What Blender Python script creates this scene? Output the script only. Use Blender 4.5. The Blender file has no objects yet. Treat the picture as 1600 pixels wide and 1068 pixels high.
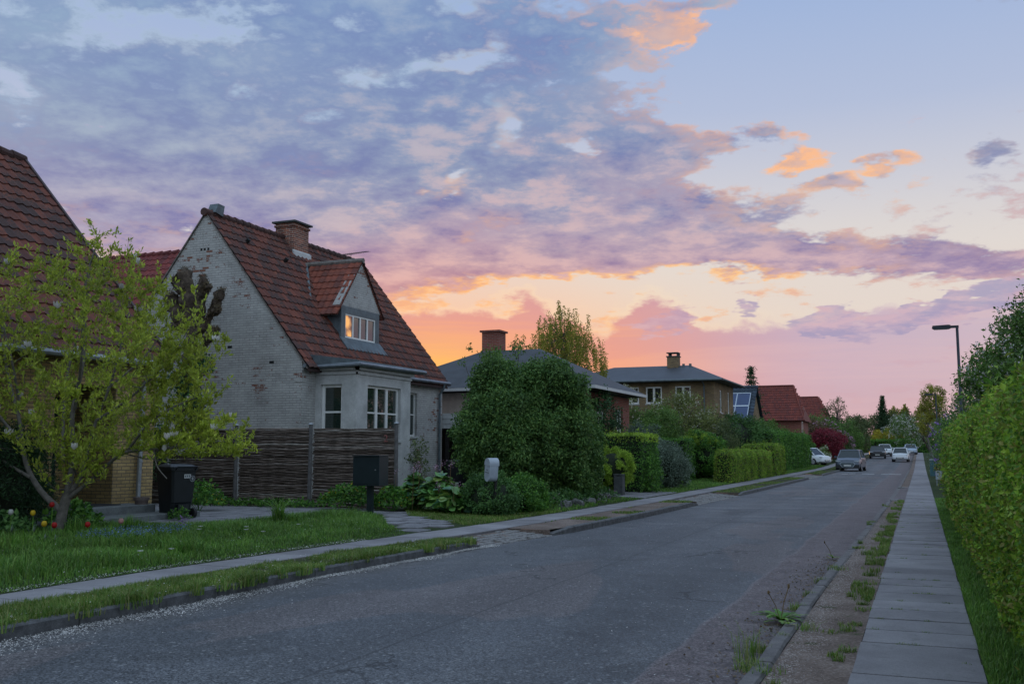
import bpy, bmesh, math, random
import numpy as np
from mathutils import Vector, Matrix
C = bpy.context.scene.collection
SC = bpy.context.scene
# ---------------------------------------------------------------- camera
PITCH, YAW, FPX = math.radians(6.2027), math.radians(22.19), 1555.0
cam_d = bpy.data.cameras.new('camera'); cam = bpy.data.objects.new('camera', cam_d); C.objects.link(cam)
cam_d.sensor_width = 36.0; cam_d.lens = 36.0 * FPX / 1600.0; cam_d.clip_start = 0.05; cam_d.clip_end = 5000
cam.location = (0, 0, 1.6); cam.rotation_euler = (math.pi / 2 + PITCH, 0, YAW)
SC.camera = cam
SC.view_settings.view_transform = 'Standard'; SC.view_settings.look = 'None'
SC.view_settings.gamma = 1; SC.view_settings.exposure = 0; SC.view_settings.use_curve_mapping = False
SC.cycles.max_bounces = 6; SC.cycles.diffuse_bounces = 3; SC.cycles.transparent_max_bounces = 6
SC.cycles.use_denoising = True

def s2l(c):
    return tuple((v / 255 / 12.92) if v / 255 <= 0.04045 else ((v / 255 + 0.055) / 1.055) ** 2.4 for v in c)

# ---------------------------------------------------------------- node expressions
class NT:
    def __init__(s, tree): s.t = tree
    def n(s, ty, **kw):
        nd = s.t.nodes.new(ty)
        for k, v in kw.items(): setattr(nd, k, v)
        return nd
    def put(s, inp, v):
        if isinstance(v, E): s.t.links.new(v.o, inp)
        elif isinstance(v, (tuple, list)):
            inp.default_value = tuple(v) + (1,) if len(v) == 3 and inp.type == 'RGBA' else tuple(v)
        else: inp.default_value = v
    def m(s, op, *a, clamp=False):
        nd = s.n('ShaderNodeMath', operation=op, use_clamp=clamp)
        for i, v in enumerate(a): s.put(nd.inputs[i], v)
        return E(s, nd.outputs[0])
    def vm(s, op, *a):
        nd = s.n('ShaderNodeVectorMath', operation=op)
        for i, v in enumerate(a): s.put(nd.inputs[i], v)
        return E(s, nd.outputs[1] if op in ('LENGTH', 'DOT_PRODUCT', 'DISTANCE') else nd.outputs[0])
    def xyz(s, x, y, z=0.0):
        nd = s.n('ShaderNodeCombineXYZ')
        for i, v in enumerate((x, y, z)): s.put(nd.inputs[i], v)
        return E(s, nd.outputs[0])
    def sep(s, v):
        nd = s.n('ShaderNodeSeparateXYZ'); s.put(nd.inputs[0], v)
        return [E(s, o) for o in nd.outputs]
    def ss(s, x, a, b, lo=0.0, hi=1.0, kind='SMOOTHSTEP'):
        nd = s.n('ShaderNodeMapRange', interpolation_type=kind)
        for i, v in enumerate((x, a, b, lo, hi)): s.put(nd.inputs[i], v)
        return E(s, nd.outputs[0])
    def noise(s, vec, scale, detail=4, rough=0.55, dist=0.0, dim='3D', lac=2.0):
        nd = s.n('ShaderNodeTexNoise', noise_dimensions=dim)
        s.put(nd.inputs['Vector'], vec); nd.inputs['Scale'].default_value = scale
        nd.inputs['Detail'].default_value = detail; nd.inputs['Roughness'].default_value = rough
        nd.inputs['Distortion'].default_value = dist; nd.inputs['Lacunarity'].default_value = lac
        return E(s, nd.outputs[0])
    def vor(s, vec, scale, feature='F1', out='Distance', rnd=1.0):
        nd = s.n('ShaderNodeTexVoronoi', feature=feature)
        s.put(nd.inputs['Vector'], vec); nd.inputs['Scale'].default_value = scale
        nd.inputs['Randomness'].default_value = rnd
        return E(s, nd.outputs[out])
    def mix(s, f, a, b, mode='MIX'):
        nd = s.n('ShaderNodeMix', data_type='RGBA', blend_type=mode)
        s.put(nd.inputs[0], f); s.put(nd.inputs[6], a); s.put(nd.inputs[7], b)
        return E(s, nd.outputs[2])
    def ramp(s, x, stops, interp='LINEAR'):
        nd = s.n('ShaderNodeValToRGB'); cr = nd.color_ramp; cr.interpolation = interp
        while len(cr.elements) < len(stops): cr.elements.new(0.5)
        for el, (p, c) in zip(cr.elements, stops):
            el.position = p; el.color = tuple(c) + (1,)
        s.put(nd.inputs[0], x)
        return E(s, nd.outputs[0])
    def attr(s, name, out='Fac'):
        nd = s.n('ShaderNodeAttribute', attribute_name=name)
        return E(s, nd.outputs[out])
class E:
    def __init__(s, nt, o): s.nt, s.o = nt, o
    def __add__(s, b): return s.nt.m('ADD', s, b)
    __radd__ = __add__
    def __sub__(s, b): return s.nt.m('SUBTRACT', s, b)
    def __rsub__(s, b): return s.nt.m('SUBTRACT', b, s)
    def __mul__(s, b): return s.nt.m('MULTIPLY', s, b)
    __rmul__ = __mul__
    def __truediv__(s, b): return s.nt.m('DIVIDE', s, b)
    def __rtruediv__(s, b): return s.nt.m("DIVIDE", b, s)
    def clamp(s): return s.nt.m('MULTIPLY', s, 1.0, clamp=True)

# ---------------------------------------------------------------- sky: evening sky in directions of the real world
W = bpy.data.worlds.new('World'); SC.world = W; W.use_nodes = True
for n_ in list(W.node_tree.nodes): W.node_tree.nodes.remove(n_)
w = NT(W.node_tree)
dirv = E(w, w.n('ShaderNodeTexCoord').outputs['Generated'])
dx, dy, dz = w.sep(dirv)
ct, st = math.cos(YAW), math.sin(YAW)
rx = dx * ct + dy * st; ry = dy * ct - dx * st
az = w.m('ARCTAN2', rx, ry) * 57.29578
el = w.m('ARCSINE', dz) * 57.29578
dzc = w.m('MAXIMUM', dz, 0.0)
inv = 1.0 / (dzc + 0.16)
P3 = w.xyz(rx * inv, ry * inv, 0.0)
ae = w.xyz(az, el, 0.0)
def blobs(lst):
    tot = None
    for (a, e), ra, re, rot, amp in lst:
        mp = w.n('ShaderNodeMapping', vector_type='TEXTURE')
        w.put(mp.inputs[0], aew)
        mp.inputs['Location'].default_value = (a, e, 0); mp.inputs['Rotation'].default_value = (0, 0, math.radians(rot))
        mp.inputs['Scale'].default_value = (ra, re, 1)
        L = w.vm('LENGTH', E(w, mp.outputs[0]))
        v = w.ss(L, 1.0, 0.0, 0.0, amp)
        tot = v if tot is None else tot + v
    return tot
# wobble of the az/el position so masses get torn edges
wob = E(w, w.n('ShaderNodeTexNoise').outputs[1])
wn = wob.o.node; w.put(wn.inputs['Vector'], P3); wn.inputs['Scale'].default_value = 5.0; wn.inputs['Detail'].default_value = 4; wn.inputs['Roughness'].default_value = .6
wobs = w.vm('MULTIPLY', w.vm('SUBTRACT', wob, (0.5, 0.5, 0.5)), (6.5, 3.4, 0.0))
aew = w.vm('ADD', ae, wobs)

n1 = w.noise(P3, 3.3, 8, 0.62, 0.15)
n2 = w.noise(w.vm('ADD', P3, (3.7, 1.9, 2.2)), 9.0, 7, 0.62, 0.1)
n3 = w.noise(w.vm('ADD', P3, (8.1, 4.2, 5.5)), 0.9, 4, 0.55, 0.0)
# masses of cloud: centre (azimuth, elevation), half sizes in degrees, rotation, amount
mass = blobs([
    ((-17.31, 18.22), 30, 12, 0, .56), ((-9.16, 24.87), 24, 6.5, 0, .42), ((-26.34, 20.97), 14, 8, 0, .2), ((-1.51, 16.55), 17, 11, 0, .50), ((-19.85, 12.89), 22, 7, 0, .30),
    ((7.90, 16.93), 10, 3.2, 8, .30), ((8.22, 13.90), 10, 4.0, 0, .34), ((3.74, 11.29), 17, 2.6, -2, .34),
    ((3.06, 23.13), 7.5, 3.6, 0, .36), ((9.88, 23.45), 3.0, 1.0, -6, .55), ((9.53, 24.59), 2.6, .9, 0, .40),
    ((14.11, 17.29), 4.8, 1.4, -4, .50), ((16.01, 15.67), 3.6, 1.1, 8, .52), ((18.21, 14.33), 2.6, .8, 4, .34),
    ((21.28, 15.61), 2.2, 1.0, 0, .50), ((21.65, 18.04), 1.0, 0.6, 0, .5), ((26.20, 15.19), 2.2, 1.8, 0, .58), ((24.22, 16.32), 2.6, .6, 4, .22),
    ((5.59, 10.89), 14, 1.8, -1, .28), ((-7.46, 12.12), 12, 3, 0, .25), ((23.00, 10.26), 8.5, 1.9, 1, .50), ((26.65, 9.15), 5, 1.3, -8, .40), ((14.64, 10.95), 9, 1.5, -3, .30),
    
    ((-10.34, 9.87), 13, 3.2, 4, .42), ((11.85, 13.04), 9, 2.6, 2, .34), ((13.33, 14.91), 4, 2.0, -10, -.25), ((16.39, 11.21), 10, 1.5, 0, .3),
    ((-26.82, 18.38), 6, 4, 0, -.26), ((-17.44, 21.71), 9, 2.2, -12, -.26), ((-22.57, 22.50), 8, 2.2, 10, -.24), ((-10.51, 18.38), 10, 1.4, 4, -.12), ((-3.77, 15.63), 2.6, 1.1, 20, -.7), ((-0.38, 18.68), 1.8, 2.4, 0, -.62), ((3.78, 17.05), 2.6, 1.0, 0, -.6), ((-9.08, 20.53), 3, 1, 10, -.34), ((-4.20, 21.91), 4, 1, 12, -.34), ((6.08, 21.00), 3, 1, 0, -.35),
    ((-3.74, 11.83), 5, 1.0, 10, -.20), ((2.61, 9.21), 9, .9, 2, -.30), ((-3.71, 8.10), 2.6, .7, 10, -.26), ((-26.39, 21.89), 5, 1.8, 10, -.16), ((-6.08, 21.00),6,1.0,15,-.12),
    ((18.46, 21.10), 14, 6.5, 0, -.55), ((24.92, 17.69), 9, 5, 0, -.25),
])
D = (n1 - 0.5) * 1.7 + (n2 - 0.5) * w.ss(el, 13.0, 24.0, 1.1, 2.3) + mass - 0.13
cov = w.ss(D, -0.06, 0.22)
edge = w.ss(D, 0.46, 0.02)                      # 1 in thin cloud, 0 in thick
# low bank of haze and cumulus over the horizon
bx = w.noise(w.xyz(az * 0.11, 0.0, 7.3), 1.0, 3, 0.5)
tops = w.noise(w.xyz(az * 0.16, el * 0.22, 1.0), 1.6, 6, 0.58, 0.1)
bank_h = 7.3 + (bx - 0.5) * 3.0 + blobs([((1.67, 6.72), 3.2, 9, 0, 1.5), ((8.65, 6.28), 3.0, 9, 0, 1.7), ((-5.53, 5.22), 5, 9, 0, 1.0)])
bank = w.ss(el + (tops - 0.5) * -5.0, bank_h + 0.42, bank_h - 0.42)
bank_thin = w.ss(az, 12.0, 30.0, 1.0, 0.75)

clear = w.ramp(el / 40.0, [
    (0.0, s2l((214, 140, 128))), (0.12, s2l((232, 172, 150))), (0.19, s2l((238, 212, 188))), (0.27, s2l((224, 216, 210))),
    (0.36, s2l((205, 205, 214))), (0.47, s2l((178, 190, 217))), (0.62, s2l((158, 180, 218))), (0.8, s2l((142, 168, 214))), (1.0, s2l((120, 150, 205)))])
clear = w.mix(w.ss(az, 2.0, 20.0) * w.ss(el, 15.0, 8.0) * 0.7, clear, s2l((222, 214, 210)))
cloudc = w.ramp(el / 40.0, [
    (0.0, s2l((208, 140, 130))), (0.16, s2l((205, 146, 142))), (0.24, s2l((188, 154, 168))), (0.31, s2l((160, 156, 180))),
    (0.40, s2l((138, 151, 182))), (0.50, s2l((130, 149, 186))), (0.65, s2l((126, 152, 192))), (1.0, s2l((112, 136, 182)))])
side = w.ss(az, 5.0, 26.0)
leftness = w.ss(az, -4.0, -24.0)
cloudc = w.mix(side * w.ss(el, 16.0, 7.0) * 0.75, cloudc, s2l((150, 140, 176)))
cloudc = w.mix(leftness * w.ss(el, 20.0, 9.0) * 0.6, cloudc, s2l((146, 142, 180)))
# relief inside the cloud
n12 = n2 * .5 + n1 * .5
rel = w.ss(n12, 0.38, 0.62, 0.64, 1.38, 'LINEAR')
cloudc = w.vm('MULTIPLY', cloudc, w.xyz(rel, rel, w.ss(n12, 0.34, 0.66, 0.84, 1.20, 'LINEAR')))
pinkspots = w.ss(n3 + (n2 - .5) * .5, 0.50, 0.66)
cloudc = w.mix(pinkspots * w.ss(el, 26.0, 12.0) * w.ss(az, -30.0, -10.0) * 0.30, cloudc, s2l((206, 168, 178)))
cloudc = w.mix(w.ss(n12, 0.50, 0.60) * w.ss(az, -22.0, -2.0) * w.ss(el, 30.0, 12.0) * 0.5, cloudc, s2l((216, 182, 184)))
# warm light caught by thin edges, strongest towards the sunset and in the small puffs at the right
sund = w.vm('LENGTH', w.vm('MULTIPLY', w.vm('SUBTRACT', ae, (-4.0, 4.5, 0.0)), (0.75, 1.35, 0)))
warmz = w.ss(sund, 32.0, 4.0) * 0.9 + blobs([((3.07, 23.46), 10, 4, 0, .75), ((-1.49, 10.03), 14, 2.5, 0, .4), ((9.88, 23.51), 6, 3, 0, .8), ((18.61, 15.90), 10, 4, 0, 1.0), ((13.93, 10.45), 12, 1.7, 0, .7), ((10.52, 18.73), 8, 3, 0, .45)])
warmc = w.ramp(el / 40.0, [(0.1, s2l((255, 176, 92))), (0.25, s2l((255, 196, 128))), (0.42, s2l((248, 188, 148))), (0.7, s2l((244, 186, 150)))])
puff = blobs([((9.88, 23.45), 4, 1.4, 0, 1.0), ((16.36, 15.74), 4.5, 1.4, 0, .8), ((21.30, 15.98), 3, 2.2, 0, .9)])
ccol = w.mix(((edge * w.ss(n2, .40, .56) + puff * 0.6) * warmz).clamp(), cloudc, warmc)
# pale silver lining at the left, far from the sun
ccol = w.mix(edge * w.ss(el, 13.0, 20.0) * w.ss(az, 10.0, -6.0) * 0.8, ccol, s2l((176, 198, 218)))
sky = w.mix(cov, clear, ccol)
bankc = w.ramp(el / 10.0, [(0.0, s2l((232, 142, 108))), (0.25, s2l((234, 150, 124))), (0.5, s2l((226, 158, 146))), (0.85, s2l((208, 156, 164)))])
bankr = w.ramp(el / 10.0, [(0.0, s2l((205, 162, 168))), (0.4, s2l((200, 172, 188))), (0.9, s2l((188, 172, 198)))])
bankc = w.mix(w.ss(az, 5.0, 19.0), bankc, bankr)
bankc = w.mix(leftness * .6, bankc, s2l((170, 140, 165)))
streak = w.noise(w.xyz(az * 0.05, el * 0.8, 3.0), 1.2, 6, 0.6, 0.5)
bankc = w.mix(w.ss(streak, 0.40, 0.68) * 0.5, bankc, w.mix(w.ss(az, 4, 16), s2l((248, 176, 130)), s2l((216, 180, 186))))
sky = w.mix(bank * bank_thin, sky, bankc)
lowm = blobs([((17.62, 7.00), 3.4, 1.3, 2, 1.0), ((24.44, 7.47), 8.5, 1.1, 15, 1.0), ((8.85, 7.37), 2.6, 1.5, 0, .7), ((13.51, 8.04), 1.6, .6, 0, .6)])
lowcov = w.ss(lowm + (n1 - .5) * 1.0 + (n2 - .5) * .8, 0.22, 0.48)
lowcol = w.mix(w.ss(az, 0.0, 16.0), s2l((214, 158, 168)), s2l((160, 152, 186)))
sky = w.mix(lowcov * 0.85, sky, w.mix(w.ss(n12, .42, .6), lowcol, s2l((206, 176, 190))))
# rim of light along the top of the bank
rim = w.ss(el + (tops - 0.5) * -5.0, bank_h + 0.9, bank_h + 0.15) * (1.0 - bank) * w.ss(sund, 20.0, 5.0)
sky = w.mix(rim * 0.35, sky, s2l((255, 232, 190)))
# glow round the sun just under the roofs
gl = w.vm('LENGTH', w.vm('MULTIPLY', w.vm('SUBTRACT', ae, (-4.6, 2.6, 0.0)), (0.62, 1.0, 0)))
glow = w.ss(gl, 5.2, 0.8)
glow2 = w.ss(gl, 12.0, 2.0)
sky = w.mix(glow2 * 0.36, sky, s2l((255, 158, 100)))
sky = w.mix(glow * 0.85, sky, s2l((255, 196, 84)))
# away from the picture: sky behind and overhead brightened as blue fill light
behind = w.ss(w.m('ABSOLUTE', az), 50.0, 110.0)
sky = w.mix(w.m('MAXIMUM', behind, w.ss(el, 32.0, 60.0)) * 0.9, sky, w.ramp(el / 60.0, [(0.0, (.57, .70, .86)), (1.0, (.70, .91, 1.14))]))
sky = w.mix(w.ss(el, 0.0, -3.0), sky, (0.05, 0.05, 0.05))
SUN_EL, SUN_AZ = math.radians(1.6), math.radians(26.2)     # azimuth measured from +Y towards -X
nish = w.n('ShaderNodeTexSky', sky_type='NISHITA', sun_disc=False)
nish.sun_elevation = SUN_EL; nish.sun_rotation = -SUN_AZ
bgA = w.n('ShaderNodeBackground'); w.put(bgA.inputs[0], sky); bgA.inputs[1].default_value = 1.0
bgB = w.n('ShaderNodeBackground'); w.t.links.new(nish.outputs[0], bgB.inputs[0]); bgB.inputs[1].default_value = 0.004
add = w.n('ShaderNodeAddShader'); w.t.links.new(bgA.outputs[0], add.inputs[0]); w.t.links.new(bgB.outputs[0], add.inputs[1])
wo = w.n('ShaderNodeOutputWorld'); w.t.links.new(add.outputs[0], wo.inputs[0])
W.cycles.sampling_method = 'MANUAL'; W.cycles.sample_map_resolution = 512
sund_ = bpy.data.lights.new('sun', 'SUN'); sund_.energy = 0.8; sund_.angle = math.radians(2.0); sund_.color = (1.0, 0.55, 0.25)
sun = bpy.data.objects.new('sun', sund_); C.objects.link(sun)
sv = Vector((-math.sin(SUN_AZ) * math.cos(SUN_EL), math.cos(SUN_AZ) * math.cos(SUN_EL), math.sin(SUN_EL)))
sun.rotation_euler = sv.to_track_quat('Z', 'Y').to_euler(); sun.location = sv * 100

# ================================================================ helpers
rs = np.random.RandomState(7)
random.seed(7)
def tag(o, label=None, cat=None, group=None, kind=None):
    if label: o['label'] = label
    if cat: o['category'] = cat
    if group: o['group'] = group
    if kind: o['kind'] = kind
    return o
def empty(name, loc, label, cat, group=None, rz=0.0):
    o = bpy.data.objects.new(name, None); C.objects.link(o); o.empty_display_size = 0.2
    o.location = loc; o.rotation_euler = (0, 0, rz)
    return tag(o, label, cat, group)
def raw_mesh(name, verts, faces_flat, nper, mats, parent=None, attrs=None, smooth=False, matidx=None, loc=None, uv=None):
    """verts (n,3); faces_flat ints; nper = vertices per face (int or array)"""
    me = bpy.data.meshes.new(name)
    verts = np.asarray(verts, np.float32)
    if loc is None and parent is None:
        lo, hi = verts.min(0), verts.max(0); loc = ((lo[0] + hi[0]) / 2, (lo[1] + hi[1]) / 2, lo[2])
    if loc is not None: verts = verts - np.asarray(loc, np.float32)
    faces_flat = np.asarray(faces_flat, np.int32).ravel()
    if np.isscalar(nper):
        nf = len(faces_flat) // nper; tot = np.full(nf, nper, np.int32)
    else: tot = np.asarray(nper, np.int32); nf = len(tot)
    st_ = np.zeros(nf, np.int32); st_[1:] = np.cumsum(tot)[:-1]
    me.vertices.add(len(verts)); me.vertices.foreach_set('co', verts.ravel())
    me.loops.add(len(faces_flat)); me.loops.foreach_set('vertex_index', faces_flat)
    me.polygons.add(nf); me.polygons.foreach_set('loop_start', st_); me.polygons.foreach_set('loop_total', tot)
    if matidx is not None: me.polygons.foreach_set('material_index', np.asarray(matidx, np.int32))
    me.polygons.foreach_set('use_smooth', np.full(nf, bool(smooth)))
    me.update(calc_edges=True)
    if attrs:
        for k, v in attrs.items():
            a = me.attributes.new(k, 'FLOAT', 'FACE'); a.data.foreach_set('value', np.asarray(v, np.float32))
    if uv is not None:
        l = me.uv_layers.new(name='UVMap'); l.data.foreach_set('uv', np.asarray(uv, np.float32).ravel())
    for m_ in (mats if isinstance(mats, (list, tuple)) else [mats]): me.materials.append(m_)
    o = bpy.data.objects.new(name, me); C.objects.link(o)
    if loc is not None: o.location = loc
    if parent is not None:
        o.parent = parent
    return o
class MB:
    """collects shapes in world (or parent's) coordinates and links them as one mesh object"""
    def __init__(s): s.v = []; s.f = []; s.mi = []; s.r = []; s.cur = 0; s.rr = None
    def add(s, vs, fs, rnd=None):
        b = len(s.v); s.v += [tuple(p) for p in vs]
        if rnd is None: rnd = s.rr if s.rr is not None else random.random()
        for f in fs: s.f.append([b + i for i in f]); s.mi.append(s.cur); s.r.append(rnd)
        return s
    def quad(s, a, b, c, d, rnd=None): return s.add([a, b, c, d], [(0, 1, 2, 3)], rnd)
    def box(s, x0, x1, y0, y1, z0, z1, rnd=None, skew=None):
        vs = [(x0, y0, z0), (x1, y0, z0), (x1, y1, z0), (x0, y1, z0), (x0, y0, z1), (x1, y0, z1), (x1, y1, z1), (x0, y1, z1)]
        return s.add(vs, [(0, 3, 2, 1), (4, 5, 6, 7), (0, 1, 5, 4), (1, 2, 6, 5), (2, 3, 7, 6), (3, 0, 4, 7)], rnd)
    def bbox(s, x0, x1, y0, y1, z0, z1, b=0.01, rnd=None):
        """box with chamfered top and vertical edges"""
        def ring(d, z): return [(x0 + d + b, y0 + d, z), (x1 - d - b, y0 + d, z), (x1 - d, y0 + d + b, z), (x1 - d, y1 - d - b, z), (x1 - d - b, y1 - d, z), (x0 + d + b, y1 - d, z), (x0 + d, y1 - d - b, z), (x0 + d, y0 + d + b, z)]
        vs = ring(0, z0) + ring(0, z1 - b) + ring(b * .9, z1)
        fs = [tuple(range(7, -1, -1)), tuple(range(16, 24))]
        for k in (0, 8):
            for i in range(8): fs.append((k + i, k + (i + 1) % 8, k + 8 + (i + 1) % 8, k + 8 + i))
        return s.add(vs, fs, rnd)
    def prism(s, poly, axis, a0, a1, rnd=None):
        """polygon extruded along axis 'x','y','z'; poly in the two other coordinates"""
        def P(p, a): return (a, p[0], p[1]) if axis == 'x' else ((p[0], a, p[1]) if axis == 'y' else (p[0], p[1], a))
        n = len(poly); vs = [P(p, a0) for p in poly] + [P(p, a1) for p in poly]
        ar = sum(poly[i][0] * poly[(i + 1) % n][1] - poly[(i + 1) % n][0] * poly[i][1] for i in range(n))
        pos = (ar > 0) == (axis != 'y')
        f0, f1 = tuple(range(n)), tuple(range(n, 2 * n))
        fs = [f0[::-1], f1] if pos else [f0, f1[::-1]]
        for i in range(n):
            j = (i + 1) % n; q = (i, j, n + j, n + i); fs.append(q if pos else q[::-1])
        return s.add(vs, fs, rnd)
    def tube(s, path, rad, n=8, rnd=None, caps=True, flat=1.0):
        path = [Vector(p) for p in path]; m = len(path)
        if not isinstance(rad, (list, tuple)): rad = [rad] * m
        vs = []; prev = None
        for i, p in enumerate(path):
            t = (path[min(i + 1, m - 1)] - path[max(i - 1, 0)])
            if t.length < 1e-9: t = Vector((0, 0, 1))
            t.normalize()
            if prev is None:
                a = t.cross(Vector((0, 0, 1)))
                if a.length < 0.1: a = t.cross(Vector((0, 1, 0)))
            else: a = prev - t * prev.dot(t)
            a.normalize(); prev = a; b = t.cross(a)
            for k in range(n):
                an = 2 * math.pi * k / n
                vs.append(p + (a * math.cos(an) + b * math.sin(an) * flat) * rad[i])
        fs = []
        for i in range(m - 1):
            for k in range(n):
                k2 = (k + 1) % n
                fs.append((i * n + k, i * n + k2, (i + 1) * n + k2, (i + 1) * n + k))
        if caps: fs += [tuple(range(n - 1, -1, -1)), tuple(range((m - 1) * n, m * n))]
        return s.add(vs, fs, rnd)
    def lathe(s, prof, c, n=20, rnd=None):
        vs = []
        for r, z in prof:
            for k in range(n): an = 2 * math.pi * k / n; vs.append((c[0] + r * math.cos(an), c[1] + r * math.sin(an), c[2] + z))
        fs = []
        for i in range(len(prof) - 1):
            for k in range(n):
                k2 = (k + 1) % n; fs.append((i * n + k, i * n + k2, (i + 1) * n + k2, (i + 1) * n + k))
        fs += [tuple(range(n - 1, -1, -1)), tuple(range((len(prof) - 1) * n, len(prof) * n))]
        return s.add(vs, fs, rnd)
    def build(s, name, mats, parent=None, smooth=False, loc=None):
        V = np.array(s.v, np.float32)
        flat = [i for f in s.f for i in f]; nper = [len(f) for f in s.f]
        uv = []
        for f in s.f:
            p0, p1, p2 = V[f[0]], V[f[1]], V[f[2]]
            nn = np.cross(p1 - p0, p2 - p0)
            if len(f) > 3: nn = nn + np.cross(p2 - p0, V[f[3]] - p0)
            L = np.linalg.norm(nn); nn = nn / L if L > 1e-12 else np.array((0, 0, 1.))
            if abs(nn[2]) > 0.75:
                for i in f: uv.append((V[i][0], V[i][1]))
            else:
                t = np.array((-nn[1], nn[0])); t /= max(1e-9, np.linalg.norm(t))
                for i in f: uv.append((V[i][0] * t[0] + V[i][1] * t[1] + nn[0] * .013, V[i][2]))
        o = raw_mesh(name, V, flat, nper, mats, parent, {'rnd': s.r}, smooth, s.mi, loc, uv)
        return o
def smooth_by_angle(o, ang=35):
    me = o.data; me.polygons.foreach_set('use_smooth', np.ones(len(me.polygons), bool))
    try: me.set_sharp_from_angle(angle=math.radians(ang))
    except Exception: pass
    return o
def lerpf(tab):
    xs = [t[0] for t in tab]; ys = [t[1] for t in tab]
    return lambda y: np.interp(y, xs, ys)
def nrm(a): return a / np.maximum(1e-9, np.linalg.norm(a, axis=-1, keepdims=True))
def rdir(n): return nrm(rs.normal(size=(n, 3)))

# ---------------------------------------------------------------- materials
MATS = {}
LEAF_GAIN = 1.92
def newmat(name):
    m_ = bpy.data.materials.new(name); m_.use_nodes = True; MATS[name] = m_
    for n_ in list(m_.node_tree.nodes): m_.node_tree.nodes.remove(n_)
    return m_, NT(m_.node_tree)
def finish(m_, t, col, rough=0.7, metal=0.0, spec=0.5, bump=None, bs=0.4, bd=0.01, coat=0.0, trans=None, tcol=None, emit=None):
    b = t.n('ShaderNodeBsdfPrincipled')
    t.put(b.inputs['Base Color'], col); t.put(b.inputs['Roughness'], rough); t.put(b.inputs['Metallic'], metal)
    b.inputs['Specular IOR Level'].default_value = spec; b.inputs['Coat Weight'].default_value = coat
    b.inputs['Coat Roughness'].default_value = 0.05
    if emit: t.put(b.inputs['Emission Color'], emit[0]); b.inputs['Emission Strength'].default_value = emit[1]
    if bump is not None:
        bn = t.n('ShaderNodeBump'); bn.inputs['Strength'].default_value = bs; bn.inputs['Distance'].default_value = bd
        t.put(bn.inputs['Height'], bump); t.t.links.new(bn.outputs[0], b.inputs['Normal'])
    out = t.n('ShaderNodeOutputMaterial')
    if trans:
        tr = t.n('ShaderNodeBsdfTranslucent'); t.put(tr.inputs[0], tcol if tcol is not None else col)
        mx = t.n('ShaderNodeMixShader'); mx.inputs[0].default_value = trans
        t.t.links.new(b.outputs[0], mx.inputs[1]); t.t.links.new(tr.outputs[0], mx.inputs[2]); t.t.links.new(mx.outputs[0], out.inputs[0])
    else: t.t.links.new(b.outputs[0], out.inputs[0])
    return m_
def pos(t): return E(t, t.n('ShaderNodeNewGeometry').outputs['Position'])
def uvn(t): return E(t, t.n('ShaderNodeTexCoord').outputs['UV'])
def mul(t, c, f): return t.vm('MULTIPLY', c, t.xyz(f, f, f))
def m_plain(name, c, rough=0.6, metal=0.0, spec=0.5, var=0.15, scale=6.0, coat=0.0, bs=0.15, bd=0.004):
    m_, t = newmat(name); p = pos(t)
    n = t.noise(p, scale, 5, 0.6); n2_ = t.noise(p, scale * 9, 3, 0.6)
    f = t.ss(n, 0.3, 0.7, 1 - var, 1 + var, 'LINEAR') * t.ss(n2_, 0.3, 0.7, 1 - var * .5, 1 + var * .5, 'LINEAR')
    return finish(m_, t, mul(t, c, f), rough, metal, spec, bump=n2_, bs=bs, bd=bd, coat=coat)
def m_leaf(name, stops, trans=0.35, rough=0.55, spec=0.35):
    """stops: list of linear colours spread over the per-leaf random number"""
    m_, t = newmat(name); r = t.attr('rnd')
    stops = [tuple(min(.8, v * (LEAF_GAIN if max(c) < .3 else 1.0)) for v in c) for c in stops]; k = len(stops)
    col = t.ramp(r, [((i + .5) / k if k > 1 else 0, c) for i, c in enumerate(stops)])
    n = t.noise(pos(t), 1.3, 3, .6)
    col = mul(t, col, t.ss(n, .3, .7, .66, 1.36, 'LINEAR'))
    return finish(m_, t, col, rough, spec=spec, trans=trans)
def m_brick(name, c1, c2, mortar, w_=0.24, h_=0.071, msize=0.008, bs=0.5, dirt=0.3, rough=0.85):
    m_, t = newmat(name); uv = uvn(t)
    b = t.n('ShaderNodeTexBrick'); t.put(b.inputs['Vector'], uv); b.inputs['Scale'].default_value = 1.0
    b.inputs['Brick Width'].default_value = w_; b.inputs['Row Height'].default_value = h_; b.inputs['Mortar Size'].default_value = msize
    b.inputs['Mortar Smooth'].default_value = 0.2; b.inputs['Bias'].default_value = 0.0
    b.inputs['Color1'].default_value = tuple(c1) + (1,); b.inputs['Color2'].default_value = tuple(c2) + (1,); b.inputs['Mortar'].default_value = tuple(mortar) + (1,)
    col = E(t, b.outputs[0]); n = t.noise(pos(t), 1.1, 6, .65); n2_ = t.noise(pos(t), 30, 4, .6)
    col = mul(t, col, t.ss(n, .3, .7, 1 - dirt, 1 + dirt, 'LINEAR') * t.ss(n2_, .3, .7, .85, 1.15, 'LINEAR'))
    h = 1.0 - E(t, b.outputs['Fac']) + n2_ * 0.25
    return finish(m_, t, col, rough, spec=0.25, bump=h, bs=bs, bd=0.008)
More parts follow.
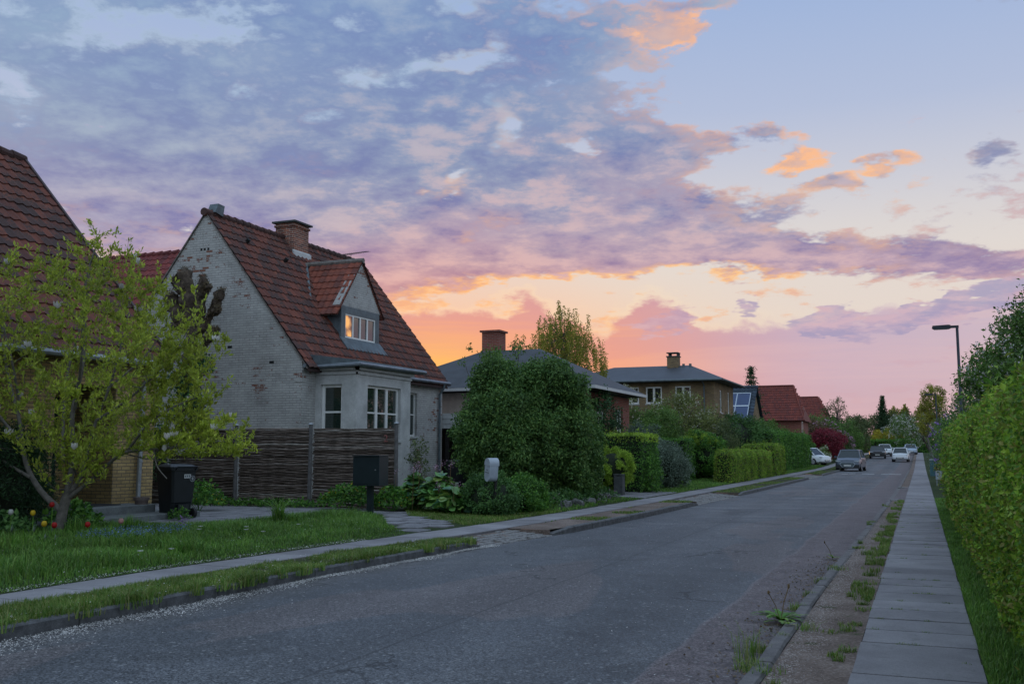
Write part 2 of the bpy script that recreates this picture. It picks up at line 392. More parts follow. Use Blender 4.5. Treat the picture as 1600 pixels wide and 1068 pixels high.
def m_white_brick():
    m_, t = newmat('whitewashed_brick'); uv = uvn(t)
    b = t.n('ShaderNodeTexBrick'); t.put(b.inputs['Vector'], uv); b.inputs['Scale'].default_value = 1.0
    b.inputs['Brick Width'].default_value = 0.24; b.inputs['Row Height'].default_value = 0.072; b.inputs['Mortar Size'].default_value = 0.009
    b.inputs['Mortar Smooth'].default_value = 0.3
    b.inputs['Color1'].default_value = (0, 0, 0, 1); b.inputs['Color2'].default_value = (1, 1, 1, 1); b.inputs['Mortar'].default_value = (0, 0, 0, 1)
    rnd = t.sep(E(t, b.outputs[0]))[0]; mort = E(t, b.outputs['Fac'])
    p = pos(t); x, y, z = t.sep(p)
    big = t.noise(p, 0.75, 4, 0.6); mid = t.noise(p, 5.0, 4, .6); fine = t.noise(p, 34, 4, .6)
    # the paint has come off single bricks, mostly in drifts high on the gable
    drift = t.ss(big, 0.46, 0.66, 0.0, 0.34) + t.ss(z, 4.5, 7.5, 0.0, 0.09)
    bare = t.ss(rnd * .8 + (mid - .5) * .9 + (fine - .5) * .9 + drift, .90, .96) * t.ss(mort, 0.5, 0.2)
    paint = t.ramp(t.noise(p, 1.6, 6, .65), [(0.28, (.29, .28, .265)), (0.45, (.41, .40, .385)), (0.7, (.49, .48, .46))])
    low = t.noise(t.vm('MULTIPLY', p, (1.0, 1.0, .25)), 2.6, 5, .65)
    paint = t.mix(t.ss(low, 0.55, 0.78) * 0.45, paint, (.20, .19, .17))
    paint = mul(t, paint, t.ss(fine, .25, .75, .84, 1.12, 'LINEAR'))
    paint = mul(t, paint, t.ss(rnd, 0, 1, .90, 1.08, 'LINEAR'))
    paint = t.mix(mort * t.ss(t.noise(p, 2.2, 4, .6), .35, .62, .12, .55), paint, (.16, .155, .15))
    red = t.mix(t.ss(fine, .4, .6), (.27, .11, .065), (.15, .065, .05))
    col = t.mix(bare, paint, red)
    h = 1.0 - mort * 0.7 - bare * 0.3 + fine * 0.3
    return finish(m_, t, col, 0.85, spec=0.25, bump=h, bs=0.9, bd=0.01)
def m_tile(name, reds, dark, moss=0.5):
    m_, t = newmat(name); r = t.attr('rnd'); p = pos(t)
    col = t.ramp(r, [(i / (len(reds) - 1), c) for i, c in enumerate(reds)])
    n = t.noise(p, 1.0, 5, .65); n2_ = t.noise(p, 14, 5, .65); uv = uvn(t)
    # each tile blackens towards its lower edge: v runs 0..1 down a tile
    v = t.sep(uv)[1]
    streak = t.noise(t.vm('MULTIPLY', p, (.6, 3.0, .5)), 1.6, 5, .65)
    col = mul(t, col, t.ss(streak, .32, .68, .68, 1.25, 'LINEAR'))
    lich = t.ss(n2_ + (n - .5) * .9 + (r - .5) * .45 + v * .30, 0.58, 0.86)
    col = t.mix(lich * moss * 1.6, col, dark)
    fine = t.noise(p, 60, 3, .6)
    col = mul(t, col, t.ss(fine, .3, .7, .8, 1.2, 'LINEAR'))
    return finish(m_, t, col, 0.75, spec=0.3, bump=fine, bs=.3, bd=.004)
def m_ground(name, stops, scale, fine, spots=None, bs=0.6, bd=0.02, rough=0.95):
    m_, t = newmat(name); p = pos(t)
    n = t.noise(p, scale, 6, .65); f = t.noise(p, fine, 4, .7)
    col = t.ramp(n * .5 + f * .5, stops)
    sp = t.vor(p, fine * 1.6)
    col = mul(t, col, t.ss(sp, 0.0, 0.6, 1.25, .75, 'LINEAR'))
    if spots: col = t.mix(t.ss(t.noise(p, spots[0], 5, .65), spots[1], spots[1] + .07), col, spots[2])
    return finish(m_, t, col, rough, spec=.2, bump=sp + f, bs=bs, bd=bd)
def m_glass(name, tint=(.012, .018, .02)):
    m_, t = newmat(name); p = pos(t)
    n = t.noise(p, 1.7, 2, .5)
    return finish(m_, t, tint, 0.03, spec=0.9, bump=n, bs=.12, bd=.02, coat=.6)
def m_asphalt():
    m_, t = newmat('asphalt'); p = pos(t); x, y, z = t.sep(p)
    big = t.noise(t.vm('MULTIPLY', p, (1.0, .35, 1.0)), .35, 6, .6)
    mid = t.noise(p, 1.7, 5, .6)
    agg = t.vor(p, 70.0, out='Color'); aggv = t.sep(agg)[0]
    agd = t.vor(p, 70.0)
    base = t.ramp(big * .65 + mid * .35, [(.32, (.060, .063, .070)), (.5, (.088, .092, .102)), (.68, (.125, .127, .134))])
    # long repair patches, redder and smoother
    pn = t.noise(t.vm('MULTIPLY', p, (.55, .16, 1.0)), 1.0, 2, .4)
    patch = t.ss(pn, .560, .58)
    base = t.mix(patch * .6, base, (.130, .110, .110))
    st_ = t.ss(t.noise(t.vm('MULTIPLY', p, (.35, 1.5, 1.0)), 1.0, 5, .6), .54, .60) * t.ss(y, 14, 30)
    base = t.mix(st_ * .55, base, (.19, .19, .20))
    tar = t.ss(t.noise(t.vm('MULTIPLY', p, (.8, .5, 1.0)), 1.0, 3, .5), .62, .64)
    base = t.mix(tar * .5, base, (.055, .056, .06))
    # older strip along the right kerb
    ed = x + (t.noise(t.vm('MULTIPLY', p, (0, .5, 0)), 1.0, 3, .5) - .5) * .22
    strip = t.ss(ed, -1.93, -1.89)
    sc = t.ramp(t.noise(p, 3.0, 6, .7), [(.3, (.075, .058, .06)), (.5, (.115, .09, .092)), (.7, (.155, .125, .125))])
    base = t.mix(strip * .85, base, sc)
    seam = t.ss(t.m('ABSOLUTE', ed + 1.91), .03, .012)
    base = t.mix(seam * .6, base, (.15, .13, .135))
    lane = t.ss(t.m('ABSOLUTE', (t.m('FRACT', (x + 7.0) / 1.75)) - .5), .10, .42)
    base = mul(t, base, .90 + lane * .16)
    edge_d = t.ss(x + (mid - .5) * .6, -6.4, -7.0) 
    base = t.mix(edge_d * .5, base, (.10, .088, .08))
    js = t.ss(t.m('ABSOLUTE', x + 4.12 + (t.noise(t.vm('MULTIPLY', p, (0, .8, 0)), 1.0, 3, .5) - .5) * .10), .022, .008)
    base = t.mix(js * .55, base, (.035, .035, .038))
    # dusty, pale-speckled wear
    wear = t.ss(t.noise(p, .8, 5, .65), .5, .72)
    base = mul(t, base, 1.0 + wear * .18)
    sp = t.ss(aggv, .0, 1.0, .25, 1.95, 'LINEAR') * t.ss(agd, .0, .55, 1.2, .75, 'LINEAR')
    base = mul(t, base, sp)
    white = t.ss(t.sep(t.vor(p, 40.0, out='Color'))[1], .975, .985)
    base = t.mix(white * .45, base, (.32, .32, .32))
    # cracks
    ck = t.vor(t.vm('ADD', p, t.xyz((mid - .5) * 1.2, (big - .5) * 2.0, 0.0)), .42, 'DISTANCE_TO_EDGE')
    crack = t.ss(ck, .012, .004) * t.ss(t.noise(p, .5, 2, .5), .52, .6)
    base = t.mix(crack * .7, base, (.02, .02, .022))
    return finish(m_, t, base, t.ss(aggv, 0, 1, .62, .88), spec=.4, bump=aggv * .8 + mid * .3 - crack, bs=.65, bd=.006)
def m_slab():
    m_, t = newmat('concrete_slab'); p = pos(t); r = t.attr('rnd')
    n = t.noise(p, 1.4, 6, .65); f = t.noise(p, 70, 4, .7); sp = t.sep(t.vor(p, 160, out='Color'))[0]
    col = t.ramp(n, [(.3, (.165, .155, .165)), (.5, (.215, .205, .215)), (.7, (.26, .25, .258))])
    col = mul(t, col, t.ss(r, 0, 1, .86, 1.12, 'LINEAR') * t.ss(f, .3, .7, .88, 1.12, 'LINEAR') * t.ss(sp, 0, 1, .88, 1.1, 'LINEAR'))
    st_ = t.ss(t.noise(p, 6, 5, .7), .58, .68)
    col = t.mix(st_ * .35, col, (.10, .10, .095))
    return finish(m_, t, col, .88, spec=.3, bump=f + sp * .5, bs=.35, bd=.004)
M = {}
M['asphalt'] = m_asphalt(); M['slab'] = m_slab()
M['kerb'] = m_plain('granite_kerb', (.085, .085, .088), .85, var=.45, scale=9, bs=.5, bd=.015)
M['kerb2'] = m_plain('worn_kerb', (.125, .115, .115), .85, var=.4, scale=7, bs=.5, bd=.012)
M['sett'] = m_plain('granite_sett', (.18, .172, .168), .8, var=.35, scale=14, bs=.4, bd=.01)
M['gravel'] = m_ground('gravel_soil', [(.32, (.085, .060, .050)), (.5, (.175, .132, .112)), (.66, (.31, .25, .22))], 1.2, 26, spots=(2.0, .60, (.055, .06, .028)), bd=.012)
M['turf'] = m_ground('turf_soil', [(.3, (.018, .030, .008)), (.5, (.030, .052, .012)), (.7, (.055, .060, .025))], 1.5, 30)
M['verge'] = m_ground('verge_soil', [(.3, (.030, .040, .014)), (.5, (.055, .065, .024)), (.7, (.11, .09, .06))], 2.2, 40)
M['soil'] = m_ground('bed_soil', [(.3, (.018, .014, .010)), (.6, (.045, .034, .024))], 3, 30)
M['paving'] = m_plain('old_paving', (.16, .155, .165), .85, var=.35, scale=3, bs=.4, bd=.01)
M['stepstone'] = m_plain('step_concrete', (.13, .14, .14), .85, var=.3, scale=5, bs=.4, bd=.01)
M['ybrick'] = m_brick('yellow_brick', (.38, .27, .12), (.28, .195, .09), (.12, .10, .075), dirt=.25)
M['obrick'] = m_brick('ochre_brick', (.24, .16, .075), (.15, .10, .055), (.20, .17, .13), dirt=.3)
M['rbrick'] = m_brick('red_brick', (.27, .075, .05), (.20, .055, .04), (.24, .19, .16), dirt=.25)
M['cbrick'] = m_brick('chimney_brick', (.26, .085, .05), (.10, .045, .04), (.36, .30, .25), dirt=.45)
M['wbrick'] = m_white_brick()
M['render'] = m_plain('grey_render', (.44, .44, .43), .85, var=.22, scale=2.2, bs=.35, bd=.01)
M['cream'] = m_plain('cream_paint', (.42, .36, .31), .7, var=.12)
M['tile'] = m_tile('old_pantile', [(.125, .040, .028), (.165, .050, .031), (.100, .036, .028), (.19, .062, .036), (.13, .043, .031)], (.036, .028, .028), .48)
M['tile_new'] = m_tile('red_pantile', [(.20, .055, .034), (.24, .065, .038), (.17, .048, .034)], (.07, .035, .03), .30)
M['tile_wine'] = m_tile('wine_pantile', [(.17, .034, .034), (.21, .042, .038), (.14, .03, .032)], (.05, .022, .025), .25)
M['tile_red'] = m_tile('far_red_tile', [(.17, .038, .028), (.20, .045, .030), (.145, .034, .027)], (.08, .03, .03), .25)
M['tile_blue'] = m_tile('blue_glazed_tile', [(.035, .05, .07), (.05, .07, .095), (.03, .04, .06)], (.02, .025, .03), .2)
M['slate'] = m_plain('roofing_felt', (.045, .050, .060), .75, var=.25, scale=1.5, bs=.4, bd=.01)
M['slate2'] = m_plain('grey_slate', (.045, .052, .066), .6, var=.2, scale=1.2, bs=.3, bd=.01)
M['mortar'] = m_plain('ridge_mortar', (.17, .15, .135), .9, var=.5, scale=8)
M['zinc'] = m_plain('zinc', (.20, .23, .26), .45, .7, var=.25, scale=3)
M['lead'] = m_plain('lead_grey', (.10, .125, .14), .6, .2, var=.3, scale=4)
M['white'] = m_plain('white_paint', (.74, .74, .72), .45, var=.07)
M['whitemetal'] = m_plain('white_enamel', (.33, .37, .42), .4, var=.10)
M['offw'] = m_plain('plaster_white', (.48, .49, .49), .6, var=.1)
M['glass'] = m_glass('window_glass')
M['glassg'] = m_glass('window_glass_green', (.02, .032, .028))
M['curtain'] = m_plain('curtain', (.16, .17, .16), .9, var=.3, scale=11)
M['wood_dark'] = m_plain('dark_timber', (.018, .016, .015), .7, var=.3)
M['door_dark'] = m_plain('door_paint', (.012, .022, .022), .4, var=.2)
M['bin'] = m_plain('bin_plastic', (.008, .011, .014), .45, var=.2, scale=5)
M['rubber'] = m_plain('rubber', (.012, .012, .013), .8, var=.2)
M['box'] = m_plain('anthracite_metal', (.018, .030, .036), .42, .3, var=.12)
M['galv'] = m_plain('galvanised_steel', (.30, .32, .34), .45, .6, var=.2)
M['clay'] = m_plain('terracotta', (.20, .12, .09), .85, var=.2)
M['clay2'] = m_plain('faded_terracotta', (.17, .13, .12), .85, var=.25)
mw_, tw0 = newmat('weathered_willow'); M['wicker'] = finish(mw_, tw0, mul(tw0, tw0.ramp(tw0.attr('rnd'), [(0, (.07, .052, .042)), (.45, (.135, .105, .088)), (.8, (.19, .155, .135)), (1, (.34, .31, .28))]), tw0.ss(tw0.noise(tw0.vm('MULTIPLY', pos(tw0), (1, 1, 5)), 5, 5, .65), .3, .7, .45, 1.5, 'LINEAR')), .9, spec=.2)
M['post'] = m_plain('fence_post', (.10, .095, .095), .85, var=.3, scale=9)
M['bark'] = m_plain('bark', (.075, .062, .05), .9, var=.5, scale=10, bs=.9, bd=.02)
M['bark_grey'] = m_plain('grey_bark', (.13, .115, .10), .85, var=.4, scale=11, bs=.6, bd=.01)
M['bark_dark'] = m_plain('pollard_bark', (.10, .072, .052), .95, var=.6, scale=8, bs=1.0, bd=.04)
M['rock'] = m_plain('field_stone', (.11, .11, .105), .85, var=.35, scale=7, bs=.5, bd=.02)
M['stonepost'] = m_plain('dark_stone', (.05, .055, .055), .8, var=.35, scale=9, bs=.4, bd=.01)
M['hole'] = m_plain('vent_black', (.008, .008, .008), .9)
M['panel'] = m_plain('solar_cell', (.012, .035, .11), .12, .1, var=.1, scale=2)
M['alu'] = m_plain('aluminium', (.52, .56, .60), .35, .7, var=.05)
M['lamp'] = m_plain('lamp_steel', (.03, .036, .045), .5, .5, var=.1)
# foliage
def L_(r, g, b, k=1.0): return (r * k, g * k, b * k)
M['l_magnolia'] = m_leaf('magnolia_leaf', [(.12, .15, .020), (.18, .22, .028), (.25, .28, .035), (.15, .19, .022), (.32, .33, .05)], .42)
M['l_dark'] = m_leaf('shrub_leaf', [(.018, .048, .012), (.028, .070, .018), (.040, .090, .022), (.055, .11, .028)], .25)
M['l_bush'] = m_leaf('bush_leaf', [(.022, .054, .013), (.036, .080, .018), (.052, .100, .023), (.075, .125, .028)], .25)
M['l_mid'] = m_leaf('tree_leaf', [(.030, .062, .014), (.045, .090, .018), (.065, .115, .022), (.08, .13, .03)], .35)
M['l_hedge'] = m_leaf('beech_hedge_leaf', [(.040, .092, .012), (.072, .146, .014), (.115, .200, .018), (.165, .240, .022), (.09, .14, .018), (.14, .135, .03)], .35)
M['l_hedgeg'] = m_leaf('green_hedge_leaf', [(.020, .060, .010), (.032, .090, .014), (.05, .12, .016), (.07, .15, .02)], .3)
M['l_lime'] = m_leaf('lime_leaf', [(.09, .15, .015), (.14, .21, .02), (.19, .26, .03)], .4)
M['l_yew'] = m_leaf('yew_needle', [(.010, .026, .010), (.015, .038, .013), (.022, .05, .016)], .15)
M['l_grey'] = m_leaf('grey_shrub_leaf', [(.045, .065, .045), (.065, .09, .062), (.085, .11, .08)], .25)
M['l_olive'] = m_leaf('olive_leaf', [(.035, .05, .018), (.05, .07, .025), (.07, .085, .03)], .3)
M['l_magfar'] = m_leaf('far_magnolia_leaf', [(.06, .075, .022), (.085, .10, .028), (.11, .125, .035)], .35)
M['l_birch'] = m_leaf('birch_leaf', [(.12, .13, .02), (.17, .17, .028), (.10, .11, .02), (.22, .20, .03)], .5)
M['l_gold'] = m_leaf('golden_leaf', [(.25, .22, .02), (.32, .27, .03), (.18, .17, .02)], .45)
M['l_red'] = m_leaf('maple_leaf', [(.10, .012, .02), (.15, .018, .03), (.07, .01, .016)], .35)
M['l_purple'] = m_leaf('lilac_bloom', [(.16, .08, .25), (.22, .12, .32), (.12, .07, .20)], .3)
M['l_white'] = m_leaf('white_petal', [(.55, .53, .50), (.70, .68, .66), (.62, .58, .56)], .35)
M['l_cream'] = m_leaf('cream_blossom', [(.38, .38, .26), (.50, .50, .38), (.42, .40, .34)], .35)
M['l_copper'] = m_leaf('copper_leaf', [(.07, .045, .022), (.10, .065, .03), (.05, .04, .02)], .3)
M['l_ivy'] = m_leaf('ivy_leaf', [(.010, .032, .010), (.016, .045, .014), (.026, .065, .018)], .15)
M['l_big'] = m_leaf('bergenia_leaf', [(.035, .09, .022), (.055, .13, .03), (.08, .17, .045), (.13, .17, .03), (.045, .10, .06)], .25, .38, .5)
M['grass'] = m_leaf('grass_blade', [(.032, .080, .012), (.048, .115, .016), (.072, .148, .020), (.098, .165, .028), (.068, .105, .028)], .35)
M['grassv'] = m_leaf('verge_grass_blade', [(.040, .085, .012), (.06, .115, .016), (.09, .14, .025), (.14, .14, .05)], .35)
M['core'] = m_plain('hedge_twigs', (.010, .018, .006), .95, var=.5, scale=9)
for nm, c_ in (('f_red', (.30, .008, .008)), ('f_yellow', (.62, .42, .02)), ('f_white', (.62, .62, .58)), ('f_pink', (.55, .28, .26)), ('f_blue', (.16, .24, .50)), ('f_lilac', (.30, .20, .42)), ('f_orange', (.6, .16, .02)), ('f_mauve', (.32, .18, .26))):
    M[nm] = m_leaf(nm.replace('f_', '') + '_petal', [c_, tuple(v * .8 for v in c_)], .3)

def vnoise(x, y, s, seed=0):
    g_ = np.random.RandomState(seed).rand(64, 64); x = np.abs(x * s) % 63; y = np.abs(y * s) % 63
    xi, yi = x.astype(int), y.astype(int); fx, fy = x - xi, y - yi; fx = fx * fx * (3 - 2 * fx); fy = fy * fy * (3 - 2 * fy)
    return (g_[xi, yi] * (1 - fx) + g_[(xi + 1) % 64, yi] * fx) * (1 - fy) + (g_[xi, (yi + 1) % 64] * (1 - fx) + g_[(xi + 1) % 64, (yi + 1) % 64] * fx) * fy
# ---------------------------------------------------------------- terrain
def gy(y): return np.interp(y, [-1e4, 84, 96, 160, 178, 1e4], [0, 0, .14, 1.02, 1.12, 1.12])
KL = lerpf([(-40, -7.25), (6, -7.22), (11, -7.12), (15, -6.85), (19, -6.35), (24, -6.18), (30, -6.08), (37, -5.92), (58, -5.75), (80, -5.7), (900, -5.7)])
PO = lerpf([(-40, -8.15), (10, -8.15), (13, -7.95), (16, -7.5), (20, -7.25), (28, -7.08), (40, -6.97), (900, -6.9)])
PI_ = lerpf([(-40, -8.9), (10, -8.85), (13, -8.65), (18, -8.25), (23, -8.0), (30, -7.87), (40, -7.78), (900, -7.7)])
KR = lerpf([(-40, -1.22), (12, -1.20), (19, -1.12), (31, -1.03), (50, -.95), (900, -.9)])
def gz(x, y):
    """height of the left gardens"""
    e = gy(y); pi_ = PI_(y)
    t = np.clip((pi_ - x) / 3.2, 0, 1)
    return e + .13 + .09 * t

# ================================================================ ground, road, pavements
YS = np.unique(np.concatenate([np.arange(-30, 60, 1.0), np.arange(60, 184.1, 2.0)]))
def strip(name, fa, fb, za, zb, mat, ys=YS, nx=1, kind='structure', label=None):
    vs = []; fs = []
    for i, y in enumerate(ys):
        xa, xb = float(fa(y)), float(fb(y)); a, b = float(za(xa, y)), float(zb(xb, y))
        for k in range(nx + 1):
            u = k / nx; vs.append((xa + (xb - xa) * u, y, a + (b - a) * u))
    for i in range(len(ys) - 1):
        for k in range(nx):
            a = i * (nx + 1) + k; fs += [a, a + 1, a + nx + 2, a + nx + 1]
    o = raw_mesh(name, vs, fs, 4, mat, None, {'rnd': np.zeros(len(fs) // 4)})
    return tag(o, kind=kind, label=label)
c_ = lambda v: (lambda y: v)
zz = lambda d: (lambda x, y: gy(y) + d)
strip('road', KL, KR, zz(0), zz(0), M['asphalt'], nx=2)
def ground_sheet(name, xs, ys, zf, mat):
    vs = [(x, y, float(zf(x, y))) for y in ys for x in xs]; n = len(xs)
    fs = [i * n + k + d for i in range(len(ys) - 1) for k in range(n - 1) for d in (0, 1, n + 1, n)]
    return tag(raw_mesh(name, vs, fs, 4, mat, None, {'rnd': np.zeros(len(fs) // 4)}), kind='structure')
def gleft_x(k, y): return [PI_(y) + .03, PI_(y) - 1.0, PI_(y) - 2.0, PI_(y) - 3.2, -25, -60, -700][k]
vs = []; n7 = 7; YL = np.concatenate([YS[:-1], [184.0]])
for y in YL:
    for k in range(n7):
        x = float(gleft_x(k, y)); vs.append((x, y, float(gz(x, y))))
fs = [i * n7 + k + d for i in range(len(YL) - 1) for k in range(n7 - 1) for d in (1, 0, n7, n7 + 1)]
tag(raw_mesh('garden_ground', vs, fs, 4, M['turf'], None, {'rnd': np.zeros(len(fs) // 4)}), kind='structure')
ground_sheet('right_ground', [.33, 3, 20, 700], YS, lambda x, y: gy(y) + .055, M['turf'])
ground_sheet('far_ground', [-700, -100, 0, 100, 700], [184, 250, 500, 1500], lambda x, y: 1.12 + .0, M['turf'])
ground_sheet('near_ground', [-700, 0, 700], [-300, -30], lambda x, y: -.02, M['turf'])
CROSS = [(15.3, 17.9), (29.4, 35.8), (57.6, 65.5)]
segs = [(-30, 15.3), (17.9, 29.4), (35.8, 57.6), (65.5, 184)]
for (a, b), mt in zip(segs, ('verge', 'gravel', 'verge', 'verge')):
    ys = np.unique(np.concatenate([[a, b], np.arange(math.ceil(a), b, 1.0)]))
    strip('left_verge', lambda y: PO(y) - .02, lambda y: KL(y) - .10, zz(.115), zz(.105), M[mt], ys, 2)
for a, b in CROSS:
    ys = np.linspace(a, b, 6)
    strip('crossing_bed', lambda y: PO(y) - .02, lambda y: KL(y) + .02, zz(.085), zz(-.03), M['gravel'], ys)
mb = MB()
for a, b in CROSS:
    for y, d in ((a, -1), (b, 1)):
        y0, y1 = (y - .03, y + .004) if d < 0 else (y - .004, y + .03)
        mb.box(float(PO(y)) - .02, float(KL(y)) - .05, y0, y1, float(gy(y)) - .15, float(gy(y)) + .103)
tag(mb.build('verge_edge', M['gravel']), kind='structure')
strip('verge_subsoil', lambda y: PO(y) - .02, lambda y: KL(y) + .0, zz(-.04), zz(-.04), M['soil'])
# kerb stones along the left
def hexa(mb, xa0, xb0, y0, xa1, xb1, y1, zb, zt0, zt1=None, rnd=None, ztx=None):
    zt1 = zt0 if zt1 is None else zt1
    dz_ = 0 if ztx is None else ztx
    vs = [(xa0, y0, zb), (xb0, y0, zb), (xb1, y1, zb), (xa1, y1, zb), (xa0, y0, zt0), (xb0, y0, zt0 + dz_), (xb1, y1, zt1 + dz_), (xa1, y1, zt1)]
    mb.add(vs, [(0, 3, 2, 1), (4, 5, 6, 7), (0, 1, 5, 4), (1, 2, 6, 5), (2, 3, 7, 6), (3, 0, 4, 7)], rnd)
def kerb_run(mb, fx, a, b, top, wid, L=1.0, jit=.012):
    y = a
    while y < b - .15:
        y1 = min(b, y + L * random.uniform(.85, 1.1)); x0 = float(fx(y)) + random.uniform(-jit, jit); x1 = float(fx(y1)) + random.uniform(-jit, jit)
        z0 = float(gy(y)) + top + random.uniform(-.005, .003)
        e0 = 1 if y - a > .8 or a < 0 else .35; e1 = 1 if b - y1 > .3 else .35
        g = .007; zb = float(gy(y)) - .12; w_ = wid
        # body with a chamfered road edge
        pr = [(0, zb), (0, z0 - .018), (-.02, z0), (-w_, z0), (-w_, zb)]
        vs = [(x0 + p[0], y + g, (p[1] if p[1] < -.05 + gy(y) else gy(y) + (p[1] - gy(y)) * e0)) for p in pr] + [(x1 + p[0], y1 - g, (p[1] if p[1] < -.05 + gy(y) else gy(y) + (p[1] - gy(y)) * e1)) for p in pr]
        n = 5; fsx = [tuple(range(5)), tuple(range(9, 4, -1))] + [(i, i + n, (i + 1) % n + n, (i + 1) % n) for i in range(n)]
        mb.add(vs, fsx); y = y1
mb = MB()
for a, b in segs: kerb_run(mb, KL, a, b, .12, .13, 1.0, .006)
tag(mb.build('left_kerb', M['kerb']), kind='structure')
mb = MB()
KR2 = lambda y: KR(y) + .13
for a, b in ((-20, 33.5), (46, 184)): kerb_run(mb, KR2, a, b, .045, .12, 0.9, .012)
tag(mb.build('right_kerb', M['kerb2']), kind='structure')
mb = MB()
for y in np.arange(33.5, 46, .9): hexa(mb, KR(y) + .0, KR(y) + .14, y, KR(y) + .0, KR(y) + .14, y + .88, -.08, .012)
tag(mb.build('dropped_kerb', M['kerb2']), kind='structure')
# setts in the crossings
mb = MB()
for a, b in CROSS:
    nrow = 3
    for r_ in range(6):
        y = a + (.07 if r_ % 2 else 0)
        while y < b:
            u0, u1 = r_ / 6 + .01, (r_ + 1) / 6 - .01
            xk, xp = float(KL(y)) + .02, float(PO(y)) - .06
            l = random.uniform(.14, .22)
            if random.random() > .10 and not (r_ > 4 and random.random() < .5):
                xb = xk + (xp - xk) * u0; xa = xk + (xp - xk) * u1
                z = gy(y) + .012 + .085 * (u0 + u1) / 2 + random.uniform(-.006, .008)
                mb.bbox(xa, xb, y, y + l - .015, z - .1, z, .014)
            y += l
tag(mb.build('granite_setts', M['sett']), kind='structure')
mb = MB()
for k in range(26):
    y = 33.6 + random.random() * .7 + (k // 13) * 11.5; x = -.95 + (k % 13) * .034
    mb.bbox(x, x + .10, y, y + .16, -.05, .058, .012)
tag(mb.build('granite_setts', M['sett']), kind='structure')
# pavements of separate slabs
def slabs(name, fa, fb, zf, y0, y1, L, mid=None):
    mb = MB(); y = y0
    while y < y1:
        near = y < 45; l = L if y < 70 else L * 4
        g = .010 if near else .006
        dz_ = random.uniform(-.003, .003); tl = random.uniform(-.002, .002)
        z = float(zf(y)) + dz_
        xa, xb, xc, xd = float(fa(y)), float(fb(y)), float(fa(y + l)), float(fb(y + l))
        jx = random.uniform(-.006, .006)
        hexa(mb, xa + jx, xb + jx, y + g, xc + jx, xd + jx, y + l - g, z - .07, z + tl, float(zf(y + l)) + dz_ - tl)
        y += l
    return tag(mb.build(name, M['slab']), kind='structure')
slabs('left_pavement', PI_, PO, lambda y: gy(y) + .128, -12, 183, .78)
slabs('right_pavement', c_(-.505), c_(.35), lambda y: gy(y) + .062, -8, 183, .62)
strip('joint_sand', lambda y: PI_(y) - .01, lambda y: PO(y) + .01, zz(.108), zz(.108), M['soil'])
strip('joint_sand', c_(-.53), c_(.36), zz(.030), zz(.030), M['soil'])
for a, b, mt in ((-30, 33.5, 'gravel'), (46, 184, 'gravel')):
    ys = np.unique(np.concatenate([[a, b], np.arange(a, b, 1.0)]))
    strip('right_verge', lambda y: KR(y) + .14, c_(-.51), zz(.036), zz(.046), M[mt], ys, 2)
strip('right_driveway', lambda y: KR(y) + .14, c_(-.51), zz(.012), zz(.05), M['asphalt'], np.arange(33.5, 46.1, 2.5))
# yard and path paving between the gardens (slabs with grass joints)
def in_poly(P, x, y):
    c = False; n = len(P); j = n - 1
    for i in range(n):
        xi, yi = P[i]; xj, yj = P[j]
        if (yi > y) != (yj > y) and x < (xj - xi) * (y - yi) / (yj - yi) + xi: c = not c
        j = i
    return c
YARD = [(-17.5, 14.3), (-12.35, 15.3), (-12.3, 18.3), (-11.6, 19.4), (-10.3, 18.4), (-9.4, 16.9), (-8.30, 16.0), (-8.2, 17.8), (-10.2, 19.2), (-11.2, 20.4), (-15.0, 20.5), (-18.5, 20.5)]
mb = MB()
for ix in range(26):
    for iy in range(16):
        x, y = -18.4 + ix * .5 + (.2 if iy % 2 else 0), 14.2 + iy * .5
        if in_poly(YARD, x + .22, y + .22) and x + .5 < PI_(y) - .0:
            z = gz(x, y) + .012 + random.uniform(-.006, .006)
            mb.bbox(x, x + .485, y, y + .485, z - .06, z + random.uniform(0, .004), .008)
tag(mb.build('yard_paving', M['paving']), kind='structure')
mb = MB()
for k in range(9):
    y = 30.2 + k * .5
    for q in range(5):
        x = -8.4 - q * .5; z = gz(x, y) + .012
        if y - 30 < 4.6: mb.bbox(x, x + .48, y, y + .48, z - .06, z, .008)
tag(mb.build('garden_path', M['paving']), kind='structure')
# painted dashes of the speed hump
mb = MB()
for k in range(9):
    x = -5.0 + k * .42
    if k in (2, 5): continue
    yy = 71.0 + (k % 2) * 1.0
    mb.box(x, x + .40, yy, yy + .8, .004, .008)
tag(mb.build('hump_marking', m_plain('road_paint', (.42, .42, .42), .8, var=.35, scale=8)), kind='structure')

# ---------------------------------------------------------------- loose stuff on the ground
def flakes(name, P, size, mat, label, flat=.25, cat='petals'):
    n = len(P); N = nrm(np.c_[rs.normal(size=(n, 2)) * flat, np.ones(n)])
    T = nrm(np.cross(N, rdir(n))); B = np.cross(N, T); s_ = (size * rs.uniform(.6, 1.3, n))[:, None]
    V = np.stack([P - T * s_ * .5, P + B * s_ * .35, P + T * s_ * .5 + N * s_ * .2, P - B * s_ * .35], 1).reshape(-1, 3)
    F = (np.arange(n)[:, None] * 4 + np.array([0, 1, 2, 3])).ravel()
    o = raw_mesh(name, V, F, 4, mat, None, {'rnd': rs.rand(n)})
    return tag(o, label, cat, kind='stuff')
n = 9000; y = rs.uniform(4, 15.6, n); x = KL(y) + .03 + np.abs(rs.normal(size=n)) * (.05 + .22 * vnoise(y, y * 0, 1.1, 77)) * (1.5 - y / 14) + rs.rand(n) * .03
P1 = np.c_[x, y, gy(y) + .008 + rs.rand(n) * .02]
n = 1400; y = rs.uniform(4, 14.5, n); x = PI_(y) + rs.normal(size=n) * .07 - .02; P2 = np.c_[x, y, gy(y) + .14 + rs.rand(n) * .02]
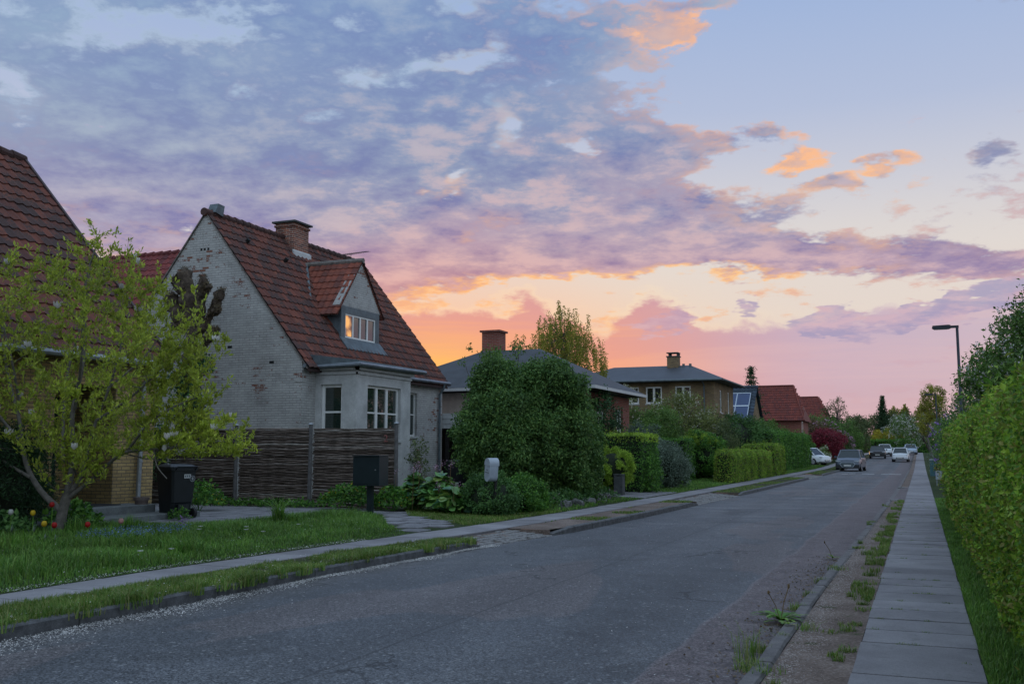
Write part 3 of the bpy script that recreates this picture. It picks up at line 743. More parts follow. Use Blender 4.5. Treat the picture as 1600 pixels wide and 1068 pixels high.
n = 700; y = rs.uniform(4, 15, n); x = rs.uniform(0, 1, n) * (KL(y) - PO(y)) + PO(y); P3_ = np.c_[x, y, gy(y) + .14 + rs.rand(n) * .03]
n = 260; y = rs.uniform(3, 24, n) ; x = rs.uniform(-7, -1.2, n); P4 = np.c_[x, y, gy(y) + .008]
n = 500; y = rs.uniform(4, 17, n); x = PI_(y) - rs.rand(n) * 3.5; P5 = np.c_[x, y, gz(x, y) + .10]
flakes('blossom_petals', np.r_[P1, P2, P3_, P4, P5], .017, M['l_white'], 'fallen white blossom petals drifted along the left kerb')
n = 900; y = rs.uniform(5, 16, n); x = KR(y) - np.abs(rs.normal(size=n)) * .22; P6 = np.c_[x, y, np.full(n, .006)]
flakes('leaf_litter', P6, .03, M['l_copper'], 'dry brown leaf litter gathered by the right kerb', cat='leaf litter')
def pebbles(name, P, size, mat, label):
    n = len(P); s_ = size * rs.uniform(.5, 1.5, n)
    oc = np.array([(1, 0, 0), (0, 1, 0), (-1, 0, 0), (0, -1, 0), (0, 0, .6)], float)
    V = (P[:, None, :] + oc[None] * s_[:, None, None] * rs.uniform(.6, 1.2, (n, 5, 1))).reshape(-1, 3)
    T = np.array([(0, 1, 4), (1, 2, 4), (2, 3, 4), (3, 0, 4)])
    F = (np.arange(n)[:, None, None] * 5 + T[None]).ravel()
    return tag(raw_mesh(name, V, F, 3, mat, None, {'rnd': np.repeat(rs.rand(n), 4)}), label, 'gravel', kind='stuff')
n = 14000; y = 4.5 + rs.rand(n) ** 1.6 * 20; x = rs.uniform(-1.05, -.52, n)
pebbles('gravel', np.c_[x, y, np.full(n, .038)], .0085, m_plain('pebble', (.27, .23, .215), .85, var=.6, scale=60), 'loose brown gravel on the verge beside the right pavement')

# ---------------------------------------------------------------- grass
def blades(P, h, wd, lean=.5, bend=.35):
    """returns vertices/faces/rnd of bent two-part blades"""
    n = len(P); h = np.broadcast_to(h, n) * rs.uniform(.55, 1.25, n); d = np.c_[nrm(rs.normal(size=(n, 2))), np.zeros(n)]
    side = np.c_[-d[:, 1], d[:, 0], np.zeros(n)]; l = (rs.rand(n) * lean)[:, None]; hh = h[:, None]; up = np.array([0, 0, 1.])
    mid = P + up * hh * .55 + d * hh * l * .35; tip = P + up * hh * (1 - .25 * l) + d * hh * l * (1 + bend)
    wv = (np.broadcast_to(wd, n) * rs.uniform(.7, 1.2, n))[:, None]
    V = np.stack([P - side * wv * .5, P + side * wv * .5, mid + side * wv * .4, mid - side * wv * .4, tip], 1).reshape(-1, 3)
    b = np.arange(n)[:, None] * 5
    F = np.concatenate([b + [0, 1, 2], b + [0, 2, 3], b + [3, 2, 4]], 1).ravel()
    return V, F, np.repeat(rs.rand(n), 3)
def grass(name, P, h, wd, mat, label, lean=.6):
    V, F, r = blades(P, h, wd, lean)
    return tag(raw_mesh(name, V, F, 3, mat, None, {'rnd': r}), label, 'grass', kind='stuff')
# verge
n = 46000; y = 4 + rs.rand(n) ** 1.15 * 11.3; u = rs.rand(n); x = PO(y) + .02 + (KL(y) - .06 - PO(y)) * u
k = vnoise(x, y, 2.1, 3) * .6 + vnoise(x, y, 7, 4) * .4 > .36
x, y = x[k], y[k]; hh = .035 + .06 * vnoise(x, y, 1.6, 5)
grass('verge_grass', np.c_[x, y, gy(y) + .105], hh, .007, M['grassv'], 'short weedy grass on the verge between kerb and left pavement')
# lawn in front of the yellow house
LAWN = [(-8.8, 2), (-8.45, 15.9), (-9.4, 16.8), (-10.4, 18.4), (-11.7, 19.5), (-12.25, 18.2), (-12.3, 15.2), (-14.6, 14.3), (-15.0, 9), (-15, 2)]
n = 120000; y = 4 + rs.rand(n) * 15.6; x = -15 + rs.rand(n) * 6.6
k = np.array([in_poly(LAWN, a, b) for a, b in zip(x, y)]) & (x < PI_(y) - .0)
x, y = x[k], y[k]; e_ = np.clip((PI_(y) - x) / .7, .15, 1); hh = (.07 + .15 * vnoise(x, y, .9, 9) ** 1.5) * e_
grass('lawn_grass', np.c_[x, y, gz(x, y) - .005], hh, .011, M['grass'], 'long green lawn grass in front of the yellow house', .8)
# tufts: (x, y, radius, height, count)
def tufts(name, lst, mat, label, z=None, wd=.012):
    Vs = []; Fs = []; Rs_ = []; o_ = 0
    for tx, ty, r, h, c in lst:
        a = rs.rand(c) * 2 * math.pi; q = rs.rand(c) ** .7 * r
        px, py = tx + np.cos(a) * q, ty + np.sin(a) * q
        pz = (gz(px, py) if z is None else gy(py) + z)
        V, F, r_ = blades(np.c_[px, py, pz * np.ones(c)], h, wd, .9, .5)
        Vs.append(V); Fs.append(F + o_); Rs_.append(r_); o_ += len(V)
    return tag(raw_mesh(name, np.concatenate(Vs), np.concatenate(Fs), 3, mat, None, {'rnd': np.concatenate(Rs_)}), label, 'grass', kind='stuff')
lst = [(random.uniform(-14.3, -9.2), random.uniform(5, 15), random.uniform(.12, .3), random.uniform(.2, .34), 160) for _ in range(26)]
tufts('grass_tuft', lst, M['grass'], 'taller tufts of grass standing in the lawn')
lst = [(KL(y_) - random.uniform(-.03, .25), y_, random.uniform(.06, .2), random.uniform(.08, .2), 90) for y_ in np.random.RandomState(3).uniform(5, 15.2, 46)]
tufts('kerb_weed', lst, M['grassv'], 'tufts of grass and weed hanging over the left kerb', .08, .009)
lst = []
r3 = np.random.RandomState(11)
for _ in range(60):
    y_ = 5.2 + r3.rand() ** 1.3 * 27; s_ = r3.rand()
    x_ = -.56 - abs(r3.normal()) * .06 if s_ < .5 else (-1.0 + r3.rand() * .45 if s_ < .85 else -1.0 - r3.rand() * .08)
    lst.append((x_, y_, r3.uniform(.04, .14), r3.uniform(.03, .085), 60))
tufts('verge_weed', lst, M['grassv'], 'scattered grass tufts growing in the gravel verge by the right pavement', .035, .007)
n = 52000; y = 4 + rs.rand(n) ** 1.3 * 30; x = .36 + rs.rand(n) ** 1.3 * .55
grass('hedge_foot_grass', np.c_[x, y, gy(y) + .05], .04 + .08 * vnoise(x, y, 1.5, 21), .008, M['grass'], 'strip of grass between the right pavement and the clipped hedge')
# second strip of grass, lawns further on
G2 = [(-8.2, 17.95), (-8.02, 22.9), (-9.0, 23.4), (-9.3, 21.2), (-11.3, 21.0), (-10.3, 19.3)]
n = 26000; y = 17.5 + rs.rand(n) * 6; x = -11.5 + rs.rand(n) * 3.6
k = np.array([in_poly(G2, a, b) for a, b in zip(x, y)]); x, y = x[k], y[k]
grass('lawn_grass', np.c_[x, y, gz(x, y)], .06, .011, M['grassv'], 'mown grass strip in front of the flower bed')
n = 34000; y = 23 + rs.rand(n) * 70; x = PI_(y) - .02 - rs.rand(n) * 2.2
k = (vnoise(x, y, .9, 31) > .2) & ~((y > 29.8) & (y < 34.2)); x, y = x[k], y[k]
grass('lawn_grass', np.c_[x, y, gz(x, y)], .07, .022, M['grass'], 'grass edging between the hedges and the left pavement')
n = 9000; y = 36 + rs.rand(n) * 60; x = PO(y) + .05 + rs.rand(n) * (KL(y) - .15 - PO(y)); k = vnoise(x, y, .5, 33) > .45; x, y = x[k], y[k]
n9 = 7000; y9 = 18 + rs.rand(n9) * 11.3; x9 = PO(y9) + .05 + rs.rand(n9) * (KL(y9) - .15 - PO(y9)); k9 = vnoise(x9, y9, .9, 35) > .56; x = np.r_[x, x9[k9]]; y = np.r_[y, y9[k9]]
k2 = ~((y > 57.6) & (y < 65.5)); x, y = x[k2], y[k2]
grass('verge_grass', np.c_[x, y, gy(y) + .105], .05, .02, M['grassv'], 'patchy grass on the left verge beyond the first cobbled crossing')
n = 15000; y = 11 + rs.rand(n) * 22.5; x = -.53 - rs.rand(n) ** 1.5 * .26; k = vnoise((x + .8) * 3, y, 1.6, 61) * .7 + vnoise(x * 5, y, 6, 62) * .3 > .56; x, y = x[k], y[k]
grass('verge_grass', np.c_[x, y, gy(y) + .04], .06, .008, M['grassv'], 'ragged band of grass between the gravel verge and the right pavement')
# joints in the pavement with moss
lst = [(r3.uniform(-.5, .35), round((-8 + .62 * r3.randint(20, 90)), 3), .05, .025, 24) for _ in range(80)]
lst = [(a, -8 + .62 * r3.randint(20, 70), .05, .022, 24) for a, *_ in lst]
tufts('joint_moss', lst, M['grassv'], 'small weeds in the joints of the right pavement', .055, .005)

# ================================================================ buildings
def tile_roof(name, O, U, V, wd, ln, mat, parent, tw=.215, tl=.33, mask=None, amp=.026, thick=.030, flat=False):
    O, U, V = np.array(O, float), nrm(np.array(U, float)), nrm(np.array(V, float)); N = np.cross(U, V)
    if N[2] < 0: N = -N
    nc, nr = max(1, round(wd / tw)), max(1, round(ln / tl)); tw, tl = wd / nc, ln / nr
    s_ = np.array([0, .18, .36, .56, .78, 1.0]); h = np.array([.55, .1, 0.0, .35, 1.0, .55]) * amp
    if flat: h = np.array([0, .0, 0, 0, 0, .0])
    ns = len(s_); vs = []; fs = []; rd = []; uv = []
    for r_ in range(nr):
        for c in range(nc):
            u0, v0 = c * tw, r_ * tl
            if mask is not None and not mask(u0 + tw / 2, v0 + tl / 2): continue
            rn = random.random(); b = len(vs); jt = random.uniform(-.004, .004); jv = random.uniform(-.006, .006)
            for k in range(ns): p = O + U * (u0 + s_[k] * tw) + V * (v0 - .02 + jv) + N * (h[k] - .012); vs.append(p)
            for k in range(ns): p = O + U * (u0 + s_[k] * tw) + V * (v0 - .02 + jv) + N * (h[k] + thick + jt); vs.append(p)
            for k in range(ns): p = O + U * (u0 + s_[k] * tw) + V * (v0 + tl + .01) + N * (h[k] + .004); vs.append(p)
            for k in range(ns - 1):
                fs.append((b + k, b + k + 1, b + ns + k + 1, b + ns + k)); uv += [(0, 1)] * 4; rd.append(rn)
                fs.append((b + ns + k, b + ns + k + 1, b + 2 * ns + k + 1, b + 2 * ns + k)); uv += [(0, 1), (0, 1), (0, 0), (0, 0)]; rd.append(rn)
    vs = np.array(vs)
    if parent is not None: vs = vs - np.array(parent.location if parent.type == 'EMPTY' else parent.parent.location)
    return raw_mesh(name, vs, [i for f in fs for i in f], 4, mat, parent, {'rnd': rd}, uv=uv)
class HB(MB):
    """MB whose build subtracts the parent's location (parents are unrotated empties)"""
    def put(s, name, mats, parent):
        off = np.array(parent.location) if parent.type == 'EMPTY' else np.array(parent.parent.location if parent.parent and parent.parent.type == 'EMPTY' else (0, 0, 0)) 
        s.v = [tuple(np.array(p) - off) for p in s.v]
        # keep brick pattern in house coordinates
        return s.build(name, mats, parent)
def wall(mb, axis, p0, p1, u0, u1, z0, z1, holes=()):
    """wall slab between planes p0<p1 on axis, spanning u0..u1, z0..z1, with rectangular holes (ua,ub,za,zb)"""
    us = sorted(set([u0, u1] + [h[0] for h in holes] + [h[1] for h in holes]))
    for a, b in zip(us[:-1], us[1:]):
        zs = [(z0, z1)]
        for h in holes:
            if h[0] <= a + 1e-6 and h[1] >= b - 1e-6:
                nz = []
                for za, zb in zs:
                    if h[2] > za: nz.append((za, min(zb, h[2])))
                    if h[3] < zb: nz.append((max(za, h[3]), zb))
                zs = [q for q in nz if q[1] - q[0] > 1e-6]
        for za, zb in zs:
            if axis == 'x': mb.box(p0, p1, a, b, za, zb, .5)
            else: mb.box(a, b, p0, p1, za, zb, .5)
def window(parent, axis, p, s, u0, u1, z0, z1, cols=1, rows=(), fr=.055, dep=.09, glass='glass', sill=True, bar=None, curtain=None, fm='white'):
    """frame set back dep from wall plane p; s = outward sign"""
    f = HB(); q = p - s * dep; d = .055; a0, a1 = (q - s * d, q) if s > 0 else (q, q - s * d)
    a0, a1 = min(q, q - s * d), max(q, q - s * d)
    bar = bar or fr * .8
    def bx(ua, ub, za, zb, t=0.0):
        if axis == 'x': f.box(a0 + t, a1 - t, ua, ub, za, zb, .5)
        else: f.box(ua, ub, a0 + t, a1 - t, za, zb, .5)
    bx(u0, u0 + fr, z0, z1); bx(u1 - fr, u1, z0, z1); bx(u0 + fr, u1 - fr, z0, z0 + fr); bx(u0 + fr, u1 - fr, z1 - fr, z1)
    W_ = (u1 - u0 - 2 * fr)
    xs = [u0 + fr]
    for i in range(1, cols):
        m_ = u0 + fr + W_ * i / cols; bx(m_ - bar, m_ + bar, z0 + fr, z1 - fr); xs += [m_ - bar, m_ + bar]
    xs.append(u1 - fr)
    for i in range(cols):
        for r_ in rows:
            zc = z0 + (z1 - z0) * r_; bx(xs[2 * i], xs[2 * i + 1], zc - bar * .4, zc + bar * .4, .008)
    o = f.put('window', M[fm], parent)
    g = HB(); gp = q - s * .035
    if axis == 'x': g.quad((gp, u0 + fr * .5, z0 + fr * .5), (gp, u1 - fr * .5, z0 + fr * .5), (gp, u1 - fr * .5, z1 - fr * .5), (gp, u0 + fr * .5, z1 - fr * .5), .5)
    elif s < 0: g.quad((u0 + fr * .5, gp, z0 + fr * .5), (u1 - fr * .5, gp, z0 + fr * .5), (u1 - fr * .5, gp, z1 - fr * .5), (u0 + fr * .5, gp, z1 - fr * .5), .5)
    g.put('pane', M[glass], o)
    if sill:
        h = HB()
        if axis == 'x': h.box(min(p - s * dep, p + s * .05), max(p - s * dep, p + s * .05), u0 - .04, u1 + .04, z0 - .07, z0 - .004, .5)
        else: h.box(u0 - .04, u1 + .04, min(p - s * dep, p + s * .05), max(p - s * dep, p + s * .05), z0 - .07, z0 - .004, .5)
        h.put('sill', M['render'], o)
    return o
def gutter(parent, path, r=.065, mat='zinc', name='gutter'):
    mb = HB(); mb.tube(path, r, 8, .5); return mb.put(name, M[mat], parent)

# ---------------------------------------------------------------- whitewashed brick house
wh = empty('brick_house', (-18, 28, .2), 'whitewashed old brick house with steep red tiled roof, dormer and bay behind the wattle fence', 'house')
RX, RZ, SL, Y0, Y1, EX = -19.85, 8.80, 1.275, 24.0, 33.1, -16.28
rz_ = lambda x: RZ - SL * abs(x - RX)
mb = HB(); XL = RX - (EX - RX)
mb.prism([(XL, .1), (EX - .24, .1), (EX - .24, rz_(EX - .24) - .10), (RX, RZ - .04), (XL, rz_(XL) - .10)], 'y', Y0, Y1 - .02, .5)
holes = [(30.52, 31.10, 2.08, 3.58)]
wall(mb, 'x', EX - .24, EX, Y0, Y1 - .02, .1, rz_(EX) - .10, holes)
mb.prism([(EX - .24, rz_(EX) - .10), (EX, rz_(EX) - .10), (EX - .24, rz_(EX - .24) - .10)], 'y', Y0, Y1 - .02, .5)
# cornice bands under the eaves
mb.box(EX, EX + .06, 28.66, Y1 - .03, 3.80, 3.98, .5); mb.box(EX, EX + .12, 28.66, Y1 - .03, 3.98, 4.06, .5)
mb.box(EX, EX + .05, Y0 + .003, 24.6, 3.86, 4.02, .5)
mb.box(EX - .24, EX + .02, Y0 - .02, Y0 + .2, 3.55, 4.08, .5)
wo_ = mb.put('wall', M['wbrick'], wh)
vb = HB()
for (a, b_, w_) in [(RX - .17 + i * .13, 7.62, .07) for i in range(3)] + [(-18.9, 4.6, .16), (-17.4, 4.1, .16)]: vb = HB(); vb.box(a, a + w_, Y0 - .004, Y0 + .05, b_, b_ + .075); vb.put('wall_vent', M['hole'], wh)
window(wh, 'x', EX, 1, 30.52, 31.10, 2.08, 3.58, 1, (.5,), glass='glassg')
# bay
BX, BY0, BY1 = -14.9, 24.72, 28.0
mb = HB()
wall(mb, 'x', BX - .22, BX, BY0, BY1, .1, 4.02, [(25.35, 27.36, 1.9, 3.50)])
wall(mb, 'y', BY0, BY0 + .22, EX, BX - .22, .1, 4.02, [(-16.10, -15.38, 1.9, 3.50)])
mb.box(EX, BX - .22, BY1 - .22, BY1, .1, 4.02, .5)
mb.box(BX, BX + .04, BY0 - .04, BY1 + .04, 3.78, 3.84, .5); mb.box(EX, BX + .04, BY0 - .04, BY0, 3.78, 3.84, .5)
mb.box(BX, BX + .09, BY0 - .09, BY1 + .09, 3.90, 4.02, .5); mb.box(EX, BX + .09, BY0 - .09, BY0, 3.90, 4.02, .5)
bay = mb.put('bay', M['render'], wh)
rb = HB(); rb.prism([(EX - .3, 4.40), (EX - .3, 4.02), (BX + .20, 4.025), (BX + .20, 4.16)], 'y', BY0 - .22, BY1 + .5, .5)
rb.put('bay_roof', M['lead'], wh)
gutter(wh, [(EX + .12, Y0 - .06, 4.0), (EX + .14, BY0 - .20, 4.01), (BX + .26, BY0 - .27, 4.04), (BX + .27, BY1 + .5, 4.07)], .06)
gutter(wh, [(EX + .25, BY1 + .55, 4.02), (EX + .25, Y1 + .1, 4.04)], .06)
window(wh, 'y', BY0, -1, -16.10, -15.38, 1.9, 3.50, 1, (.5,), fr=.085, dep=.10, glass='glassg')
window(wh, 'x', BX, 1, 25.35, 27.36, 1.9, 3.50, 3, (.5,), fr=.075, dep=.10, glass='glassg')
cu = HB(); cu.box(BX - .32, BX - .30, 26.0, 26.7, 2.0, 3.4, .5)
dp = HB(); dp.tube([(EX + .25, 32.75, 4.0), (EX + .22, 32.75, 3.85), (EX + .08, 32.72, 3.62), (EX + .08, 32.7, .25)], .045, 10, .5)
for z in (1.2, 2.6): dp.tube([(EX + .08, 32.7, z), (EX + .08, 32.7, z + .04)], .056, 10, .5)
dp.put('downpipe', M['lead'], wh)
# roof
E0 = EX + .22; Lr = math.hypot(RX - E0, RZ - rz_(E0)); vdir = (RX - E0, 0, RZ - rz_(E0))
dX, dYa, dYb = -17.0, 27.15, 29.5
def roofmask(u, v):
    y = Y0 - .10 + u; x = E0 + (RX - E0) * v / Lr
    if x > dX - 1.05 and x < dX + .12 and dYa - .02 < y < dYb + .02: return False
    return True
rf = HB(); rf.prism([(E0 - .02, rz_(E0) - .05), (E0 - .02, rz_(E0) - .12), (RX, RZ - .08), (2 * RX - E0, rz_(E0) - .12), (2 * RX - E0, rz_(E0) - .05), (RX, RZ + .0)], 'y', Y0 + .01, Y1 + .03, .5)
roof = rf.put('roof', M['tile'], wh)
tile_roof('roof_tiles', (E0, Y0 - .04, rz_(E0)), (0, 1, 0), vdir, Y1 - Y0 + .22, Lr, M['tile'], wh, mask=roofmask, tw=.235, tl=.34, amp=.035, thick=.034)
tile_roof('roof_tiles', (2 * RX - E0, Y0 + .03, rz_(E0)), (0, 1, 0), (-vdir[0], 0, vdir[2]), Y1 - Y0 + .22, Lr, M['tile'], wh, tw=.235, tl=.34)
rg = HB(); y = Y0 - .12
while y < Y1 + .1:
    l = .36; rg.tube([(RX, y, RZ + .01 + random.uniform(-.012, .012)), (RX, y + l + .03, RZ - .005)], [.125, .105], 10); y += l
rg.put('ridge_tiles', M['tile'], wh)
mv = HB(); mv.prism([(E0 - .02, rz_(E0) - .055), (E0 - .02, rz_(E0) - .01), (RX, RZ + .02), (2 * RX - E0, rz_(E0) - .01), (2 * RX - E0, rz_(E0) - .055), (RX, RZ - .03)], 'y', Y0 - .05, Y0 + .03, .5)
mv.put('verge_mortar', M['mortar'], wh)
# chimney
ch = HB(); ch.box(-20.12, -19.38, 27.92, 28.80, 7.9, 9.30, .5); ch.box(-20.16, -19.34, 27.88, 28.84, 9.16, 9.24, .5)
cho = ch.put('chimney', M['cbrick'], wh)
cp = HB(); cp.box(-20.22, -19.28, 27.82, 28.90, 9.30, 9.36, .5); cp.put('chimney_cap', M['stonepost'], cho)
cf = HB(); cf.prism([(-19.38, 8.02), (-19.30, 8.10), (-19.30, 8.30), (-19.38, 8.36)], 'y', 27.85, 28.87, .5); cf.put('flashing', M['offw'], cho)
vh = HB(); vh.prism([(24.22, 8.85), (24.60, 8.78), (24.66, 9.12), (24.36, 9.14)], 'x', RX - .16, RX + .16, .5); vh.put('roof_vent', M['lead'], wh)
for (vy, vx) in ((25.2, -19.25), (26.9, -19.0)):
    h_ = HB(); z = rz_(vx); h_.tube([(vx - .02, vy, z + .0), (vx + .10, vy, z + .11)], .07, 10, .5); h_.put('pipe_vent', M['hole'], wh)
# antenna on the ridge
an = HB(); an.tube([(RX + .1, 32.2, 8.6), (RX + .1, 32.2, 9.0)], .012, 6, .5)
A, B = Vector((RX + .0, 31.6, 8.86)), Vector((RX + .25, 33.25, 9.30)); an.tube([A, B], .012, 6, .5)
dn = (B - A).normalized(); sd = dn.cross(Vector((0.2, .3, 1))).normalized()
for i in range(15): p_ = A + (B - A) * (i + .6) / 15; hl = .24 - .008 * i; an.tube([p_ - sd * hl, p_ + sd * hl], .005, 4, .5)
an.put('antenna', M['rubber'], wh)
# dormer
dm = HB(); dm.prism([(dYa, 4.9), (dYb, 4.9), (dYb, 6.22), (dYa, 6.22)], 'x', -18.3, dX - .02, .5)
dmo = dm.put('dormer', M['lead'], wh)
sur = HB(); sur.box(dX - .02, dX + .05, dYa - .03, dYb + .03, 5.98, 6.22, .5); sur.box(dX - .02, dX + .05, dYa - .03, dYa + .22, 5.0, 5.98, .5); sur.box(dX - .02, dX + .05, dYb - .2, dYb + .03, 5.0, 5.98, .5); sur.box(dX - .02, dX + .05, dYa + .22, dYb - .2, 5.0, 5.20, .5)
sur.prism([(dX, 5.12), (dX + .34, 4.76), (dX + .36, 4.80), (dX + .05, 5.2)], 'y', dYa - .1, dYb + .1, .5)
sur.put('surround', M['lead'], dmo)
dyr = 28.32
gb = HB(); gb.prism([(dYa - .12, 6.20), (dYb + .14, 6.20), (dYb + .16, 6.42), (dyr + .04, 7.78), (dyr - .04, 7.78), (dYa - .14, 6.22)], 'x', dX - .22, dX + .04, .5)
gb.put('dormer_gable', M['wbrick'], dmo)
wd_ = window(wh, 'x', dX + .05, 1, dYa + .22, dYb - .2, 5.20, 5.98, 4, (), fr=.05, dep=.02, sill=False, bar=.03)
lt = HB(); lt.quad((dX + .019, dYa + .28, 5.26), (dX + .019, dYa + .64, 5.26), (dX + .019, dYa + .64, 5.92), (dX + .019, dYa + .28, 5.92), .5)  # glowing quad that paints a sunset reflection onto the left pane
mw, tw_ = newmat('sunset_reflection_glow'); 
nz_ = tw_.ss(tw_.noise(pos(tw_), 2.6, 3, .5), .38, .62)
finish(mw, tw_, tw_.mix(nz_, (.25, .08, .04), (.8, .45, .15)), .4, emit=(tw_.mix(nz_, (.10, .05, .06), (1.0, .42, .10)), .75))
lt.put('painted_reflection', mw, wd_)
dsl = 1.08
for sgn, yy, nm in ((-1, dYa - .32, 'a'), (1, dYb + .28, 'b')):
    ln_y = abs(dyr - yy); zt = 7.84; ze = zt - ln_y * (1.30 if sgn < 0 else 1.22)
    O = (dX + .10, yy, ze); Lq = math.hypot(ln_y, zt - ze)
    def mk(u, v, O=O, Lq=Lq, ln_y=ln_y, zt=zt, ze=ze):
        x = dX + .10 - u; z = ze + (zt - ze) * v / Lq; return z > rz_(x) - .02
    Uu = (-1, 0, 0); tile_roof('dormer_tiles', O, Uu, (0, (dyr - yy), zt - ze), 2.25, Lq, M['tile_new'] if sgn < 0 else M['tile'], dmo, mask=mk, tw=.22, tl=.31)
    # boarding below the tiles
    bd_ = HB(); bd_.add([(dX + .08, yy + .02 * -sgn, ze - .03), (dX + .08, dyr, zt - .05), (-19.15, dyr, zt - .05), (-18.0 if sgn < 0 else -18.1, yy, ze - .03)], [(0, 1, 2, 3)], .5); bd_.put('dormer_boarding', M['rbrick'], dmo)
dr = HB(); dr.tube([(dX + .12, dyr, 7.86), (-19.12, dyr, 7.86)], .09, 8, .5); dr.put('dormer_ridge', M['mortar'], dmo)
# valley lead left of dormer
vl = HB(); vl.tube([(-19.05, dyr - .1, 7.83), (-17.95, dYa - .30, 6.40)], .05, 6, .5, flat=.5); vl.put('valley_lead', M['lead'], dmo)

# ---------------------------------------------------------------- yellow brick house at the left edge
yh = empty('brick_house', (-18, 11, .2), 'yellow brick house with dark-spotted red tiled roof behind the magnolia, cut by the left edge', 'house')
WX, WY1 = -15.3, 17.06
mb = HB()
wall(mb, 'x', WX - .3, WX, 1.0, WY1, .15, 3.42, [(14.35, 15.9, .5, 2.9)])
mb.box(WX - 1.3, WX - .3, 15.9, WY1, .15, 3.4, .5)          # pier beside the porch
mb.box(WX - 1.5, WX - 1.3, 13.9, 16.0, .15, 3.4, .5)        # back of the porch
mb.box(WX - 1.3, WX - .3, 13.9, 14.35, .15, 3.4, .5)
ax_, az_ = -19.75, 8.55; ys_ = (az_ - 3.48) / (ax_ + 15.02)
mb.prism([(WX - .3, 3.42), (ax_, az_ - .25), (2 * ax_ - WX, 3.42)], 'y', WY1 - .3, WY1, .5)
mb.box(-24, WX - 1.5, WY1 - .3, WY1, .15, 3.42, .5)
mb.box(WX - .0, WX + .06, 1.0, WY1, 3.30, 3.41, .5)
mb.put('wall', M['ybrick'], yh)
ts = HB(); ts.box(-24, WX - 1.5, 1.0, WY1 - .3, 3.3, 3.4, .5); ts.put('ceiling_slab', M['wood_dark'], yh)
dd = HB(); dd.box(WX - 1.3, WX - 1.24, 14.5, 15.6, .5, 2.7, .5)
for k in range(4): dd.box(WX - 1.24, WX - 1.22, 14.6 + k * .25, 14.82 + k * .25, .6, 2.6, .5)
door = dd.put('door', M['door_dark'], yh)
hd = HB(); hd.tube([(WX - 1.20, 15.5, 1.4), (WX - 1.14, 15.5, 1.4), (WX - 1.14, 15.4, 1.4)], .012, 6, .5); hd.put('handle', M['galv'], door)
stp = HB(); stp.bbox(WX - .25, WX + 1.35, 12.6, 17.0, .12, .35, .015); stp.bbox(WX - 1.24, WX + .75, 13.2, 16.35, .351, .51, .015)
stp.put('steps', M['stepstone'], yh)
mt = HB(); mt.bbox(WX - .15, WX + .4, 15.0, 15.75, .511, .53, .006); mt.put('doormat', M['rubber'], yh)
Ly = math.hypot(ax_ + 15.0, az_ - 3.46)
tile_roof('roof_tiles', (-15.0, 1.0, 3.46), (0, 1, 0), (ax_ + 15.0, 0, az_ - 3.46), WY1 + .12 - 1.0, Ly, M['tile'], yh, tw=.235, tl=.35, amp=.035, thick=.036)
rfy = HB(); rfy.add([(-15.0, 1.0, 3.43), (-15.0, WY1 + .1, 3.43), (ax_, WY1 + .1, az_ - .03), (ax_, 1.0, az_ - .03), (2 * ax_ + 15.0, WY1 + .1, 3.43), (2 * ax_ + 15.0, 1.0, 3.43)], [(0, 1, 2, 3), (3, 2, 4, 5)], .5); rfy.put('roof', M['tile'], yh)
bb_ = HB(); bb_.prism([(-14.95, 3.36), (-14.95, 3.56), (ax_, az_ + .12), (2 * ax_ + 14.95, 3.56), (2 * ax_ + 14.95, 3.36), (ax_, az_ - .12)], 'y', WY1 + .10, WY1 + .17, .5)
bb_.put('bargeboard', m_plain('barge_paint', (.045, .022, .022), .6, var=.2), yh)
rg = HB(); y = 1.0
while y < WY1 + .1: rg.tube([(ax_, y, az_ + .03), (ax_, y + .40, az_ + .01)], [.13, .11], 10); y += .36
rg.put('ridge_tiles', M['tile'], yh)
gutter(yh, [(-14.93, 1.0, 3.42), (-14.93, WY1 + .1, 3.42)], .065, 'galv')
dp = HB(); dp.tube([(-14.95, 16.62, 3.40), (-14.98, 16.62, 3.25), (WX + .09, 16.60, 3.0), (WX + .09, 16.55, .9), (WX + .11, 16.53, .60)], .05, 12, .5)
for z in (1.35, 2.4): dp.tube([(WX + .09, 16.57, z), (WX + .09, 16.57, z + .04)], .062, 12, .5)
dp.put('downpipe', M['galv'], yh)

# ---------------------------------------------------------------- house behind, wine-red roof
mh = empty('brick_house', (-29, 30, .2), 'wine-red tiled roof of the house between the yellow house and the whitewashed gable', 'house')
mb = HB(); mb.prism([(26.4, .2), (33.6, .2), (33.6, 5.4), (30, 8.95), (26.4, 5.4)], 'x', -40, -24.3, .5); mb.put('wall', M['obrick'], mh)
Lm = math.hypot(4.1, 4.15)
tile_roof('roof', (-24.1, 25.9, 4.97), (-1, 0, 0), (0, 4.1, 4.15), 16, Lm, M['tile_wine'], mh, tw=.25, tl=.36, amp=.05, thick=.03)
tile_roof('roof', (-24.1, 34.1, 4.97), (-1, 0, 0), (0, -4.1, 4.15), 16, Lm, M['tile_wine'], mh, tw=.5, tl=.72)
rg = HB(); x = -24.05
while x > -40: rg.tube([(x, 30, 9.15), (x - .42, 30, 9.12)], [.12, .10], 8); x -= .4
rg.put('ridge_tiles', M['tile_wine'], mh)

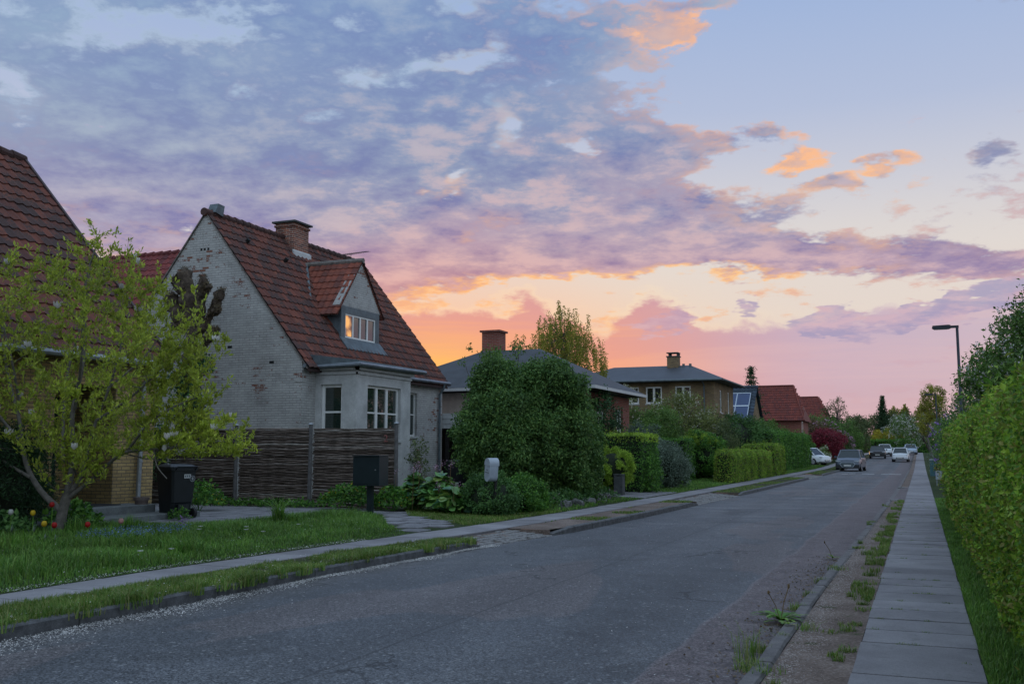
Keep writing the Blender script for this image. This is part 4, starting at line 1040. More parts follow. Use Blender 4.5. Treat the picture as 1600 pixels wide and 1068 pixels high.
# ---------------------------------------------------------------- red brick house with dark hip roof and carport
def hip(mb, x0, x1, y0, y1, ze, zr, inx, iny=None, th=.14, ax='x'):
    """hip roof with its ridge along x, inset inx from each end"""
    ym = (y0 + y1) / 2
    vs = [(x0, y0, ze), (x1, y0, ze), (x1, y1, ze), (x0, y1, ze), (x0 + inx, ym, zr), (x1 - inx, ym, zr), (x0, y0, ze - th), (x1, y0, ze - th), (x1, y1, ze - th), (x0, y1, ze - th)]
    mb.add(vs, [(0, 1, 5, 4), (1, 2, 5), (2, 3, 4, 5), (3, 0, 4), (6, 7, 1, 0), (7, 8, 2, 1), (8, 9, 3, 2), (9, 6, 0, 3), (9, 8, 7, 6)], .5)
h3 = empty('brick_house', (-16.4, 39.7, .2), 'red brick house with dark hipped roof behind the huge round bush', 'house')
mb = HB(); wall(mb, 'x', -12.24, -12.0, 36.4, 43.3, .1, 3.9, [(38.3, 39.6, .9, 3.2), (41.25, 42.25, 1.0, 3.35)])
mb.box(-20.6, -12.24, 42.9, 43.3, .1, 3.9, .5); mb.put('wall', M['rbrick'], h3)
mb = HB(); mb.box(-20.6, -12.24, 36.4, 42.9, .1, 3.9, .5); mb.put('cream_wall', M['cream'], h3)
window(h3, 'x', -12.0, 1, 41.25, 42.25, 1.0, 3.35, 2, (.28, .62), fr=.07, glass='glassg'); window(h3, 'x', -12.0, 1, 38.3, 39.6, .9, 3.2, 2, (.5,), fr=.07)
mb = HB(); hip(mb, -21.2, -11.35, 35.9, 43.7, 4.08, 5.92, 3.6); mb.put('roof', M['slate'], h3)
mb = HB(); mb.box(-11.35, -11.27, 35.9, 43.7, 3.94, 4.06, .5); mb.box(-21.2, -11.35, 35.82, 35.90, 3.94, 4.06, .5); mb.put('fascia', M['offw'], h3)
ch = HB(); ch.box(-17.75, -16.95, 40.0, 40.8, 5.2, 6.78, .5); cho = ch.put('chimney', M['rbrick'], h3)
cp = HB(); cp.box(-17.83, -16.87, 39.92, 40.88, 6.78, 6.86, .5); cp.put('chimney_cap', M['rbrick'], cho)
cf = HB(); cf.box(-17.79, -16.91, 39.96, 40.84, 5.3, 5.62, .5); cf.put('flashing', M['lead'], cho)
carp = empty('carport', (-16.5, 34.5, .2), 'flat carport with white fascia left of the huge round bush', 'carport')
mb = HB(); mb.box(-20, -12.9, 33.2, 36.2, 2.84, 2.92, .5); mb.put('roof', M['slate'], carp)
mb = HB(); mb.box(-20, -12.9, 33.12, 33.2, 2.40, 2.95, .5)
for z in (2.58, 2.76): mb.box(-20, -12.9, 33.10, 33.12, z, z + .012, .5)
mb.put('fascia', M['offw'], carp)
for x in (-19.2, -16.2, -13.2): mb = HB(); mb.box(x - .06, x + .06, 33.3, 33.42, .1, 2.84, .5); mb.put('post', M['wood_dark'], carp)
mb = HB(); mb.box(-20, -12.9, 36.3, 36.38, .1, 2.8, .5); mb.put('back_wall', M['wood_dark'], carp)

# ---------------------------------------------------------------- two-storey ochre brick house
h4 = empty('brick_house', (-16.5, 65.5, .2), 'two-storey ochre brick house with a low grey hipped roof', 'house')
mb = HB()
H1 = [(-20.9, -19.7, 4.55, 5.62), (-17.7, -16.55, 4.55, 5.62), (-16.10, -15.05, 4.55, 5.62), (-14.2, -13.2, 4.55, 5.62)]
wall(mb, 'y', 62.1, 62.36, -21.5, -11.75, .1, 5.9, H1)
wall(mb, 'x', -12.01, -11.75, 62.36, 69.0, .1, 5.9, [(64.05, 64.85, 4.0, 5.45), (66.9, 67.65, 4.0, 5.45)])
mb.box(-21.5, -12.01, 62.36, 69.0, .1, 5.88, .5)
mb.box(-21.54, -11.71, 62.06, 62.10, 3.9, 4.0, .5); mb.box(-11.75, -11.71, 62.10, 69.04, 3.9, 4.0, .5); mb.box(-21.54, -11.73, 62.08, 62.10, 5.66, 5.70, .5)
mb.put('wall', M['obrick'], h4)
for a, b_, c2, d2 in H1: window(h4, 'y', 62.1, -1, a, b_, c2, d2, 2, (), fr=.09, dep=.06)
window(h4, 'x', -11.75, 1, 64.05, 64.85, 4.0, 5.45, 1, (.6,), fr=.09, dep=.06, glass='curtain'); window(h4, 'x', -11.75, 1, 66.9, 67.65, 4.0, 5.45, 1, (.6,), fr=.09, dep=.06, glass='curtain')
mb = HB(); hip(mb, -22.0, -11.15, 61.5, 69.7, 6.02, 7.22, 2.8); mb.put('roof', M['slate2'], h4)
gutter(h4, [(-22.0, 61.42, 5.95), (-11.1, 61.42, 5.95)], .07, 'lead'); gutter(h4, [(-11.08, 61.42, 5.95), (-11.08, 69.7, 5.95)], .07, 'lead')
mb = HB(); mb.tube([(-12.35, 61.45, 5.9), (-12.35, 62.0, 5.6), (-12.35, 62.0, .2)], .045, 6, .5); mb.put('downpipe', M['lead'], h4)
mb = HB(); mb.box(-15.35, -14.62, 64.9, 65.6, 6.9, 7.75, .5); cho = mb.put('chimney', M['obrick'], h4)
mb = HB(); mb.box(-15.40, -14.57, 64.85, 65.65, 7.75, 7.82, .5)
for dx_, dy_ in ((0, 0), (.55, 0), (0, .5), (.55, .5)): mb.box(-15.27 + dx_, -15.17 + dx_, 65.0 + dy_, 65.1 + dy_, 7.82, 8.0, .5)
mb.box(-15.38, -14.6, 64.87, 65.63, 8.0, 8.06, .5); mb.put('chimney_cap', M['stonepost'], cho)
for vx_ in (-14.4, -13.95): mb = HB(); mb.box(vx_, vx_ + .15, 65.2, 65.35, 6.95, 7.3, .5); mb.put('roof_vent', M['lead'], h4)

# ---------------------------------------------------------------- solar-panel house
h5 = empty('house', (-15, 79, .2), 'low house with blue-black glazed tile roof carrying four framed solar panels', 'house')
mb = HB(); mb.prism([(76.0, .1), (82.0, .1), (82.0, 3.6), (79.0, 6.2), (76.0, 3.6)], 'x', -19, -11.75, .5); mb.put('wall', M['obrick'], h5)
O5, D5 = (-11.55, 75.4, 3.2), (0, 3.6, 3.25); L5 = math.hypot(3.6, 3.25)
tile_roof('roof', O5, (-1, 0, 0), D5, 7.6, L5, M['tile_blue'], h5, tw=.30, tl=.38, amp=.06, thick=.04)
tile_roof('roof', (-11.55, 82.6, 3.2), (-1, 0, 0), (0, -3.6, 3.25), 7.6, L5, M['tile_blue'], h5, tw=.6, tl=.8)
mb = HB(); mb.tube([(-11.5, 79, 6.5), (-19.1, 79, 6.5)], .13, 8, .5); mb.put('ridge_tiles', M['tile_blue'], h5)
Vn = nrm(np.array(D5, float)); Nn = np.array((0, -Vn[2], Vn[1]))
for i in range(3):
    for j in range(2):
        o_ = np.array((-11.98 - i * 1.02, 75.4, 3.2)) + Vn * (4.05 - (j + 1) * 1.55) + Nn * .14
        a, b_, c2, d2 = o_, o_ + np.array((-1, 0, 0)), o_ + np.array((-1, 0, 0)) + Vn * 1.5, o_ + Vn * 1.5
        f_ = HB()
        for p_, q_ in ((a, b_), (b_, c2), (c2, d2), (d2, a)): f_.tube([p_, q_], .035, 4, .5)
        fo = f_.put('solar_panel', M['alu'], h5)
        g_ = HB(); g_.add([a, b_, c2, d2], [(0, 1, 2, 3)], .5); g_.put('pane', M['panel'], fo)
# ---------------------------------------------------------------- red-roofed houses
def redhouse(cx0, cx1, yr, zr, ze, run, hipx, label, mat, win=True):
    h = empty('brick_house', ((cx0 + cx1) / 2, yr, .2), label, 'house')
    mb = HB(); ex = cx1 + hipx; mb.box(cx0, ex - .3, yr - run + .5, yr + run - .5, .2, ze + .1, .5); mb.put('wall', M['rbrick'], h)
    L = math.hypot(run, zr - ze)
    def mk(u, v): return u > hipx * (v / L) ** 1.6 - .1
    tile_roof('roof', (ex, yr - run, ze), (-1, 0, 0), (0, run, zr - ze), ex - cx0, L, mat, h, tw=.18, tl=.36, amp=.04, thick=.04, mask=mk)
    rb = HB(); rb.add([(ex, yr - run, ze - .02), (cx0, yr - run, ze - .02), (cx0, yr, zr - .02), (cx1, yr, zr - .02), (ex, yr + run, ze - .02), (cx0, yr + run, ze - .02)], [(0, 1, 2, 3), (3, 2, 5, 4), (0, 3, 4)], .5)
    rb.put('roof', mat, h)
    vg = HB(); vg.tube([(cx1, yr, zr + .05), (cx1 + hipx * .55, yr - run * .55, (zr * .45 + ze * .55) + .06), (ex + .05, yr - run, ze)], .09, 6, .5); vg.tube([(cx1, yr, zr + .05), (cx0, yr, zr + .05)], .1, 6, .5); vg.put('ridge_tiles', mat, h)
    if win: window(h, 'x', ex - .3, 1, yr - run + 1.2, yr - run + 2.2, ze - 1.3, ze - .05, 1, (), fr=.12, dep=-.02, glass='curtain')
    return h
redhouse(-24, -11.2, 100, 7.8, 4.36, 3.8, 1.25, 'brick house with bright red tiled roof next to the blue solar roof', M['tile_red'])
redhouse(-26, -12.0, 134, 8.4, 4.7, 4.2, 1.9, 'farther and smaller red tiled roof beyond the larger red roof', M['tile_red'], False)

# ================================================================ vegetation
def leaves(name, P, N, size, mat, parent=None, aspect=.5, align=.45, label=None, droop=0.0, kind=None, three=False):
    """one small folded leaf per point"""
    n = len(P); N = nrm(N * align + rdir(n) * (1 - align))
    T = nrm(np.cross(N, rdir(n)))
    if droop: T = nrm(T + np.array([0, 0, -droop]))
    B = nrm(np.cross(N, T)); s_ = (size * rs.uniform(.6, 1.35, n))[:, None]; a = aspect * .5
    V = np.stack([P, P + T * s_ * .45 + B * s_ * a + N * s_ * .10, P + T * s_, P + T * s_ * .45 - B * s_ * a + N * s_ * .10], 1)
    b = np.arange(n)[:, None] * 4
    F = np.concatenate([b + [0, 1, 2], b + [0, 2, 3]], 1).ravel()
    V = V.reshape(-1, 3)
    if parent is not None: V = V - np.array(parent.location)
    o = raw_mesh(name, V, F, 3, mat, parent, {'rnd': np.repeat(rs.rand(n), 2)})
    if label: tag(o, label)
    if kind: o['kind'] = kind
    return o
def clump_centres(c, r, n, zmin=None, surf=.6, lump=.12):
    c, r = np.array(c, float), np.array(r, float)
    d = rdir(n * 3); q = rs.rand(n * 3) ** (1 / 3.0); q = surf + (1 - surf) * q
    wob_ = 1 + lump * np.sin(d[:, :1] * 5 + c[0]) * np.cos(d[:, 1:2] * 4 + c[1]) + rs.normal(size=(n * 3, 1)) * lump * .5
    p = c + d * r * q[:, None] * wob_
    if zmin is not None: p = p[p[:, 2] > zmin]
    return p[:n]
def cloud(cs, r, per, c0, flat=1.0, up=.25):
    """leaf points and outward normals around clump centres cs"""
    n = len(cs); d = rdir(n * per); rr = np.repeat(np.broadcast_to(r, n) * rs.uniform(.65, 1.25, n), per)
    q = rs.rand(n * per) ** .5
    P = np.repeat(cs, per, 0) + d * (rr * q)[:, None] * np.array([1, 1, flat])
    N = nrm(d + nrm(np.repeat(cs, per, 0) - np.array(c0)) * .8 + np.array([0, 0, up]))
    return P, N
def limb(mb, a, b, r0, r1, bend=.18, seg=6, n=7):
    a, b = Vector(a), Vector(b); L = (b - a).length
    o = Vector((random.uniform(-1, 1), random.uniform(-1, 1), random.uniform(.2, 1))) * L * bend
    pts = []; rad = []
    for i in range(seg + 1):
        t = i / seg; p = a.lerp(b, t) + o * math.sin(math.pi * t) * .6
        if 0 < i < seg: p += Vector((random.uniform(-1, 1), random.uniform(-1, 1), random.uniform(-1, 1))) * L * .018
        pts.append(p); rad.append(r0 + (r1 - r0) * t)
    mb.tube(pts, rad, n, .5, caps=False)
    return pts
def sub(vs, parent): off = np.array(parent.location); return [tuple(np.array(p) - off) for p in vs]
def lobes(cs_spec, n, zmin, surf):
    out = [clump_centres(c, r, int(n * f), zmin, surf) for c, r, f in cs_spec]
    return np.concatenate(out)
def bush(name, label, cat, c, r, mat, size, nclump, per, cr, group=None, zmin=None, stems=5, bark='bark', aspect=.5, surf=.55, droop=0.0, flowers=None, align=.45, base=None, core=False, flat=1.0, lob=None):
    """rounded shrub or tree crown: c centre, r radii"""
    g0 = base if base is not None else (c[0], c[1], float(gz(c[0], c[1])) if c[0] < -7 else float(gy(c[1])) + .05)
    t = empty(name, g0, label, cat, group)
    zmin = g0[2] + .03 if zmin is None else zmin
    cs = clump_centres(c, r, nclump, zmin, surf) if lob is None else lobes(lob, nclump, zmin, surf)
    mb = MB()
    for k in range(stems):
        e = cs[(k * 7919) % len(cs)]; off = Vector((random.uniform(-.12, .12), random.uniform(-.12, .12), 0)) * min(1, r[0])
        limb(mb, Vector(g0) + off - Vector((0, 0, .1)), Vector(e) * .92 + Vector(c) * .08, max(.012, .022 * r[2] * 1.2), .008, .15)
    mb.v = sub(mb.v, t); mb.build('branches', M[bark], t, smooth=True)
    P, N = cloud(cs, cr, per, c, flat)
    if lob is not None:      # arching sprays that break the outline
        m_ = 260; i = rs.randint(0, len(cs), m_); o0 = cs[i]; d = nrm(o0 - np.array(c) + np.array([0, 0, .5])) + rs.normal(size=(m_, 3)) * .25; d = nrm(d + np.array([0, 0, .45])); L = rs.uniform(.35, .85, m_)
        u = np.linspace(.1, 1, 22)[None, :, None]; Q = o0[:, None, :] + d[:, None, :] * (u * L[:, None, None]) - np.array([0, 0, 1.])[None, None] * (u ** 2 * L[:, None, None] * .75) + rs.normal(size=(m_, 22, 3)) * .028
        P = np.concatenate([P, Q.reshape(-1, 3)]); N = np.concatenate([N, nrm(rs.normal(size=(m_ * 22, 3)) + np.array([0, 0, .8]))])
    k = P[:, 2] > g0[2] + .01
    leaves('foliage', P[k], N[k], size, M[mat], t, aspect, align, droop=droop)
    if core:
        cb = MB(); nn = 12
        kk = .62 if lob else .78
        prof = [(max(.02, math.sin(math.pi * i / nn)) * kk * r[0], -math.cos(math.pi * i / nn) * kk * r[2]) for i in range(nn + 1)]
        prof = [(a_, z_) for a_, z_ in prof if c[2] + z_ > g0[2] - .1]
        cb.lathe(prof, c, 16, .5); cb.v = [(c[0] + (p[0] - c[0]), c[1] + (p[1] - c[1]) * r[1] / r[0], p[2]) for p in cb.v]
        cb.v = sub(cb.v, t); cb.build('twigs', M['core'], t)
    if flowers:
        fm, fs_, fn, fl = flowers
        i = rs.randint(0, len(P), fn); Pf = P[i] + N[i] * fs_ * 1.2
        fp = []; 
        Pq = np.repeat(Pf, 5, 0) + rs.normal(size=(fn * 5, 3)) * fs_ * .45
        leaves(fl, Pq, np.repeat(N[i], 5, 0), fs_, M[fm], t, .8, .3)
    return t
def tree(name, label, cat, base, hgt, crown_c, crown_r, mat, size, nclump, per, cr, trunk_r=.15, bark='bark', group=None, nl=9, aspect=.5, surf=.5, droop=0.0, flowers=None, align=.4, zmin=None, fork=.35):
    t = empty(name, base, label, cat, group); b = Vector(base)
    cs = clump_centres(crown_c, crown_r, nclump, zmin if zmin is not None else base[2] + .4, surf)
    top = Vector(crown_c) + Vector((0, 0, crown_r[2] * .45))
    mb = MB(); spine = [b - Vector((0, 0, .15))] + [b.lerp(top, i / 6) + Vector((random.uniform(-1, 1), random.uniform(-1, 1), 0)) * .035 * hgt * (i / 6) for i in range(1, 7)]
    mb.tube(spine, [trunk_r * 1.25] + [trunk_r * (1 - .85 * i / 6) for i in range(1, 7)], 9, .5, caps=False)
    mb.v = sub(mb.v, t); mb.build('trunk', M[bark], t, smooth=True)
    mb = MB()
    for k in range(nl):
        s0 = spine[min(5, 1 + int(fork * 6) + k % 3)]; e = Vector(cs[(k * 4201) % len(cs)])
        pts = limb(mb, s0, e, trunk_r * .42, .012, .14)
        for q in range(2): e2 = Vector(cs[(k * 977 + q * 31) % len(cs)]); 
        limb(mb, pts[3], e.lerp(Vector(cs[(k * 977 + 31) % len(cs)]), .4), trunk_r * .2, .008, .1, 4, 5)
    mb.v = sub(mb.v, t); mb.build('limbs', M[bark], t, smooth=True)
    P, N = cloud(cs, cr, per, crown_c)
    leaves('crown', P, N, size, M[mat], t, aspect, align, droop=droop)
    if flowers:
        fm, fs_, fn, fl = flowers; i = rs.randint(0, len(P), fn)
        Pq = np.repeat(P[i] + N[i] * fs_, 5, 0) + rs.normal(size=(fn * 5, 3)) * fs_ * .6
        leaves(fl, Pq, np.repeat(N[i], 5, 0), fs_, M[fm], t, .8, .3)
    return t
def hedge(name, label, x0, x1, y0, y1, z0, z1, rr, mat, size, dens, group=None, rough=.05, cat='hedge', aspect=.55, fade=None, bulge=0.0, sides='xXyYz', align=.5, topmat=None):
    t = empty(name, ((x0 + x1) / 2, (y0 + y1) / 2, z0), label, cat, group)
    # twiggy inner body with a lumpy surface
    nx, ny, nz = max(2, int((x1 - x0) / .35)), max(2, int((y1 - y0) / .6)), max(2, int((z1 - z0) / .35))
    bm = bmesh.new(); bmesh.ops.create_cube(bm, size=1.0)
    bmesh.ops.subdivide_edges(bm, edges=bm.edges[:], cuts=6, use_grid_fill=True)
    ins = size * .55 + rough
    for v in bm.verts:
        p = np.array(v.co) * 2; q = np.clip(p, -1, 1)
        P_ = np.array([(x0 + x1) / 2, (y0 + y1) / 2, (z0 + z1) / 2]) + q * np.array([(x1 - x0) / 2, (y1 - y0) / 2, (z1 - z0) / 2])
        lo = np.array([x0, y0, z0 - 1]) + rr; hi = np.array([x1, y1, z1]) - rr
        base_ = np.clip(P_, np.minimum(lo, hi), np.maximum(lo, hi)); d = P_ - base_; L = np.linalg.norm(d)
        if L > 1e-6: P_ = base_ + d / L * max(.01, rr - ins)
        v.co = Vector(P_ - np.array(t.location))
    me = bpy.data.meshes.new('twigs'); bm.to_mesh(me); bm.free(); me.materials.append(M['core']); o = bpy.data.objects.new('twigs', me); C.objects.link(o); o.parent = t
    Ps = []; Ns = []
    def face(n, fn, nv): Ps.append(fn(rs.rand(n), rs.rand(n))); Ns.append(np.tile(np.array(nv, float), (n, 1)))
    dx_, dy_, dz_ = x1 - x0, y1 - y0, z1 - z0
    yf = (lambda v: y0 + dy_ * v) if fade is None else (lambda v: y0 + dy_ * v ** fade)
    if 'x' in sides: face(int(dens * dy_ * dz_), lambda u, v: np.c_[x0 + 0 * u, yf(v), z0 + u * dz_], (-1, 0, 0))
    if 'X' in sides: face(int(dens * dy_ * dz_), lambda u, v: np.c_[x1 + 0 * u, yf(v), z0 + u * dz_], (1, 0, 0))
    if 'y' in sides: face(int(dens * dx_ * dz_), lambda u, v: np.c_[x0 + u * dx_, y0 + 0 * u, z0 + v * dz_], (0, -1, 0))
    if 'Y' in sides: face(int(dens * dx_ * dz_ * .5), lambda u, v: np.c_[x0 + u * dx_, y1 + 0 * u, z0 + v * dz_], (0, 1, 0))
    if 'z' in sides: face(int(dens * dx_ * dy_), lambda u, v: np.c_[x0 + u * dx_, yf(v), z1 + 0 * u], (0, 0, 1))
    P = np.concatenate(Ps); N = np.concatenate(Ns)
    lo = np.array([x0 + rr, y0 + rr, z0 - 1]); hi = np.array([x1 - rr, y1 - rr, z1 - rr]); hi = np.maximum(hi, lo)
    base_ = np.clip(P, lo, hi); d = P - base_; L = np.linalg.norm(d, axis=1, keepdims=True); N = np.where(L > 1e-6, d / np.maximum(L, 1e-6), N)
    lump = (vnoise(P[:, 0] * 1 + P[:, 1], P[:, 2] + P[:, 1] * .3, 1.3, 41) - .5) * 2.2 + (vnoise(P[:, 0] + P[:, 1], P[:, 2], 4.0, 42) - .5) * 1.6
    depth = -np.abs(rs.normal(size=len(P))) * size * .7 + rs.rand(len(P)) * size * .35
    P = base_ + N * (rr + lump * rough + depth - .0)[:, None]
    if bulge: P[:, 0] -= bulge * np.sin(np.clip((P[:, 2] - z0) / dz_, 0, 1) * math.pi) * (N[:, 0] < -.3)
    k = P[:, 2] > z0
    P, N = P[k], N[k]
    sz = size
    if topmat:
        tp = (P[:, 2] > z1 - .22 - .1 * rs.rand(len(P)))  # leaves near the top take the top material
        leaves('foliage', P[~tp], N[~tp], sz, M[mat], t, aspect, align); leaves('foliage', P[tp], N[tp], sz, M[topmat], t, aspect, align, label='paler leaves along the top')
    else: leaves('foliage', P, N, sz, M[mat], t, aspect, align)
    # stray shoots breaking the clipped outline
    k = rs.rand(len(P)) < .012; Pk = P[k & (N[:, 2] > .3)]
    if len(Pk):
        m_ = 5; Q = (Pk[:, None, :] + np.array([0, 0, 1.])[None, None] * (rs.rand(len(Pk), m_)[:, :, None] * size * 3.2) + rs.normal(size=(len(Pk), m_, 3)) * size * .3).reshape(-1, 3)
        leaves('foliage', Q, np.tile([0, 0, 1.], (len(Q), 1)), size * .8, M[topmat or mat], t, aspect, .2)
    return t

# ---- clipped hedge on the right, beside the pavement
def right_hedge():
    t = empty('hedge', (1.5, 18, .05), 'tall clipped beech hedge with yellow-green leaves along the right pavement', 'hedge')
    y0, y1, z0 = 2.2, 28.0, .05
    fx = lambda y, z: .98 - .30 * np.sin(np.clip(z / 2.3, 0, 1) * math.pi * .55 + .0) + .22 * np.clip(1 - z / .8, 0, 1) - .18 * np.clip((11 - y) / 8, -0.6, 1) * 0 
    ztop = lambda y: 1.92 + .10 * np.sin(y * .7) + .05 * np.sin(y * 2.1 + 1)
    X = lambda y, z: .66 - .10 * np.sin(np.clip(z / 2.4, 0, 1) * math.pi) + .10 * (vnoise(y, z, 1.1, 51) - .5) + .09 * (vnoise(y, z, 3.2, 52) - .5) + np.clip(z - 1.9, 0, 1) ** 2 * 1.2
    # inner body
    vs = []; fs = []; ys_ = np.linspace(y0, y1, 60); zs_ = np.linspace(z0 - .1, 1, 2)
    prof = lambda y: [(float(X(y, 0)) + .16, z0 - .2), (float(X(y, .8)) + .14, .8), (float(X(y, 1.6)) + .14, 1.6), (float(X(y, 1.9)) + .22, float(ztop(y)) - .25), (1.3, float(ztop(y)) - .14), (2.4, float(ztop(y)) - .14), (2.5, z0)]
    for y in ys_:
        for p in prof(y): vs.append((p[0] - 1.5, y - 18, p[1] + float(gy(y)) - .05))
    n = 7
    for i in range(len(ys_) - 1):
        for k in range(n - 1): fs.append((i * n + k, i * n + k + 1, (i + 1) * n + k + 1, (i + 1) * n + k))
    fs.append(tuple(range(n))[::-1]); fs.append(tuple(range((len(ys_) - 1) * n, len(ys_) * n)))
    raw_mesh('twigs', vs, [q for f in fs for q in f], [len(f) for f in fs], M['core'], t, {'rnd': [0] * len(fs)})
    out = []
    # (y range, density per m2, leaf size)
    for ya, yb, dens, sz in ((2.2, 7, 2700, .042), (7, 12, 1800, .046), (12, 20, 950, .058), (20, 28, 460, .085)):
        a = (yb - ya) * 2.3; m_ = int(a * dens); y = ya + (yb - ya) * rs.rand(m_); z = rs.rand(m_) * 2.1
        x = X(y, z); ins = np.abs(rs.normal(size=m_)) * sz * 1.1 - rs.rand(m_) * sz * .6
        P = np.c_[x + ins, y, z0 + z]; N = np.tile([-1, 0, .25], (m_, 1)).astype(float); out.append((P, N, sz))
        a = (yb - ya) * 1.5; m_ = int(a * dens); y = ya + (yb - ya) * rs.rand(m_); x = .66 + rs.rand(m_) * 1.6
        z = ztop(y) + .1 * (vnoise(x, y, 2.5, 53) - .5) - np.clip(1.0 - x, 0, 1) * .40 - np.abs(rs.normal(size=m_)) * sz * .8
        out.append((np.c_[x, y, z0 + z], np.tile([0, 0, 1.], (m_, 1)), sz))
    m_ = 2600; x = .65 + rs.rand(m_) * 1.6; z = rs.rand(m_) * 2.05; out.append((np.c_[x, 28 + rs.rand(m_) * .1, z + z0], np.tile([0, 1., 0], (m_, 1)), .09))
    for P, N, sz in out:
        hol = vnoise(P[:, 1] * 1.0, P[:, 2] + P[:, 0], 2.6, 71) * .6 + vnoise(P[:, 1], P[:, 2] + P[:, 0], 6.5, 72) * .4
        kk_ = rs.rand(len(P)) < np.clip((hol - .26) * 6, .12, 1); P = P[kk_] + np.c_[np.clip(.45 - hol[kk_], 0, 1) * .35, np.zeros(kk_.sum()), np.zeros(kk_.sum())]; N = N[kk_]
        leaves('foliage', P, N, sz, M['l_hedge'], t, .62, .42)
    # shoots
    m_ = 420; y = 3 + rs.rand(m_) * 25; up = rs.rand(m_) < .6
    bx_ = np.where(up, .8 + rs.rand(m_) * 1.2, X(y, 1.5)); bz = np.where(up, ztop(y), rs.uniform(.3, 2.1, m_))
    D = np.where(up[:, None], np.array([0, 0, 1.]), np.array([-1., 0, .5])); L = rs.uniform(.05, .17, m_)
    Q = (np.c_[bx_, y, bz + z0][:, None, :] + nrm(D + rs.normal(size=(m_, 3)) * .3)[:, None, :] * (np.linspace(.1, 1, 7)[None, :, None] * L[:, None, None]) + rs.normal(size=(m_, 7, 3)) * .012).reshape(-1, 3)
    leaves('foliage', Q, rdir(len(Q)), .05, M['l_hedge'], t, .6, .2)
right_hedge()

# ---- right side: blossoming hawthorn and what stands behind the hedge
tree('hawthorn_tree', 'large hawthorn sprinkled with white blossom rising behind the right hedge', 'tree', (4.4, 24.5, .1), 5.6, (4.3, 24.8, 3.15), (3.1, 3.2, 2.0), 'l_mid', .095, 600, 210, .46, .17, nl=14, flowers=('l_white', .05, 4200, 'blossom'), surf=.5, zmin=1.2)
bush('bare_shrub', 'thin half-bare shrub reaching up beside the lamp post', 'shrub', (2.1, 33, 3.1), (1.0, 1.1, 1.5), 'l_olive', .07, 46, 26, .35, stems=16, surf=.3, base=(2.1, 33, .1))
bush('mixed_shrub', 'dark green shrub with lime tips beyond the end of the right hedge', 'shrub', (2.3, 42, 1.9), (1.7, 3.4, 1.8), 'l_dark', .09, 120, 90, .45, flowers=None, base=(2.3, 42, .1))
bush('lilac_bush', 'lilac bush with purple flower heads leaning to the right pavement', 'shrub', (1.7, 51, 1.75), (1.15, 2.6, 1.5), 'l_mid', .10, 90, 80, .4, flowers=('l_purple', .11, 170, 'blossom'), base=(1.8, 51, .1))
bush('yellow_shrub', 'small golden shrub low beside the right pavement', 'shrub', (1.15, 47, .8), (.45, .8, .65), 'l_gold', .06, 30, 60, .2, base=(1.15, 47, .05))
bush('ivy_shrub', 'grey-green hedge shrub hugging the far right pavement', 'shrub', (1.35, 68, 1.0), (.75, 7, 1.1), 'l_grey', .11, 90, 60, .35, base=(1.35, 68, .05))
tree('golden_birch', 'sunlit golden birch above the shrubs behind the lamp post', 'tree', (1.8, 86, .1), 7.5, (1.1, 86, 5.3), (.85, 1.1, 1.6), 'l_birch', .13, 60, 90, .34, .16, 'bark_grey', droop=.8)
tree('golden_birch', 'lower golden tree just left of the tall golden birch', 'tree', (1.2, 112, .3), 7, (.4, 112, 4.8), (.8, 1.2, 1.4), 'l_birch', .15, 44, 70, .34, .16, 'bark_grey', droop=.8)
tree('dark_tree', 'dark leafy tree between the hawthorn and the golden birch', 'tree', (4.2, 62, .1), 7.5, (4.3, 60, 4.2), (2.4, 4.0, 2.2), 'l_dark', .13, 110, 100, .55, .18)
tree('blossom_tree', 'white-blossoming tree arching over the far end of the right pavement', 'tree', (1.4, 118, .4), 5.5, (-.4, 118, 3.9), (3.1, 3.0, 1.7), 'l_mid', .13, 110, 80, .5, .14, flowers=('l_white', .11, 520, 'blossom'), zmin=2.3)

# ---- left row, from the front garden to the end of the street
bush('round_bush', 'huge round dark-green leafy bush beside the whitewashed house', 'shrub', (-9.95, 26.6, 1.8), (1.5, 1.7, 1.7), 'l_bush', .085, 1400, 150, .26, stems=14, surf=.60, droop=.7, zmin=.25, core=True,
     lob=[((-10.75, 25.5, 1.95), (1.05, 1.2, 1.7), .26), ((-9.85, 26.8, 2.1), (1.22, 1.45, 1.72), .38), ((-9.4, 28.0, 1.45), (.75, 1.2, 1.4), .13), ((-10.85, 25.5, 3.45), (.6, .6, .55), .05), ((-9.6, 26.4, 3.55), (.95, .8, .5), .07), ((-9.3, 27.4, 2.6), (.6, .8, .6), .05), ((-11.3, 25.3, 2.0), (.6, .7, .9), .04)])
bush('round_bush', 'airy top shoots of a shrub standing behind the huge round bush', 'shrub', (-12.6, 30.6, 3.1), (1.3, 1.2, 2.0), 'l_mid', .10, 120, 90, .34, stems=14, surf=.4, base=(-12.6, 30.6, .22))
bush('climber', 'dark climber hanging over the red brick corner by the white window', 'climber', (-11.5, 37.9, 2.5), (.5, 1.1, 1.45), 'l_ivy', .10, 60, 80, .3, base=(-11.5, 38.0, .22))
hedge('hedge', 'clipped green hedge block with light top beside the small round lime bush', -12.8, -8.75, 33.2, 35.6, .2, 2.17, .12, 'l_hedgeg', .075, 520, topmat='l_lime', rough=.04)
bush('leafy_shrub', 'bright leafy shrub at the right foot of the clipped hedge block', 'shrub', (-8.65, 33.9, .8), (.35, .6, .75), 'l_hedgeg', .08, 40, 60, .2)
bush('lime_bush', 'small round lime-yellow bush behind the dark stone post', 'shrub', (-9.35, 31.7, .98), (.62, .6, .68), 'l_lime', .05, 150, 110, .12, surf=.85, core=True, stems=4)
